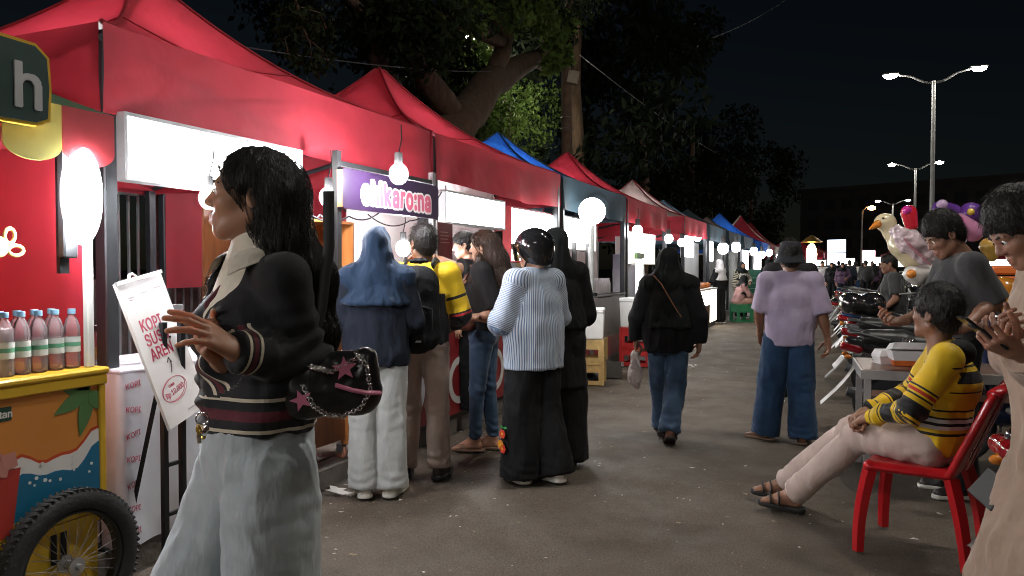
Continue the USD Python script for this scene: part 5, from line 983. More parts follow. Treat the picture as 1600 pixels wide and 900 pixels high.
dots = unary_union([Point(a, .55 + .1 * (a / W) + rng.uniform(-.05, .05)).buffer(rng.uniform(.003, .008), 6) for a in rng.uniform(W - .6, W - .03, 22)]); part(t, 'spray_dots', yz(dots, .0075), WHITEP, kind='stuff')
leaf = lambda L_, w_: Polygon([(0, 0)] + [(L_ * k / 8, w_ * math.sin(math.pi * (k / 8) ** .8)) for k in range(1, 8)] + [(L_, 0)] + [(L_ * k / 8, -w_ * math.sin(math.pi * (k / 8) ** .8)) for k in range(7, 0, -1)])
for a, L_ in ((168, .13), (205, .17), (255, .18), (300, .1), (140, .08)):
    part(t, 'printed_leaf', yz(affinity.translate(affinity.rotate(leaf(L_, .030), a, origin=(0, 0)), W - .055, .915).intersection(sbox(0, .43, W - .02, .934)), .0015 + .0004 * (a % 7)), GREEN)
part(t, 'printed_label', yz(sbox(W - .60, .855, W - .37, .905), .0015), DGREEN); part(t, 'label_lettering', yz(affinity.translate(text_shape('Buatan', .024), W - .475, .868), .004), WHITEP)
cup = Polygon([(W - .52, .44), (W - .38, .44), (W - .345, .68), (W - .55, .68)]); part(t, 'printed_cup', yz(cup, .009), REDJ)
for k in range(7): part(t, 'printed_ice', yz(affinity.rotate(sbox(-.022, -.02, .022, .02).buffer(.006), 20 * k).buffer(0) if False else affinity.translate(affinity.rotate(sbox(-.022, -.02, .022, .02).buffer(.006), 25 * k), W - .50 + .028 * (k % 5), .69 + .022 * (k % 3)), .0115 + .0006 * k), M('ice_print', (.5, .22, .18), .35))
# booth above the counter
for (x, y, w_, m_) in ((-.03, W - .03, .03, WHITEP), (-.72, W - .03, .03, BOOTH), (-.44, W - .38, .025, M('red_post', (.55, .10, .12), .35))): part(t, 'booth_post', bb(x - w_ / 2, x + w_ / 2, y - w_ / 2, y + w_ / 2, 1.004, 1.92, .004), m_)
part(t, 'booth_back', bb(-.75, -.73, 0, W - .05, 1.004, 1.95), BOOTH); part(t, 'booth_side', bb(-.70, -.05, W - .022, W - .012, 1.004, 1.9), BOOTH)
part(t, 'faded_notice', bb(-.728, -.722, W - .55, W - .30, 1.22, 1.42), M('faded_red_notice', (.5, .12, .13), .5))
AWG = M('awning_green', (.05, .17, .10), .55); 
def awn(u, v): yy = -.1 + u.ravel() * (W + .13); vv = v.ravel(); return np.stack([-.75 + .81 * vv, yy, 2.30 - .30 * vv - .04 * vv * (1 - vv)], -1)
part(t, 'awning', sheet(awn, 20, 8), AWG, True)
n_sc = 9; sw = (W + .12) / n_sc
for k in range(n_sc):
    a = -.1 + k * sw; sc = unary_union([sbox(a + .002, 1.845, a + sw - .002, 2.0), affinity.scale(Point(a + sw / 2, 1.845).buffer(1), sw / 2 - .002, .06, origin=(a + sw / 2, 1.845))])
    part(t, 'scallop', place(ext(sc, .006), (.062, 0, 0), (0, 1, 0), (0, 0, 1)), [M('scallop_red', (.42, .04, .05), .6), M('scallop_yellow', (.55, .48, .12), .6)][k % 2])
wh = part(t, 'wheel', T(lathe([(.212, -.03), (.24, -.04), (.27, -.034), (.284, -.018), (.287, 0), (.284, .018), (.27, .034), (.24, .04), (.212, .03), (.208, 0), (.212, -.03)], 48), (.06, W - .19, .275), ry=90), M('tyre_rubber', (.018, .018, .018), .75, bump=.5, bs=40), True)
tr = []
for k in range(72):
    a = k * 2 * math.pi / 72
    for s in (-1, 1): tr.append(T(bx((.282, 0, s * .018), (.010, .010, .030)), (0, 0, 0), rz=0, rx=s * 28) .apply_transform(trimesh.transformations.rotation_matrix(a, [0, 0, 1])))
part(wh, 'tread', T(cat(tr), (.06, W - .19, .275), ry=90), M('tyre_rubber', (0, 0, 0))); part(wh, 'rim', T(lathe([(.196, -.02), (.211, -.026), (.211, .026), (.196, .02), (.2, 0), (.196, -.02)], 48), (.06, W - .19, .275), ry=90), M('dark_rim', (.03, .03, .03), .5, metal=.3), True)
sp = []
for k in range(32):
    a = k * 2 * math.pi / 32; s = 1 if k % 2 else -1; b = a + s * .45
    sp.append(rod((.03 * math.cos(b), .03 * math.sin(b), s * .03), (.198 * math.cos(a), .198 * math.sin(a), 0), .0013, n=4))
part(wh, 'spokes', T(cat(sp), (.06, W - .19, .275), ry=90), M('dull_spoke', (.25, .25, .25), .5, metal=.5)); part(wh, 'hub', T(lathe([(0, -.06), (.012, -.058), (.012, -.036), (.034, -.034), (.034, -.026), (.018, -.02), (.018, .02), (.034, .026), (.034, .034), (.012, .036), (.012, .058), (0, .06)], 16), (.06, W - .19, .275), ry=90), STEEL, 30)
part(t, 'axle', rod((-.7, W - .19, .275), (.05, W - .19, .275), .01), BLACKM); part(t, 'wheel_fork', cat([bar((-.005, W - .19 + s, .275), (-.005, W - .19 + s, .42), .02) for s in (-.02, .02)]), BLACKM)
# six sided name board
hx = thing('hexagon_sign', 'dark green six sided sign with yellow border and letter h at the far left', 'sign', (CX + .075, 1.93, 2.035))
hp_ = Polygon([(-.62, 0), (-.56, .17), (-.05, .155), (0, .115), (.008, 0), (0, -.112), (-.05, -.135), (-.56, -.14)])
part(hx, 'border', place(ext(hp_, .03), (0, 0, 0), (0, 1, 0), (0, 0, 1)), YEL); part(hx, 'board', place(ext(hp_.buffer(-.012), .004), (.03, 0, 0), (0, 1, 0), (0, 0, 1)), M('sign_green', (.02, .05, .045), .5)); hs2 = text_shape('h', .15); part(hx, 'lettering', place(ext(affinity.translate(hs2, -.055 - hs2.bounds[2] + .02, -.075), .006), (.034, 0, 0), (0, 1, 0), (0, 0, 1)), M('sign_grey_letter', (.45, .45, .46), .5))
# yellow clip with two loops
q = at_x(6, 386, CX - .12); cl = thing('loop_clip', 'pale yellow plastic clip with two loops above the water bottles', 'clip', q)
CLIP = M('clip_yellow', (.75, .50, .18), .4); part(cl, 'disc', T(lathe([(0, -.008), (.035, -.008), (.04, 0), (.035, .008), (0, .008)], 20), (0, -.02, 0), ry=90), CLIP, True)
for dy, dz, r_ in ((.022, .042, 25), (.045, -.012, 110)): part(cl, 'loop', T(tube([V(.0, .019 * math.cos(a), .028 * math.sin(a)) for a in np.linspace(0, 6.283, 21)[:-1]], .0075, 7, closed=True), (0, dy, dz), rx=-r_ + 20), CLIP, True)
bx0 = thing('cup_stack', 'white paper cup stack standing under the yellow clip on the cart', 'cups', (q[0], q[1] - .03, 1.004)); part(bx0, 'cup', lathe([(0, 0), (.035, 0), (.05, .11), (.046, .11), (.03, .008), (0, .008)], 18), WHITEP, True); part(bx0, 'upper_cups', lathe([(.0402, .03), (.052, .15), (.054, .17), (.05, .172), (0, .172)], 18), WHITEP, True)
# water bottles
BOT = usdkit.material(stage, '/World/Looks/clear_bottle', {'t': ('transparent_bsdf', {'color': (.95, .88, .9)}), 'd': ('diffuse_bsdf', {'color': (.8, .66, .69)}), 'g': ('glossy_bsdf', {'roughness': .06, 'color': (.9, .9, .9)}), 'f': ('fresnel', {'IOR': 1.4}), 'a': ('mix_closure', {'fac': .2}), 'x': ('mix_closure', {})},
    [('t.BSDF', 'a.closure1'), ('d.BSDF', 'a.closure2'), ('f.fac', 'x.fac'), ('a.closure', 'x.closure1'), ('g.BSDF', 'x.closure2')], surface='x.closure'); CAP = M('bottle_cap_blue', (.25, .45, .62), .4); LAB = M('bottle_label', (.62, .64, .62), .5, var=.3, vs=30); LABG = M('bottle_label_green', (.12, .35, .22), .5)
def bottle(loc, label, capm=CAP, s=1.0, group=None):
    b = thing('water_bottle', label, 'bottle', loc, 0, group)
    part(b, 'shell', lathe([(0, 0), (.024, 0), (.030, .006), (.030, .05), (.028, .056), (.030, .062), (.030, .128), (.0285, .134), (.030, .14), (.029, .165), (.020, .195), (.0125, .205), (.0125, .218)], 20), BOT, True)
    part(b, 'label_band', lathe([(.0306, .065), (.0308, .066), (.0308, .124), (.0306, .125)], 20), LAB, True); part(b, 'label_stripe', lathe([(.0312, .088), (.0312, .104)], 20), LABG, True)
    part(b, 'cap', lathe([(0, .234), (.014, .234), (.0148, .231), (.0148, .214), (0, .214)], 16), capm, 30); return b
names = ['rightmost', 'second from the right', 'third from the right', 'fourth from the right', 'leftmost']
for i, px in enumerate((113, 87, 61, 34, 8)):
    q = at_x(px, 580, -2.785 - .004 * (i % 2)); bottle((q[0], q[1], 1.004), 'clear water bottle with blue cap on the orange cart, ' + names[i], s=1.0)
    if i < 4: bottle((q[0] - .075, q[1] - .03, 1.004), 'back row water bottle behind the ' + names[i] + ' bottle on the cart')

# ================================================================ KOPI TABLE AND MENU BOARD
TC = M('white_table_cloth', (.56, .57, .62), .75, var=.08, vs=3, bump=.2, bs=8); CRIM = M('crimson_print', (.42, .015, .06), .6); INK = M('dark_ink', (.04, .03, .04), .6)
kt = thing('cloth_table', 'table under a long white cloth printed with KOPI in pink', 'table', (-2.95, 2.49, .12))
def clothf(u, v):
    L_ = 1.55; s_ = u.ravel() * L_; h_ = .80 * (1 - v.ravel()); wv = (.018 * np.sin(s_ * 14 + 1) + .035 * (meshkit.fbm(np.stack([s_ * 4, h_ * 1.2, 0 * s_], -1), 3) - .5)) * (.25 + v.ravel())
    y = np.where(s_ < .5, 0 + wv * 0, np.minimum(s_ - .5, 1.05)); x = np.where(s_ < .5, -.5 + s_, 0); c = s_ < .5
    return np.stack([np.where(c, x, x + wv), np.where(c, y - wv, y), h_ + .003], -1)
part(kt, 'table_cloth', sheet(clothf, 90, 24), TC, True); part(kt, 'table_top', bb(-.52, .004, -.004, 1.05, .80, .82, .006), TC); part(kt, 'leg', bb(-.04, -.02, 1.0, 1.03, 0, .8), BLACKM); part(kt, 'leg', bb(-.5, -.47, 1.0, 1.03, 0, .8), BLACKM)
def on_cloth(s_, h_): return clothf(np.asarray(s_) / 1.55, 1 - np.asarray(h_) / .8)
for col, s0 in enumerate((.565,)):
    for r_ in range(7):
        h_ = .745 - .113 * r_ - (.05 if col % 2 else 0)
        if h_ < .03: continue
        sh = affinity.rotate(centered(text_shape('KOPI', .026, False)), 8 * (-1) ** r_); g_ = ext(sh, .001); vv = g_.vertices.copy(); g_.vertices = on_cloth(s0 + vv[:, 0], h_ + vv[:, 1]) + np.stack([vv[:, 2] + .004, 0 * vv[:, 2], 0 * vv[:, 2]], 1); part(kt, 'printed_word', g_, CRIM)
for i, (y, x, h_, r_, m_, lab) in enumerate(((.10, -.25, .17, .055, GLASS('dark_jar', (.25, .25, .27), .05, .15), 'dark glass jar on the white KOPI table'), (.27, -.1, .2, .045, GLASS('jar_clear', (.8, .8, .8), .04, .15), 'clear cup with white lid on the white KOPI table'), (.5, -.2, .25, .06, BLACKM, 'black coffee grinder on the white KOPI table'))):
    b = thing('jar', lab, 'jar', (-2.95 + x, 2.49 + y, .941)); part(b, 'glass', lathe([(0, 0), (r_, 0), (r_ * 1.02, h_ * .7), (r_ * .7, h_ * .9), (r_ * .7, h_)], 18), m_, True); part(b, 'lid', lathe([(0, h_ + .02), (r_ * .75, h_ + .018), (r_ * .76, h_ - .01), (0, h_ - .01)], 16), [BLACKM, WHITEP, STEEL][i], 30)
st = thing('board_stand', 'black metal stand carrying the tilted KOPI SUSU AREN menu board', 'stand', (-2.72, 2.52, 0))
for y in (0, .10): part(st, 'upright', bb(-.012, .012, y - .012, y + .012, .0, 1.16), BLACKM)
for z in (.30, .52, .8): part(st, 'rung', bb(-.008, .008, .012, .088, z, z + .016), BLACKM)
part(st, 'rear_leg', bar((-.02, .05, 1.1), (-.30, .05, .13), .02), BLACKM); part(st, 'foot', bb(-.03, .03, -.06, .16, .0, .018), BLACKM)
TL, TR, BL = at_x(180, 444, -2.72), at_x(278, 437, -2.86), at_x(266, 672, -2.58)
ey = unit(TL - BL); ex = unit((TR - TL) - ey * ((TR - TL) @ ey)); BH = np.linalg.norm(TL - BL); BW = .355
mb = thing('menu_board', 'tilted white menu board reading KOPI SUSU AREN with a circled price', 'sign'); org = BL
pb_ = lambda sh, off=.0, d=.0006: place(ext(sh, d), org + np.cross(ex, ey) * off, ex, ey)
part(mb, 'board', pb_(sbox(0, 0, BW, BH), -.012, .012), M('board_white', (.62, .58, .56), .5, var=.04)); part(mb, 'top_rail', pb_(sbox(.0, BH - .008, BW, BH + .006), -.004, .012), STEEL)
for k, w in enumerate(('KOPI', 'SUSU', 'AREN')): part(mb, 'lettering', pb_(affinity.translate(text_shape(w, .050), .055, BH - .225 - .064 * k), .0005), CRIM)
arr = unary_union([LineString([(.16 + .02 * math.sin(a) , .215 + .028 * a) for a in np.linspace(0, 2.2, 9)]).buffer(.0028), LineString([(.155, .262), (.175, .278), (.187, .255)]).buffer(.0028)]); part(mb, 'arrow', pb_(arr, .0005), INK)
el = affinity.rotate(affinity.scale(Point(0, 0).buffer(1, 24), .098, .048), 8); el2 = affinity.rotate(affinity.scale(Point(.003, -.002).buffer(1, 24), .104, .051), 4); part(mb, 'price_ring', pb_(affinity.translate(unary_union([el.difference(el.buffer(-.0028)), el2.difference(el2.buffer(-.0022))]), .135, .145), .0005), CRIM)
part(mb, 'price', pb_(unary_union([affinity.translate(affinity.rotate(centered(text_shape('Rp 10.000', .023)), 5), .135, .133), affinity.translate(affinity.rotate(centered(text_shape('CUMA', .012)), 5), .125, .165)]), .0005), CRIM)
fine = unary_union([sbox(a, b, a + c, b + d) for a, b, c, d in ((.05, BH - .075, .045, .006), (.05, BH - .085, .03, .004), (.15, BH - .07, .05, .005), (.25, BH - .065, .06, .005), (.18, .03, .12, .005))]); part(mb, 'fine_print', pb_(fine, .0005), M('grey_print', (.3, .26, .26), .6))
part(mb, 'clip', tube([TL + ex * .10 + ey * .0, TL + ex * .115 + ey * .02, TL + ex * .14 + ey * .022, TL + ex * .16 + ey * .004], .006, 6), WHITEP)

# ================================================================ CHIKARO:NA STALL
WOOD = M('varnished_wood', (.33, .125, .035), .35, var=.3, vs=5, stretch=(6, 6, .7), bump=.1, bs=30, coat=.3); WOODD = M('dark_varnished_wood', (.16, .055, .02), .4, var=.3, vs=5, stretch=(6, 6, .7), bump=.1, bs=30)
wc = thing('wooden_food_cart', 'varnished wooden food cart on castors with shelf cabinet behind the navy hijab', 'cart', (-3.0, 3.62, .12)); D = .74
part(wc, 'front_panel', bb(-.04, -.02, .05, D - .06, .14, .92), WOODD); part(wc, 'side_panel', bb(-.55, -.06, D - .03, D - .01, .14, .92), WOOD); part(wc, 'back_panel', bb(-.58, -.56, 0, D, .14, .92), WOODD)
for y in (.03, D - .03):
    for x in (-.03, -.56): part(wc, 'corner_post', bb(x - .03, x + .03, y - .03, y + .03, .10, .93, .004), WOOD)
part(wc, 'counter', bb(-.62, .02, -.03, D + .03, .932, .962, .006), WOOD)
for y in (.05, D - .05):
    for x in (-.06, -.52):
        c_ = part(wc, 'castor', T(lathe([(0, -.016), (.04, -.015), (.045, 0), (.04, .015), (0, .016)], 16), (x, y, .046), rx=90), M('castor_rubber', (.30, .13, .08), .5), True); part(c_, 'fork', bb(x - .022, x + .022, y - .026, y - .02, .045, .10), STEEL); part(c_, 'fork', bb(x - .022, x + .022, y + .02, y + .026, .045, .10), STEEL)
part(wc, 'cabinet_back', bb(-.58, -.565, .0, D + .32, .964, 1.64), WOODD); part(wc, 'cabinet_panel', bb(-.22, -.20, .16, .52, .964, 1.6), WOOD); part(wc, 'cabinet_top', bb(-.6, -.18, .14, .54, 1.602, 1.625), WOOD)
for y in (.50, .56, D + .30): part(wc, 'cabinet_side', bb(-.56, -.20, y, y + .018, .964, 1.6), WOOD)
for z in (.97, 1.28, 1.585): part(wc, 'shelf', bb(-.56, -.2, .58, D + .3, z, z + .018), WOOD)
part(wc, 'packed_bags', fold(cat([ball((-.38, .22 + .14 * k, 1.66), (.12, .09, .05), 3) for k in range(3)]), .02, (18, 18, 18), 2), GLASS('plastic_wrap', (.9, .9, .9), .15, .25), True)
sg = thing('stall_sign', 'dark plum sign board with pink and white bubble letters chikaro:na', 'sign', (-2.8, 3.97, 0)); SWd = 1.235
part(sg, 'board', place(ext(sbox(.03, 1.795, SWd - .03, 1.985).buffer(.03, 8) if True else None, .03), (-.03, 0, .0), (0, 1, 0), (0, 0, 1)), M('sign_plum', (.03, .014, .045), .35, coat=.2))
part(sg, 'wood_edge', bb(-.032, .002, -.012, -.001, 1.77, 2.0), WOOD)
L_ = []; xo = 0.
for ch_ in 'chikaro:na':
    g_ = text_shape(ch_, .125).buffer(.005, 6); x0_, _, x1_, _ = g_.bounds; L_.append(affinity.translate(affinity.rotate(g_, rng.uniform(-4, 4)), xo - x0_)); xo += (x1_ - x0_) + .013
lt = centered(unary_union(L_)); k_ = .90 / (lt.bounds[2] - lt.bounds[0]); lt = affinity.scale(lt, k_, k_ * 1.12, origin=(0, 0))
part(sg, 'letter_outline', place(ext(lt.buffer(.0135, 8).simplify(.001), .002), (.0, SWd / 2 + .04, 1.885), (0, 1, 0), (0, 0, 1)), WHITEP); part(sg, 'lettering', place(ext(lt, .0015), (.0022, SWd / 2 + .04, 1.885), (0, 1, 0), (0, 0, 1)), M('bubble_pink', (.66, .13, .22), .4))
for y, m_, z0 in ((.0, BLACKM, 1.085), (SWd - .02, STEEL, .93)): part(sg, 'post', bb(-.075, -.036, y, y + .04, z0, 2.12), m_)
part(sg, 'top_rail', bb(-.07, -.04, .04, SWd - .02, 2.03, 2.06), BLACKM)
fp = thing('stall_counter', 'dark red stall counter with white rounded shapes behind the skinny jeans', 'counter', (-2.98, 4.75, .12))
part(fp, 'front_panel', bb(-.02, 0, .0, 2.45, .04, .86), M('deep_red_panel', (.26, .018, .022), .4)); part(fp, 'counter_top', bb(-.55, .03, -.02, 2.47, .862, .89, .006), WOOD); part(fp, 'side_panel', bb(-.5, -.022, 2.42, 2.44, .04, .86), WOODD); part(fp, 'side_panel', bb(-.5, -.022, .01, .03, .04, .86), WOODD); part(fp, 'plinth', bb(-.48, -.03, .05, 2.4, 0, .04), BLACKM)
big = [centered(Point(0, 0).buffer(.2).difference(Point(0, 0).buffer(.14))), centered(sbox(-.03, -.2, .03, .2).buffer(.03)), centered(Point(0, 0).buffer(.2).difference(Point(0, 0).buffer(.14)).difference(sbox(0, -.06, .3, .06)))]
for k, y in enumerate((.35, .75, 1.15, 1.9)): part(fp, 'rounded_shape', place(ext(big[k % 3], .003), (.001, y, .32), (0, 1, 0), (0, 0, 1)), WHITEP)
mr = thing('menu_sign', 'dark red upright menu panel with line drawing beside the vendor', 'sign', (-2.97, 5.50, 0)); part(mr, 'panel', bb(-.02, 0, 0, .27, 1.05, 1.77, .006), M('menu_red', (.16, .014, .02), .4)); part(mr, 'side_edge', bb(-.024, .004, -.014, -.002, 1.03, 1.78), WHITEP); part(mr, 'post', bb(-.06, -.022, .11, .15, .12, 1.7), BLACKM)
part(mr, 'drawing', place(ext(unary_union([LineString([(.06 + .02 * k, 1.15), (.055 + .022 * k, 1.36 + .03 * math.sin(k * 2.1))]).buffer(.003) for k in range(8)] + [LineString([(.05, 1.15), (.03, 1.42), (.08, 1.47)]).buffer(.003), LineString([(.21, 1.15), (.24, 1.42)]).buffer(.003)]), .002), (.0005, 0, 0), (0, 1, 0), (0, 0, 1)), M('menu_pale_line', (.45, .2, .18), .5)); part(mr, 'fine_print', place(ext(unary_union([sbox(.05, 1.6 + .028 * k, .20 - .02 * (k % 2), 1.608 + .028 * k) for k in range(4)]), .002), (.0005, 0, 0), (0, 1, 0), (0, 0, 1)), M('menu_pale_line', (0, 0, 0)))
backwall(5.6, 8.66, -3.9, WHITECLOTH, 'pale sheet hung behind the vendor in the chikaro:na tent', z0=.5, seed=1); 
backwall(2.55, 5.5, -6.0, RED, 'red back wall of the nearest tent', z0=2.12, seed=3); backwall(5.6, 8.66, -6.0, RED, 'red back wall of the chikaro:na tent', z0=1.2, seed=4)
# loose cables
def cable(pts, r, label, sag=.06):
    pts = np.array(pts); P_ = []
    for a, b in zip(pts[:-1], pts[1:]):
        for t_ in np.linspace(0, 1, 12): P_.append(a + (b - a) * t_ - V(0, 0, sag * 4 * t_ * (1 - t_)))
    solo('cable', tube(P_, r, 5), BLACKM, label, 'cable', smooth=True)
cable([at_x(478, 330, -3.1), at_x(545, 338, -3.0), at_x(600, 325, -3.0)], .006, 'black cable looping under the left end of the chikaro:na sign', .05); cable([at_x(475, 300, -3.1), at_x(500, 335, -3.1), at_x(530, 300, -2.95)], .006, 'tangled black cable left of the chikaro:na sign', .08); cable([at_x(575, 335, -3.1), at_x(640, 345, -3.1), at_x(690, 300, -3.0)], .005, 'thin cable hanging between the sign and the white light box', .06)
cable([at_x(880, 325, -3.1), at_x(960, 330, -3.1), at_x(985, 352, -3.1)], .007, 'cable strung above the globe lamp stall', .05)

# ================================================================ MIDDLE STALLS
CRY = M('yellow_crate_plastic', (.50, .34, .13), .55, var=.25, vs=12); CRR = M('red_crate_plastic', (.50, .03, .03), .45, var=.12); FOAM = M('foam_white', (.68, .68, .66), .8, var=.06, vs=20)
def crate(loc, rz, m_, label, s=(.36, .34, .27)):
    c = thing('drink_crate', label, 'crate', loc, rz); a, b, h_ = s; th = .016
    part(c, 'floor', bb(-a / 2, a / 2, -b / 2, b / 2, 0, .014), m_)
    for (x0, x1, y0, y1, long_) in ((-a / 2, a / 2, -b / 2, -b / 2 + th, 0), (-a / 2, a / 2, b / 2 - th, b / 2, 0), (-a / 2, -a / 2 + th, -b / 2 + th, b / 2 - th, 1), (a / 2 - th, a / 2, -b / 2 + th, b / 2 - th, 1)):
        w = part(c, 'side_wall', cat([bb(x0, x1, y0, y1, .015, .05), bb(x0, x1, y0, y1, h_ * .55, h_)] + ([bb(x0, x0 + .05, y0, y1, .05, h_ * .55), bb(x1 - .05, x1, y0, y1, .05, h_ * .55)] if not long_ else [bb(x0, x1, y0, y0 + .05, .05, h_ * .55), bb(x0, x1, y1 - .05, y1, .05, h_ * .55)])), m_)
        part(w, 'rim', bb(x0 - .006, x1 + .006, y0 - .006, y1 + .006, h_ - .03, h_ - .012), m_)
    for sx in (-1, 1):
        for sy in (-1, 1): part(c, 'corner_rib', bb(sx * (a / 2 + .003) - .014, sx * (a / 2 + .003) + .014, sy * (b / 2 + .003) - .014, sy * (b / 2 + .003) + .014, .0, h_ - .004), m_)
    return c
def foam_box(loc, rz, label, s=(.37, .40, .36)):
    c = thing('foam_box', label, 'box', loc, rz); f = Field((-.3, -.3, -.02), (.3, .3, .5), .012); part(c, 'tub', trimesh.convex.convex_hull(np.array([(sx * s[0] / 2 * k, sy * s[1] / 2 * k, z) for sx in (-1, 1) for sy in (-1, 1) for k, z in ((.9, 0), (.93, .01), (.985, s[2] * .8), (.985, s[2] * .84))])), FOAM); part(c, 'lid', bx((0, 0, s[2] * .92), (s[0] * 1.02, s[1] * 1.02, s[2] * .145), .012), FOAM); part(c, 'lid_groove', bx((0, 0, s[2] * .838), (s[0] * .95, s[1] * .95, .008)), FOAM); return c
q = at_z(914, 603, 0); crate((q[0], q[1] + .15, .014), 12, CRY, 'yellow drink crate on the ground under another yellow crate'); crate((q[0] + .005, q[1] + .155, .286), 9, CRY, 'yellow drink crate stacked on the lower yellow one and carrying the grey foam box'); foam_box((q[0] - .0, q[1] + .15, .558), 14, 'greyish white foam box on the two yellow crates'); 
bt = thing('small_carton', 'small pale carton on top of the foam box by the globe lamp pole', 'carton', (q[0] - .06, q[1] + .12, .922), 14); part(bt, 'carton', bx((0, 0, .07), (.09, .09, .14), .004), WHITEP); part(bt, 'carton_top', bx((0, 0, .155), (.06, .06, .03), .004), PINK)
q = at_z(992, 574, 0); crate((q[0] + .02, q[1] + .18, .014), -8, CRR, 'lower red crate behind the plastic bag of the woman in mid road', (.42, .36, .27)); crate((q[0] + .02, q[1] + .18, .286), -6, CRR, 'upper red crate with a white round mark under the white foam box', (.42, .36, .27)); foam_box((q[0] + .02, q[1] + .18, .558), -8, 'white foam box on the two red crates', (.45, .40, .42))
rm = thing('round_mark', 'white round mark on the upper red crate', 'mark', (q[0] + .03, q[1] - .012, .47), -6) if False else None
cn = thing('dark_counter', 'dark grey counter with brown end panel behind the yellow crates', 'counter', (-3.02, 9.3, .12)); part(cn, 'front_panel', bb(-.02, 0, .0, 2.3, .0, .86), M('grey_scuffed_panel', (.12, .10, .10), .35, var=.4, vs=3)); part(cn, 'end_panel', bb(-.5, -.0, -.045, -.002, 0, .87), M('brown_panel', (.30, .10, .05), .5)); part(cn, 'counter_top', bb(-.55, .02, -.04, 2.32, .872, .90, .006), BLACKM); part(cn, 'skirt', bb(.001, .004, .0, 2.3, .02, .3), M('deep_red_panel', (0, 0, 0)))
for yy in (9.45, 9.95, 10.5, 11.5): pass
for k, y in enumerate((.05, .62)): part(cn, 'upright', bb(-.10, -.05, y, y + .05, .902, 1.6), BLACKM)
part(cn, 'hanging_box', bb(-.06, -.02, .60, .70, 1.25, 1.55, .006), M('grey_box', (.2, .19, .2), .5))
rowm = []
for r_ in range(2):
    for k in range(22):
        bt_ = cat([lathe([(0, 0), (.03, 0), (.03, .14), (.013, .2), (.013, .22), (0, .22)], 8)]); rowm.append(T(bt_, (-3.16 - .075 * r_, 9.42 + .085 * k, 1.022)))
tag(part(None, 'bottle_rows', cat(rowm), M('pale_bottle', (.55, .5, .52), .25), True), 'packed rows of small pale water bottles along the dark counter', 'bottles', kind='stuff')
backwall(8.9, 10.2, -3.7, CLOTH('pale_yellow_sheet', (.62, .46, .24)), 'pale yellow sheet hanging behind the globe lamp', z0=.9, z1=1.7, seed=6); backwall(10.3, 14.8, -4.4, WHITECLOTH, 'white sheet behind the stall past the globe lamp', seed=7); backwall(16.8, 19.6, -4.6, WHITECLOTH, 'white sheet behind the fried food counter', seed=8); backwall(20.3, 23.1, -3.8, WHITECLOTH, 'grey white sheet behind the seated woman', seed=9, z1=2.1); backwall(24, 31, -3.6, WHITECLOTH, 'long pale sheet along the stalls farther down the row', seed=10, z1=2.0)
pl = thing('plastic_trough', 'grey plastic trough on the ground between the yellow and red crates', 'trough', (-2.72, 9.62, .014), 15); part(pl, 'tub', cat([bb(-.16, .16, -.22, .22, 0, .02), bb(-.18, -.165, -.23, .23, 0, .15), bb(.165, .18, -.23, .23, 0, .15), bb(-.164, .164, -.23, -.215, 0, .15), bb(-.164, .164, .215, .23, 0, .15)]), M('grey_plastic', (.10, .095, .09), .5)); part(pl, 'rim', cat([bb(-.2, -.181, -.24, .24, .13, .15), bb(.181, .2, -.24, .24, .13, .15)]), M('grey_plastic', (0, 0, 0)))
cl_ = thing('lit_column', 'tall white lit fridge column behind the walking woman', 'fridge', at_x(1000, 450, -3.05) * V(1, 1, 0) + V(0, 0, .12)); part(cl_, 'body', bb(-.4, -.02, -.25, .25, 0, 1.5), STEEL); part(cl_, 'lit_door', bb(-.018, 0, -.22, .22, .6, 1.42), EM('fridge_glow', (.9, 1., .97), 2.0)); part(cl_, 'header', bb(-.03, .012, -.25, .25, 1.43, 1.52), GREEN)
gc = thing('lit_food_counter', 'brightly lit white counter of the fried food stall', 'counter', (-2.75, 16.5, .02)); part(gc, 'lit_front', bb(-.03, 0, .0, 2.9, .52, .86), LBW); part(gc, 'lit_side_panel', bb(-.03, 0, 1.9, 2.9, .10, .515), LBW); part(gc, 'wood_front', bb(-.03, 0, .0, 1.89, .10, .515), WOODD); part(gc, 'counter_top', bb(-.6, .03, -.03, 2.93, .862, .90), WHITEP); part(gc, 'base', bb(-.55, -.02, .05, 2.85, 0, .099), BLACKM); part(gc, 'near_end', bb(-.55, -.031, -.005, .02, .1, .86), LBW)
for k in range(3): solo('food_tray', T(fold(cat([ball((rng.normal(0, .08), rng.normal(0, .12), .05), .06, 1) for _ in range(14)]), .01, (30, 30, 30), k), (-3.0, 17.0 + .8 * k, .93)), M('fried_food', (.5, .16, .04), .5, var=.4, vs=30), 'heap of orange fried food on the lit counter, ' + ['nearest', 'middle', 'farthest'][k] + ' of three', 'food', smooth=True)
q = at_z(1158, 503, 0); crate((q[0], q[1] + .05, .0), -60, M('green_crate_plastic', (.02, .16, .07), .5), 'green crate under the seated woman in dusty pink', (.45, .40, .46))
gb = thing('green_board', 'standing green chalk board behind the striped top', 'board', at_z(1176, 497, 0) + V(0, .5, 0), 0); part(gb, 'panel', bb(-.5, .5, -.02, .02, .12, 1.35, .01), M('chalk_green', (.015, .11, .065), .6, var=.35, vs=5)); part(gb, 'chalk_lines', cat([bb(-.42, .3 - .1 * (k % 2), -.026, -.021, .5 + .15 * k, .52 + .15 * k) for k in range(5)]), M('chalk_pale', (.2, .35, .25), .9))
for x in (-.45, .45): part(gb, 'leg', bb(x - .03, x + .03, -.06, .06, 0, .119), BLACKM)
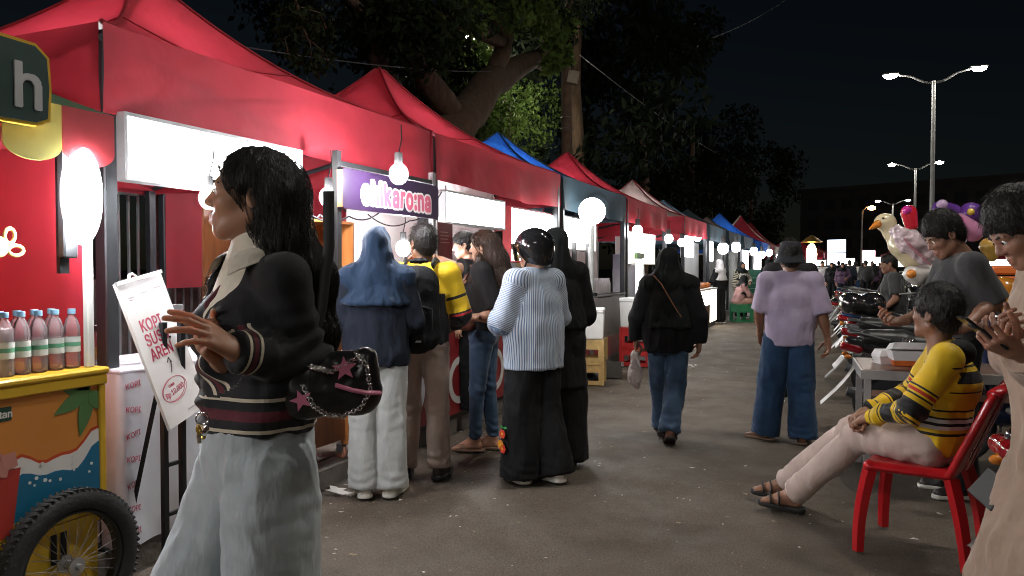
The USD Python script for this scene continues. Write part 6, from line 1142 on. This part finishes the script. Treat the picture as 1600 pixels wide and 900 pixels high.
lb_ = thing('leaning_board', 'pale wooden board leaning beside the lilac shirt', 'board', at_z(1203, 500, 0), -20); part(lb_, 'panel', bx((0, 0, .62), (.04, .5, 1.22), .01, ry=8), M('pale_ply', (.45, .33, .22), .6)); part(lb_, 'strut', bar((-.25, 0, 0), (-.05, 0, .9), .03), WOODD)
fl = thing('gas_lantern', 'warm flaring lantern to the right of the bucket hat', 'lantern', at_d(1268, 398, 16.5)); part(fl, 'mantle', ball((0, 0, 0), (.11, .11, .24), 3), EM('warm_flame', (1, .78, .45), 16.0), True); part(fl, 'hood', lathe([(0, .42), (.05, .40), (.22, .27), (.2, .26), (0, .3)], 16), M('brass', (.5, .3, .08), .35, metal=.8)); part(fl, 'pole', rod((0, 0, -1.72), (0, 0, -.22), .03), BLACKM)

# ================================================================ METAL FENCE behind the first tent
FE = M('fence_grey', (.30, .33, .34), .45, metal=.3); fe = thing('bar_fence', 'grey metal bar fence behind the KOPI table', 'fence', (-6.35, 1.5, .1))
for z in (.25, 2.0): part(fe, 'rail', bb(-.02, .02, 0, 12, z, z + .04), FE)
for k in range(106): part(fe, 'bar', bb(-.010, .010, .06 + .112 * k - .010, .06 + .112 * k + .010, .02, 2.25), FE)
setting('park_ground', bb(-60, -7.5, -30, 140, -.4, .06), DIRT)
wl = thing('low_wall', 'low grey wall and clutter behind the bar fence', 'wall', (-7.2, 0, .06)); part(wl, 'wall', bb(-.15, .15, 0, 14, 0, 1.15), CONC); part(wl, 'coping', bb(-.18, .18, 0, 14, 1.152, 1.22, .01), CONC)
# ================================================================ TABLE ON THE RIGHT, TAKEAWAY BOXES
TBL = M('brown_laminate', (.16, .10, .075), .36, var=.15, vs=3); tb_ = thing('folding_table', 'low brown table with metal edge behind the seated man', 'table', (.15, 5.40, 0), 3)
part(tb_, 'table_top', bb(0, 1.3, 0, .72, .725, .75, .006), TBL); part(tb_, 'metal_edge', cat([bb(-.012, 1.31, -.012, -.001, .69, .748), bb(-.012, -.001, 0, .72, .69, .748)]), ALU); part(tb_, 'side_rail', bb(.02, 1.28, .012, .03, .58, .62), M('worn_wood_rail', (.22, .12, .08), .7, var=.3))
for x in (.03, 1.25):
    for y in (.03, .68): part(tb_, 'leg', bb(x - .02, x + .02, y - .02, y + .02, 0, .724), ALU)
part(tb_, 'dark_mat', bx((.28, .5, .754), (.3, .25, .006), .002, rz=14), M('dark_mat', (.06, .035, .03), .4)); 
TB = lambda x, y, z=.752: V(.12, 5.30, 0) + V(x * math.cos(.052) - y * math.sin(.052), x * math.sin(.052) + y * math.cos(.052), z)
FB = M('takeaway_foam', (.62, .60, .60), .6, var=.05)
for i, (x, y, z, r_, m_, lab) in enumerate(((.42, .30, .752, 20, FB, 'white foam takeaway box lying on the brown table'), (.60, .30, .82, 10, FB, 'open white foam takeaway box resting on the orange tray'), (.62, .22, .753, 8, M('orange_tray', (.72, .16, .03), .45), 'orange plastic tray under the white takeaway boxes'))):
    b = thing('takeaway_box' if i < 2 else 'food_tray_flat', lab, 'box' if i < 2 else 'tray', at_z(*((1388, 568), (1418, 562), (1424, 570))[i], z), r_); w, d, h_ = ((.17, .14, .05), (.22, .16, .06), (.28, .2, .06))[i]
    part(b, 'base', trimesh.convex.convex_hull(np.array([(sx * w / 2 * k, sy * d / 2 * k, zz) for sx in (-1, 1) for sy in (-1, 1) for k, zz in ((.85, 0), (1, h_))])), m_)
    if i < 2: part(b, 'lid', T(trimesh.convex.convex_hull(np.array([(sx * w / 2 * k, sy * d / 2 * k, zz) for sx in (-1, 1) for sy in (-1, 1) for k, zz in ((1, 0.002), (1, .008), (.8, .045))])), (0, 0, h_), rx=-8 * i), m_)
    else: part(b, 'rim', cat([bb(-w / 2 - .008, w / 2 + .008, -d / 2 - .008, -d / 2 + .004, h_ - .012, h_), bb(-w / 2 - .008, w / 2 + .008, d / 2 - .004, d / 2 + .008, h_ - .012, h_)]), m_)
cu = thing('clear_cup', 'clear plastic cup standing behind the takeaway boxes', 'cup', at_z(1418, 556, .753), 0); part(cu, 'cup', lathe([(0, 0), (.03, 0), (.044, .12), (.046, .122)], 18), GLASS('cup_clear', (.85, .83, .8), .05, .2), True); part(cu, 'rim', T(trimesh.creation.torus(.045, .003, major_sections=18, minor_sections=5), (0, 0, .121)), GLASS('cup_clear', (0, 0, 0)), True)

# ================================================================ MOTORBIKES
TYRE = M('tyre_rubber', (0, 0, 0)); RTAIL = M('red_tail_lens', (.25, .008, .012), .08, coat=.8, var=.3, vs=20); SEATM = M('black_seat_vinyl', (.014, .013, .013), .42, bump=.1); PLATE = M('number_plate', (.60, .60, .58), .45, var=.12, vs=20); PLASW = M('white_plastic', (.62, .62, .62), .3, coat=.3); GREYM = M('dark_grey_plastic', (.035, .035, .038), .4); HEADL = GLASS('headlight_glass', (.8, .8, .8), .03, .3)
def bike(label, loc, rz, paint, fender, plate_z=.60, box=None, topcase=False, plate=PLATE, flen=1.0):
    t = thing('motorbike', label, 'motorbike', loc, rz, 'motorbikes parked in a row'); h = .014
    for x, nm in ((.36, 'rear_wheel'), (1.58, 'front_wheel')):
        w = part(t, nm, T(lathe([(.205, -.04), (.25, -.05), (.278, -.03), (.285, 0), (.278, .03), (.25, .05), (.205, .04)], 28), (x, 0, .285), rx=90), TYRE, True); part(w, 'rim', T(lathe([(0, -.03), (.06, -.035), (.07, -.015), (.19, -.015), (.206, -.04), (.206, .04), (.19, .015), (.07, .015), (.06, .035), (0, .03)], 20), (x, 0, .285), rx=90), GREYM, 30)
    f = Field((-.02, -.26, .25), (1.62, .26, 1.1), h); f.cone((.06, 0, .77), (.42, 0, .70), .05, .10, .03, flat=((0, 1, 0), 1.15)).cone((.42, 0, .68), (.85, 0, .60), .105, .11, .04, flat=((0, 1, 0), 1.25)).cone((.85, 0, .50), (1.25, 0, .40), .10, .10, .06, flat=((0, 1, 0), 1.4))
    f.cone((1.25, 0, .42), (1.40, 0, .92), .085, .07, .05, flat=((0, 1, 0), 2.4)).cone((1.40, 0, .90), (1.36, 0, 1.0), .08, .06, .05, flat=((0, 1, 0), 2.0)); f.ell((.98, 0, .78), (.22, .4, .2), .05, sub=True); part(t, 'body_panel', f.mesh(), paint, True)
    f = Field((.0, -.26, .62), (1.0, .26, .95), h); f.cone((.20, 0, .815), (.45, 0, .80), .07, .085, .03, flat=((0, 1, 0), 1.5)).cone((.45, 0, .79), (.82, 0, .755), .085, .06, .03, flat=((0, 1, 0), 1.45)); f.cut((0, 0, .735), (0, 0, -1)); part(t, 'seat', f.mesh(), SEATM, True)
    f = Field((-.08, -.2, .6), (.3, .2, .9), .010); f.cone((.015, -.055, .735), (.12, -.085, .715), .035, .03, .02).cone((.015, .055, .735), (.12, .085, .715), .035, .03, .02).cone((.01, -.05, .74), (.01, .05, .74), .036, None, .02); part(t, 'tail_light', f.mesh(), RTAIL, True)
    part(t, 'grab_rail', tube([(.35, -.12, .80), (.12, -.13, .855), (.05, -.08, .86), (.05, .08, .86), (.12, .13, .855), (.35, .12, .80)], .012, 7), GREYM, True)
    rf = part(t, 'rear_fender', sheet(lambda u, v: np.stack([  .12 - .30 * flen * u.ravel() + .05 * np.sin(u.ravel() * 3), (v.ravel() - .5) * (.17 - .05 * u.ravel()), .64 - .38 * flen * u.ravel() ** 1.2 - .02 * (2 * v.ravel() - 1) ** 2], -1), 8, 7), fender, True); 
    part(rf, 'number_plate', bx((-.035, 0, plate_z), (.008, .26, .12), .003, ry=38), plate)
    for q in (-1, 1): part(rf, 'turn_lamp', ball((.03, q * .13, .66), (.03, .025, .02), 2), M('amber_lens', (.5, .16, .02), .2), True)
    part(t, 'engine', cat([bb(.42, .80, -.12, .12, .26, .46, .03), bb(.28, .5, -.16, -.07, .24, .36, .02)]), GREYM); part(t, 'exhaust', tube([(.75, -.14, .25), (.5, -.18, .27), (.12, -.19, .36), (.02, -.19, .385)], [.02, .05, .055, .04], 10), GREYM, True); part(t, 'exhaust_shield', tube([(.42, -.235, .30), (.12, -.24, .375)], [.022, .02], 8), CHROME, True); part(t, 'swing_arm', bar((.36, .1, .285), (.8, .1, .34), .05), GREYM)
    part(t, 'shock', rod((.34, .13, .33), (.48, .13, .62), .03, n=8), CHROME)
    part(t, 'handlebar', tube([(1.20, -.34, 1.02), (1.30, -.2, 1.04), (1.36, 0, 1.0), (1.30, .2, 1.04), (1.20, .34, 1.02)], .016, 8), CHROME, True)
    for q in (-1, 1):
        part(t, 'grip', rod((1.19, q * .36, 1.018), (1.25, q * .27, 1.03), .02), BLK); mi = part(t, 'mirror', T(ball((0, 0, 0), (.018, .06, .04), 2), (1.30, q * .36, 1.22)), GREYM, True); part(mi, 'mirror_stem', tube([(1.27, q * .24, 1.04), (1.29, q * .30, 1.14), (1.30, q * .35, 1.2)], .006, 6), BLK); part(mi, 'mirror_glass', T(ball((0, 0, 0), (.004, .052, .034), 2), (1.283, q * .36, 1.22)), CHROME, True)
    part(t, 'headlight', ball((1.46, 0, .92), (.05, .11, .07), 2), HEADL, True); part(t, 'fork', cat([rod((1.40, q * .08, .75), (1.58, q * .08, .285), .022, n=8) for q in (-1, 1)]), GREYM); part(t, 'front_fender', T(lathe([(.30, -.07), (.315, -.04), (.315, .04), (.30, .07)], 28), (1.58, 0, .285), rx=90).slice_plane((1.58, 0, .36), (-.3, 0, 1)), paint, True)
    part(t, 'side_stand', bar((.75, .12, .28), (.78, .30, .0), .02), BLK)
    if topcase:
        f = Field((-.1, -.3, .8), (.5, .3, 1.25), h); f.cone((.02, -.13, .99), (.02, .13, .99), .12, None, .02).cone((.25, -.13, .99), (.25, .13, .99), .12, None, .06).cone((.02, 0, .95), (.26, 0, .95), .1, None, .08, flat=((0, 1, 0), 2.)); f.cut((0, 0, .865), (0, 0, -1)); part(t, 'top_case', f.mesh(), box, True)
    return t
PB = [PLASTIC_BLK, M('dark_red_paint', (.16, .01, .012), .15, coat=.6), M('dark_blue_paint', (.012, .03, .09), .15, coat=.6), M('grey_paint', (.09, .09, .095), .2, coat=.5)]
B1 = bike('nearest parked motorbike of the row, red tail lamp beside the brown table', (.04, 7.1, 0), 4, PB[0], PLASW)
B2 = bike('second motorbike of the row with pale plate sticking out to the road', (.05, 8.75, 0), 2, PB[3], GREYM, .62)
B3 = bike('motorbike with bulky black top case in the parked row', (.12, 9.9, 0), 6, PB[0], PLASW, .6, PLASTIC_BLK, True)
B4 = bike('dark blue motorbike parked beside the one with the top case', (.02, 11.2, 0), 0, PB[2], M('grey_fender', (.2, .2, .2), .4))
B5 = bike('black motorbike with plain dark fender, fifth of the row from the brown table', (.1, 12.3, 0), -3, PB[0], GREYM, .58)
for i, (p_, lab) in enumerate((('blue', 'sixth'), ('grey', 'seventh'), ('black', 'eighth'), ('grey', 'ninth'), ('blue', 'tenth'), ('black', 'eleventh'), ('grey', 'twelfth'), ('black', 'thirteenth'), ('blue', 'fourteenth'))):
    dup([B5, B4, B2][['black', 'blue', 'grey'].index(p_)], (.05 + rng.normal(0, .08), 13.45 + 1.15 * i + rng.normal(0, .08), 0), 2 + rng.normal(0, 4), f'{lab} motorbike of the row counted from the brown table, {p_} painted')
bike('black motorbike parked behind the red chair with its red tail lamp showing', (.56, 3.32, 0), 8, PB[0], GREYM, .58, plate=BLK, flen=.75)
dup(B2, (1.35, 4.3, 0), 20, 'grey motorbike standing behind the young man in charcoal T-shirt'); dup(B4, (2.3, 6.0, 0), 170, 'blue motorbike behind the table in the second row'); dup(B5, (3.9, 8.0, 0), 178, 'black motorbike facing the road behind the balloons'); dup(B3, (3.9, 10.2, 0), 184, 'motorbike with top case in the second row below the goose balloon'); dup(B2, (3.9, 12.0, 0), 178, 'grey motorbike of the second row near the lamp post')
for k, (x, y) in enumerate(((2.3, 14), (2.2, 16), (2.4, 18.2), (2.3, 21))): dup([B5, B4, B2, B5][k], (x + 1.6, y, 0), 180 + 6 * k - 9, 'motorbike in the dark second row, ' + ['closest', 'second', 'third', 'farthest'][k] + ' of the four beyond the balloons')
# orange helmet resting on a bike and orange crate
q = at_d(1567, 464, 5.4); oh = thing('orange_helmet', 'orange helmet resting on the motorbike behind the young man', 'helmet', q, 30); f = Field((-.17, -.2, -.17), (.17, .2, .17), .008); f.ell((0, 0, 0), (.12, .15, .14), .01); f.ell((0, .17, -.07), (.1, .12, .09), .015, sub=True); f.cut((0, 0, -.11), (0, 0, -1)); part(oh, 'shell', f.mesh(), M('orange_gloss', (.55, .20, .02), .2, coat=.5), True); part(oh, 'edge_trim', T(trimesh.creation.torus(.105, .008, major_sections=24, minor_sections=6), (0, -.01, -.105)), BLK, True)
q = at_d(1588, 440, 9.0); oc = thing('orange_stall_goods', 'glowing orange plastic basket stack far right behind the robe', 'basket', q); [part(oc, 'basket', bb(-.28, .28, -.2, .2, -.16 + .12 * k, -.06 + .12 * k, .02), M('orange_tray', (0, 0, 0))) for k in range(3)]; part(oc, 'stand', bb(-.25, .25, -.18, .18, -1.55, -.17), BLACKM)

# ================================================================ BALLOONS
FOIL = lambda n, c: M('foil_' + n, c, .18, spec=.6, coat=.5, var=.1, vs=4)
q = at_d(1452, 470, 8.6); bo = np.array([q[0], q[1], 0]); bpole = thing('balloon_pole', 'grey pole holding the bunch of foil balloons', 'pole', bo); part(bpole, 'pole', rod((0, 0, 0), (0, 0, 1.9), .02), STEEL); part(bpole, 'cross_bars', cat([rod((-.3, 0, 1.1 + .25 * k), (.3, .1, 1.15 + .25 * k), .01) for k in range(3)]), STEEL); part(bpole, 'foot', lathe([(0, 0), (.2, 0), (.2, .03), (.03, .05)], 14), BLACKM)
BD = lambda px, py, d=8.3: at_d(px, py, d)
# goose
cr = lambda *P_: [np.array(p) for p in P_]
gs = thing('goose_balloon', 'cream foil goose balloon with orange beak rising over the motorbikes', 'balloon'); 
f = Field(BD(1350, 480, 8.3) - .35, BD(1510, 320, 8.3) + .35, .014); hd = BD(1383, 347, 8.3)
f.ell(hd, (.11, .08, .09), .03); f.chain([hd, BD(1393, 365, 8.3), BD(1406, 385, 8.25), BD(1425, 400, 8.25)], [.075, .072, .10, .12], .05); f.cone(BD(1425, 402, 8.25), BD(1460, 425, 8.25), .11, .05, .08); part(gs, 'body', f.mesh(), FOIL('cream', (.62, .53, .34)), True)
bk = Field(hd - .4, hd + .25, .010); bk.cone(BD(1372, 350, 8.28), BD(1360, 357, 8.28), .045, .016, .02); part(gs, 'beak', bk.mesh(), FOIL('orange', (.65, .22, .03)), True); part(gs, 'eye', ball(BD(1380, 341, 8.21), .012), BLK, True)
f = Field(BD(1390, 450, 8.3) - .4, BD(1480, 340, 8.3) + .4, .014); f.chain([BD(1402, 362, 8.15), BD(1425, 380, 8.12), BD(1452, 405, 8.15)], [.07, .12, .07], .04).chain([BD(1415, 370, 8.2), BD(1445, 395, 8.12), BD(1462, 424, 8.2)], [.06, .09, .04], .05); part(gs, 'wing', fold(f.mesh(), .015, (9, 9, 9), 4), FOIL('pinkish_white', (.52, .40, .42)), True); part(gs, 'wing_marks', cat([tube([BD(1412 + 9 * k, 372 + 8 * k, 8.02), BD(1424 + 9 * k, 388 + 8 * k, 8.0), BD(1440 + 7 * k, 398 + 8 * k, 8.02)], .018, 6, flat=.5) for k in range(3)]), FOIL('dusty_rose', (.5, .22, .26)), True)
def blob(nm, label, pts, rs, col, extra=(), d=8.3, k=.03, h=.014):
    P_ = [BD(px, py, d) for px, py in pts]; lo = np.min(P_, 0) - max(rs) - .1; hi = np.max(P_, 0) + max(rs) + .1; f = Field(lo, hi, h)
    if len(P_) == 1: f.ell(P_[0], (rs[0], rs[0] * .7, rs[0]), k)
    else: f.chain(P_, rs, k)
    t = thing(nm, label, 'balloon'); part(t, 'foil', f.mesh(), col, True)
    for n_, (px, py), r_, c_ in extra: part(t, n_, ball(BD(px, py, d - .0) + (CAM - BD(px, py, d)) / d * (max(rs) * .62), (r_, r_, r_), 2), c_, True)
    part(t, 'string', tube([P_[-1], P_[-1] + (bo + V(0, 0, 1.2) - P_[-1]) * .5 + V(0, 0, -.05), bo + V(0, 0, 1.2)], .004, 5), WHITEP); return t
MAG, PUR, REDF, YELF, CYF, PNK, WHF = FOIL('magenta', (.55, .03, .28)), FOIL('purple', (.12, .04, .26)), FOIL('red', (.6, .02, .04)), FOIL('yellow', (.62, .45, .05)), FOIL('cyan', (.12, .42, .5)), FOIL('pink', (.62, .25, .42)), FOIL('white', (.6, .56, .52))
blob('red_balloon', 'red and magenta foil balloon above the goose wing', [(1420, 332), (1424, 352)], [.085, .07], REDF, [('top_patch', (1417, 328), .05, MAG)], 8.6)
blob('purple_balloon', 'purple foil balloon with pale lilac top left of the other purple one', [(1470, 326), (1490, 330)], [.09, .08], PUR, [('pale_top', (1472, 320), .06, FOIL('lilac', (.45, .33, .5)))], 8.7)
blob('purple_balloon', 'round purple foil balloon with a yellow star', [(1517, 333)], [.12], PUR, [('star_patch', (1517, 331), .04, YELF)], 8.6)
blob('pink_balloon', 'pink foil animal balloon with dark eye behind the bowed head', [(1496, 350), (1520, 362)], [.12, .11], PNK, [('cheek', (1496, 346), .06, MAG), ('eye', (1510, 352), .03, BLK)], 8.4)
blob('magenta_balloon', 'lilac and magenta foil balloon in front of the chin of the young man', [(1436, 378), (1455, 392), (1478, 396)], [.07, .08, .07], MAG, [('pale_patch', (1440, 376), .07, FOIL('lilac', (.4, .3, .5))), ('knob', (1480, 392), .06, PNK)], 8.2)
blob('yellow_balloon', 'yellow foil balloon with cyan spots under the magenta one', [(1445, 408), (1475, 415), (1470, 438)], [.08, .09, .06], YELF, [('spot', (1447, 407), .05, CYF), ('spot', (1470, 412), .07, CYF), ('spot', (1470, 420), .03, REDF)], 8.25)
blob('white_balloon', 'white foil duck balloon with an orange tip hanging lowest in the bunch', [(1432, 436), (1425, 428), (1455, 424), (1475, 432)], [.07, .08, .08, .06], WHF, [('orange_tip', (1424, 428), .05, FOIL('orange', (.65, .22, .03)))], 8.1)
blob('gold_balloon', 'gold foil balloon low behind the young man at the right of the bunch', [(1545, 385), (1550, 400)], [.09, .06], FOIL('gold', (.5, .3, .06)), (), 8.0)

# ================================================================ TREES, POLES, WIRES, FAR BUILDING
BARK = M('bark', (.105, .065, .042), .95, var=.45, vs=3, stretch=(3, 3, .8), bump=.9, bs=14)
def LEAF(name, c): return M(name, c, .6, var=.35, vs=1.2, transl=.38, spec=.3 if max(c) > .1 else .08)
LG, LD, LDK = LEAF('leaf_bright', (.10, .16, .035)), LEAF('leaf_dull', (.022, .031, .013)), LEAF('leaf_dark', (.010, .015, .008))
def leaves(n, clumps, size, droop=.4, seed=0):
    r = np.random.default_rng(seed); C_ = np.array([c for c, _ in clumps]); R_ = np.array([q for _, q in clumps]); k = r.integers(0, len(clumps), n); d = r.normal(size=(n, 3)); d /= np.linalg.norm(d, axis=1)[:, None]; rad = r.uniform(.15, 1, n) ** .5
    P_ = C_[k] + d * (rad * R_[k])[:, None]; a = r.normal(size=(n, 3)); a[:, 2] -= droop * 2; a /= np.linalg.norm(a, axis=1)[:, None]; b = np.cross(a, r.normal(size=(n, 3))); b /= np.linalg.norm(b, axis=1)[:, None]; c = np.cross(a, b)
    s = size * r.uniform(.6, 1.35, n)[:, None]; w = .24
    v = np.stack([P_, P_ + a * s * .45 + b * s * w + c * s * .06, P_ + a * s, P_ + a * s * .45 - b * s * w + c * s * .06], 1).reshape(-1, 3); i = np.arange(n) * 4
    return trimesh.Trimesh(v, np.vstack([np.stack([i, i + 1, i + 2], 1), np.stack([i, i + 2, i + 3], 1)]), process=False)
def limb_mesh(pts, rs, seed=0):
    P_ = np.array(pts, float); t = np.linspace(0, 1, len(P_)); tt = np.linspace(0, 1, len(P_) * 5); Q = np.stack([np.interp(tt, t, P_[:, i]) for i in range(3)], 1); Q += .12 * (np.stack([meshkit.fbm(Q * .9 + 11 * i, 2, seed) for i in range(3)], 1) - .5) * np.interp(tt, t, rs)[:, None] * 5
    m_ = tube(Q, np.interp(tt, t, rs), 12); v = np.array(m_.vertices); return trimesh.Trimesh(v + np.array(m_.vertex_normals) * (.10 * (ridge(meshkit.fbm(v * np.array([5, 5, 1.6]), 3, seed)) - .6))[:, None], m_.faces, process=False)
tr = thing('big_tree', 'big leaning tree with rough trunk behind the second red tent', 'tree', (0, 0, 0)); TX = -7.6
tp = lambda px, py, X=TX: at_x(px, py, X)
part(tr, 'trunk', limb_mesh([tp(640, 330) * V(1, 1, 0), tp(665, 260), tp(715, 190), tp(770, 130), tp(835, 92)], [.55, .48, .42, .34, .22], 3), BARK, True)
for k, (pts, rs) in enumerate((([tp(715, 190), tp(665, 120), tp(640, 60), tp(600, -20)], [.3, .22, .16, .08]), ([tp(770, 130), tp(790, 60), tp(760, -20)], [.24, .18, .1]), ([tp(640, 200), tp(590, 90), tp(575, 30), tp(520, -30)], [.2, .15, .1, .05]), ([tp(835, 92), tp(880, 40), tp(900, -30)], [.16, .1, .05]), ([tp(835, 95), tp(852, 100), tp(840, 86)], [.17, .16, .08]), ([tp(790, 70), tp(700, 30), tp(650, 10)], [.14, .1, .05]))): part(tr, 'limb', limb_mesh(pts, rs, k), BARK, True)
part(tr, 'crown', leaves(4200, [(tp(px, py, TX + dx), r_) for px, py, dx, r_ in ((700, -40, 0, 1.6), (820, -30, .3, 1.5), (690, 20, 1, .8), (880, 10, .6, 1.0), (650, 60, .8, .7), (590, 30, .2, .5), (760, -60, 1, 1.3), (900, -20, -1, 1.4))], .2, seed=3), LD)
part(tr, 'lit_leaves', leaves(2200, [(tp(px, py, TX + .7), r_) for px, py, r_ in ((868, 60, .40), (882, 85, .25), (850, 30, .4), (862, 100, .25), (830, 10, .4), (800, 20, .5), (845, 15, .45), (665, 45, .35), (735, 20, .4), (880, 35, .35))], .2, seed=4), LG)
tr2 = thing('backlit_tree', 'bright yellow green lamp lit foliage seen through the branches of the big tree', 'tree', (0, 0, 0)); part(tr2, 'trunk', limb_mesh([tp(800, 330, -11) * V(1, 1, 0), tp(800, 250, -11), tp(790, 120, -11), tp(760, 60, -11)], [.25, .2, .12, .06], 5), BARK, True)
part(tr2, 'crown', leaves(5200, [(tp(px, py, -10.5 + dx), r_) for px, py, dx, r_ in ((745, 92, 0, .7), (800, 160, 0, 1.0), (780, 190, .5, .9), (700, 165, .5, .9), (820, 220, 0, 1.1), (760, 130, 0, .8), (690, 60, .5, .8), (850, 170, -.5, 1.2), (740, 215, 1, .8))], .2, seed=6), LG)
pq = tp(735, 60, -11.8); plm = thing('park_lamp', 'park lamp hidden in the foliage behind the big tree', 'street lamp', (pq[0], pq[1], 0)); part(plm, 'pole', rod((0, 0, 0), (0, 0, pq[2] - .2), .06), POLE); part(plm, 'lamp_head', ball((0, 0, pq[2]), .16, 2), EM('park_lamp_glow', (1, .95, .75), 420.0), True)
pq = tp(884, 172, -8.3); plm = thing('park_lamp', 'small park lamp low in the leaves beside the utility pole', 'street lamp', (pq[0], pq[1], 0)); part(plm, 'pole', rod((0, 0, 0), (0, 0, pq[2] - .1), .05), POLE); part(plm, 'lamp_head', ball((0, 0, pq[2]), .09, 2), EM('park_lamp_glow', (1, .95, .75), 420.0), True)
tw = thing('hanging_branch', 'thin hanging twigs with few pale leaves over the first red tent', 'tree', (0, 0, 0)); tX = -5.6
part(tw, 'twig', cat([tube([tp(460, -10, tX), tp(472, 40, tX), tp(485, 70, tX), tp(488, 105, tX)], [.02, .012, .008, .004], 6), tube([tp(465, 10, tX), tp(500, 20, tX), tp(510, 45, tX)], .006, 5), tube([tp(472, 40, tX), tp(445, 60, tX), tp(450, 80, tX)], .006, 5), tube([tp(480, 60, tX), tp(505, 80, tX), tp(515, 100, tX)], .006, 5)]), BARK, True); part(tw, 'leaf_cluster', leaves(420, [(tp(px, py, tX), r_) for px, py, r_ in ((478, 90, .2), (450, 65, .2), (500, 50, .2), (505, 92, .16), (470, 30, .22), (448, 25, .2))], .10, seed=8), LD)
def far_tree(label, x, y, h, r, mat, n, seed, size=.35, lo=.25):
    t = thing('dark_tree', label, 'tree', (x, y, 0)); rr = np.random.default_rng(seed); part(t, 'trunk', limb_mesh([(0, 0, 0), (.2, 0, h * .3), (-.1, .2, h * .6), (.1, 0, h * .85)], [.32, .26, .18, .06], seed), BARK, True)
    cl = []
    for k in range(16): a = rr.uniform(0, 6.28); q_ = rr.uniform(.1, 1) ** .6; z_ = rr.uniform(lo, 1); cl.append((V(math.cos(a) * r * q_ * (1.1 - .5 * abs(z_ - .55)), math.sin(a) * r * q_, h * z_), rr.uniform(.22, .45) * r))
    part(t, 'crown', leaves(n, cl, size, .5, seed), mat)
for k, a in enumerate(((-30, 34, 9, 3.6, LDK, 3000, 11), (-12, 3.2, 9, 3.4, LDK, 5000, 12), (-9.5, 29, 14, 4.5, LDK, 4200, 13), (-9.5, 40, 14, 4.2, LDK, 4500, 14), (-9, 52, 13, 4.2, LDK, 4500, 15), (-10, 66, 13, 5, LDK, 5000, 16), (-13, 20, 12, 4, LDK, 6000, 17), (-8, 80, 12, 4.5, LDK, 5000, 18))):
    far_tree(['far dark tree deep in the park behind the tents', 'dark tree top at the upper left corner above the tents', 'tall dark tree right of the utility pole', 'very tall dark tree behind the faded tent', 'dark feathery tree above the teal tents', 'far dark tree above the blue tent', 'dark leafy tree behind the big leaning trunk', 'farthest dark tree where the row ends'][k], *a[:3], a[3], a[4], a[5], a[6], size=.28 if k in (0, 1, 6) else .42)
up = thing('utility_pole', 'brown utility pole with a pale box beside the lit leaves', 'pole', tp(885, 200, -6.9) * V(1, 1, 0)); zt = tp(885, 118, -6.9)[2]; part(up, 'pole', rod((0, 0, 0), (0, 0, zt + .2), .17, .14, 12), M('pole_brown', (.16, .10, .07), .9, var=.3, bump=.4)); part(up, 'meter_box', bx((.22, -.1, zt - .1), (.30, .22, .34), .01, rz=20, ry=12), M('pale_box', (.38, .32, .24), .6)); [part(up, 'band', T(trimesh.creation.torus(.165, .012, major_sections=16, minor_sections=5), (0, 0, zt - z_)), STEEL) for z_ in (1.15, 1.45)]
def wire(a, b, sag, label, r=.012): ts = np.linspace(0, 1, 24)[:, None]; solo('overhead_wire', tube(a + (b - a) * ts - V(0, 0, 1) * sag * 4 * ts * (1 - ts), r, 5), M('wire_grey', (.09, .09, .09), .6), label, 'wire')
wire(at_x(300, 60, -6.6), at_x(770, 112, -7.0), .1, 'thin pale wire crossing behind the peak of the chikaro:na tent', .008); wire(at_x(905, 85, -6.9), at_x(1130, 245, -6.9), .2, 'wire running down from the utility pole to the dark trees'); wire(at_x(1060, 75, -6), at_x(1240, -10, -2.5), .35, 'faint wire high in the sky right of the trees', .02)
bd = thing('far_building', 'long dark multi storey building beyond the lamp posts', 'building', (8, 150, 0), -22.9); BLD = M('dim_plaster', (.10, .095, .095), .9, var=.2, vs=.2)
part(bd, 'wall', bb(-16, 26, 0, 12, 0, 15.5), BLD); part(bd, 'parapet', bb(-16.4, 26.4, -.4, 12.4, 15.502, 16.1), BLD)
for f_ in range(4):
    part(bd, 'floor_band', bb(-16, 26, -.25, -.002, 3.4 + 3.6 * f_, 3.8 + 3.6 * f_), BLD)
    for k in range(13): part(bd, 'window', bb(-14.5 + 3.1 * k, -12.6 + 3.1 * k, -.06, -.003, 1.2 + 3.6 * f_, 3.0 + 3.6 * f_), M('window_dark', (.05, .05, .052), .7))
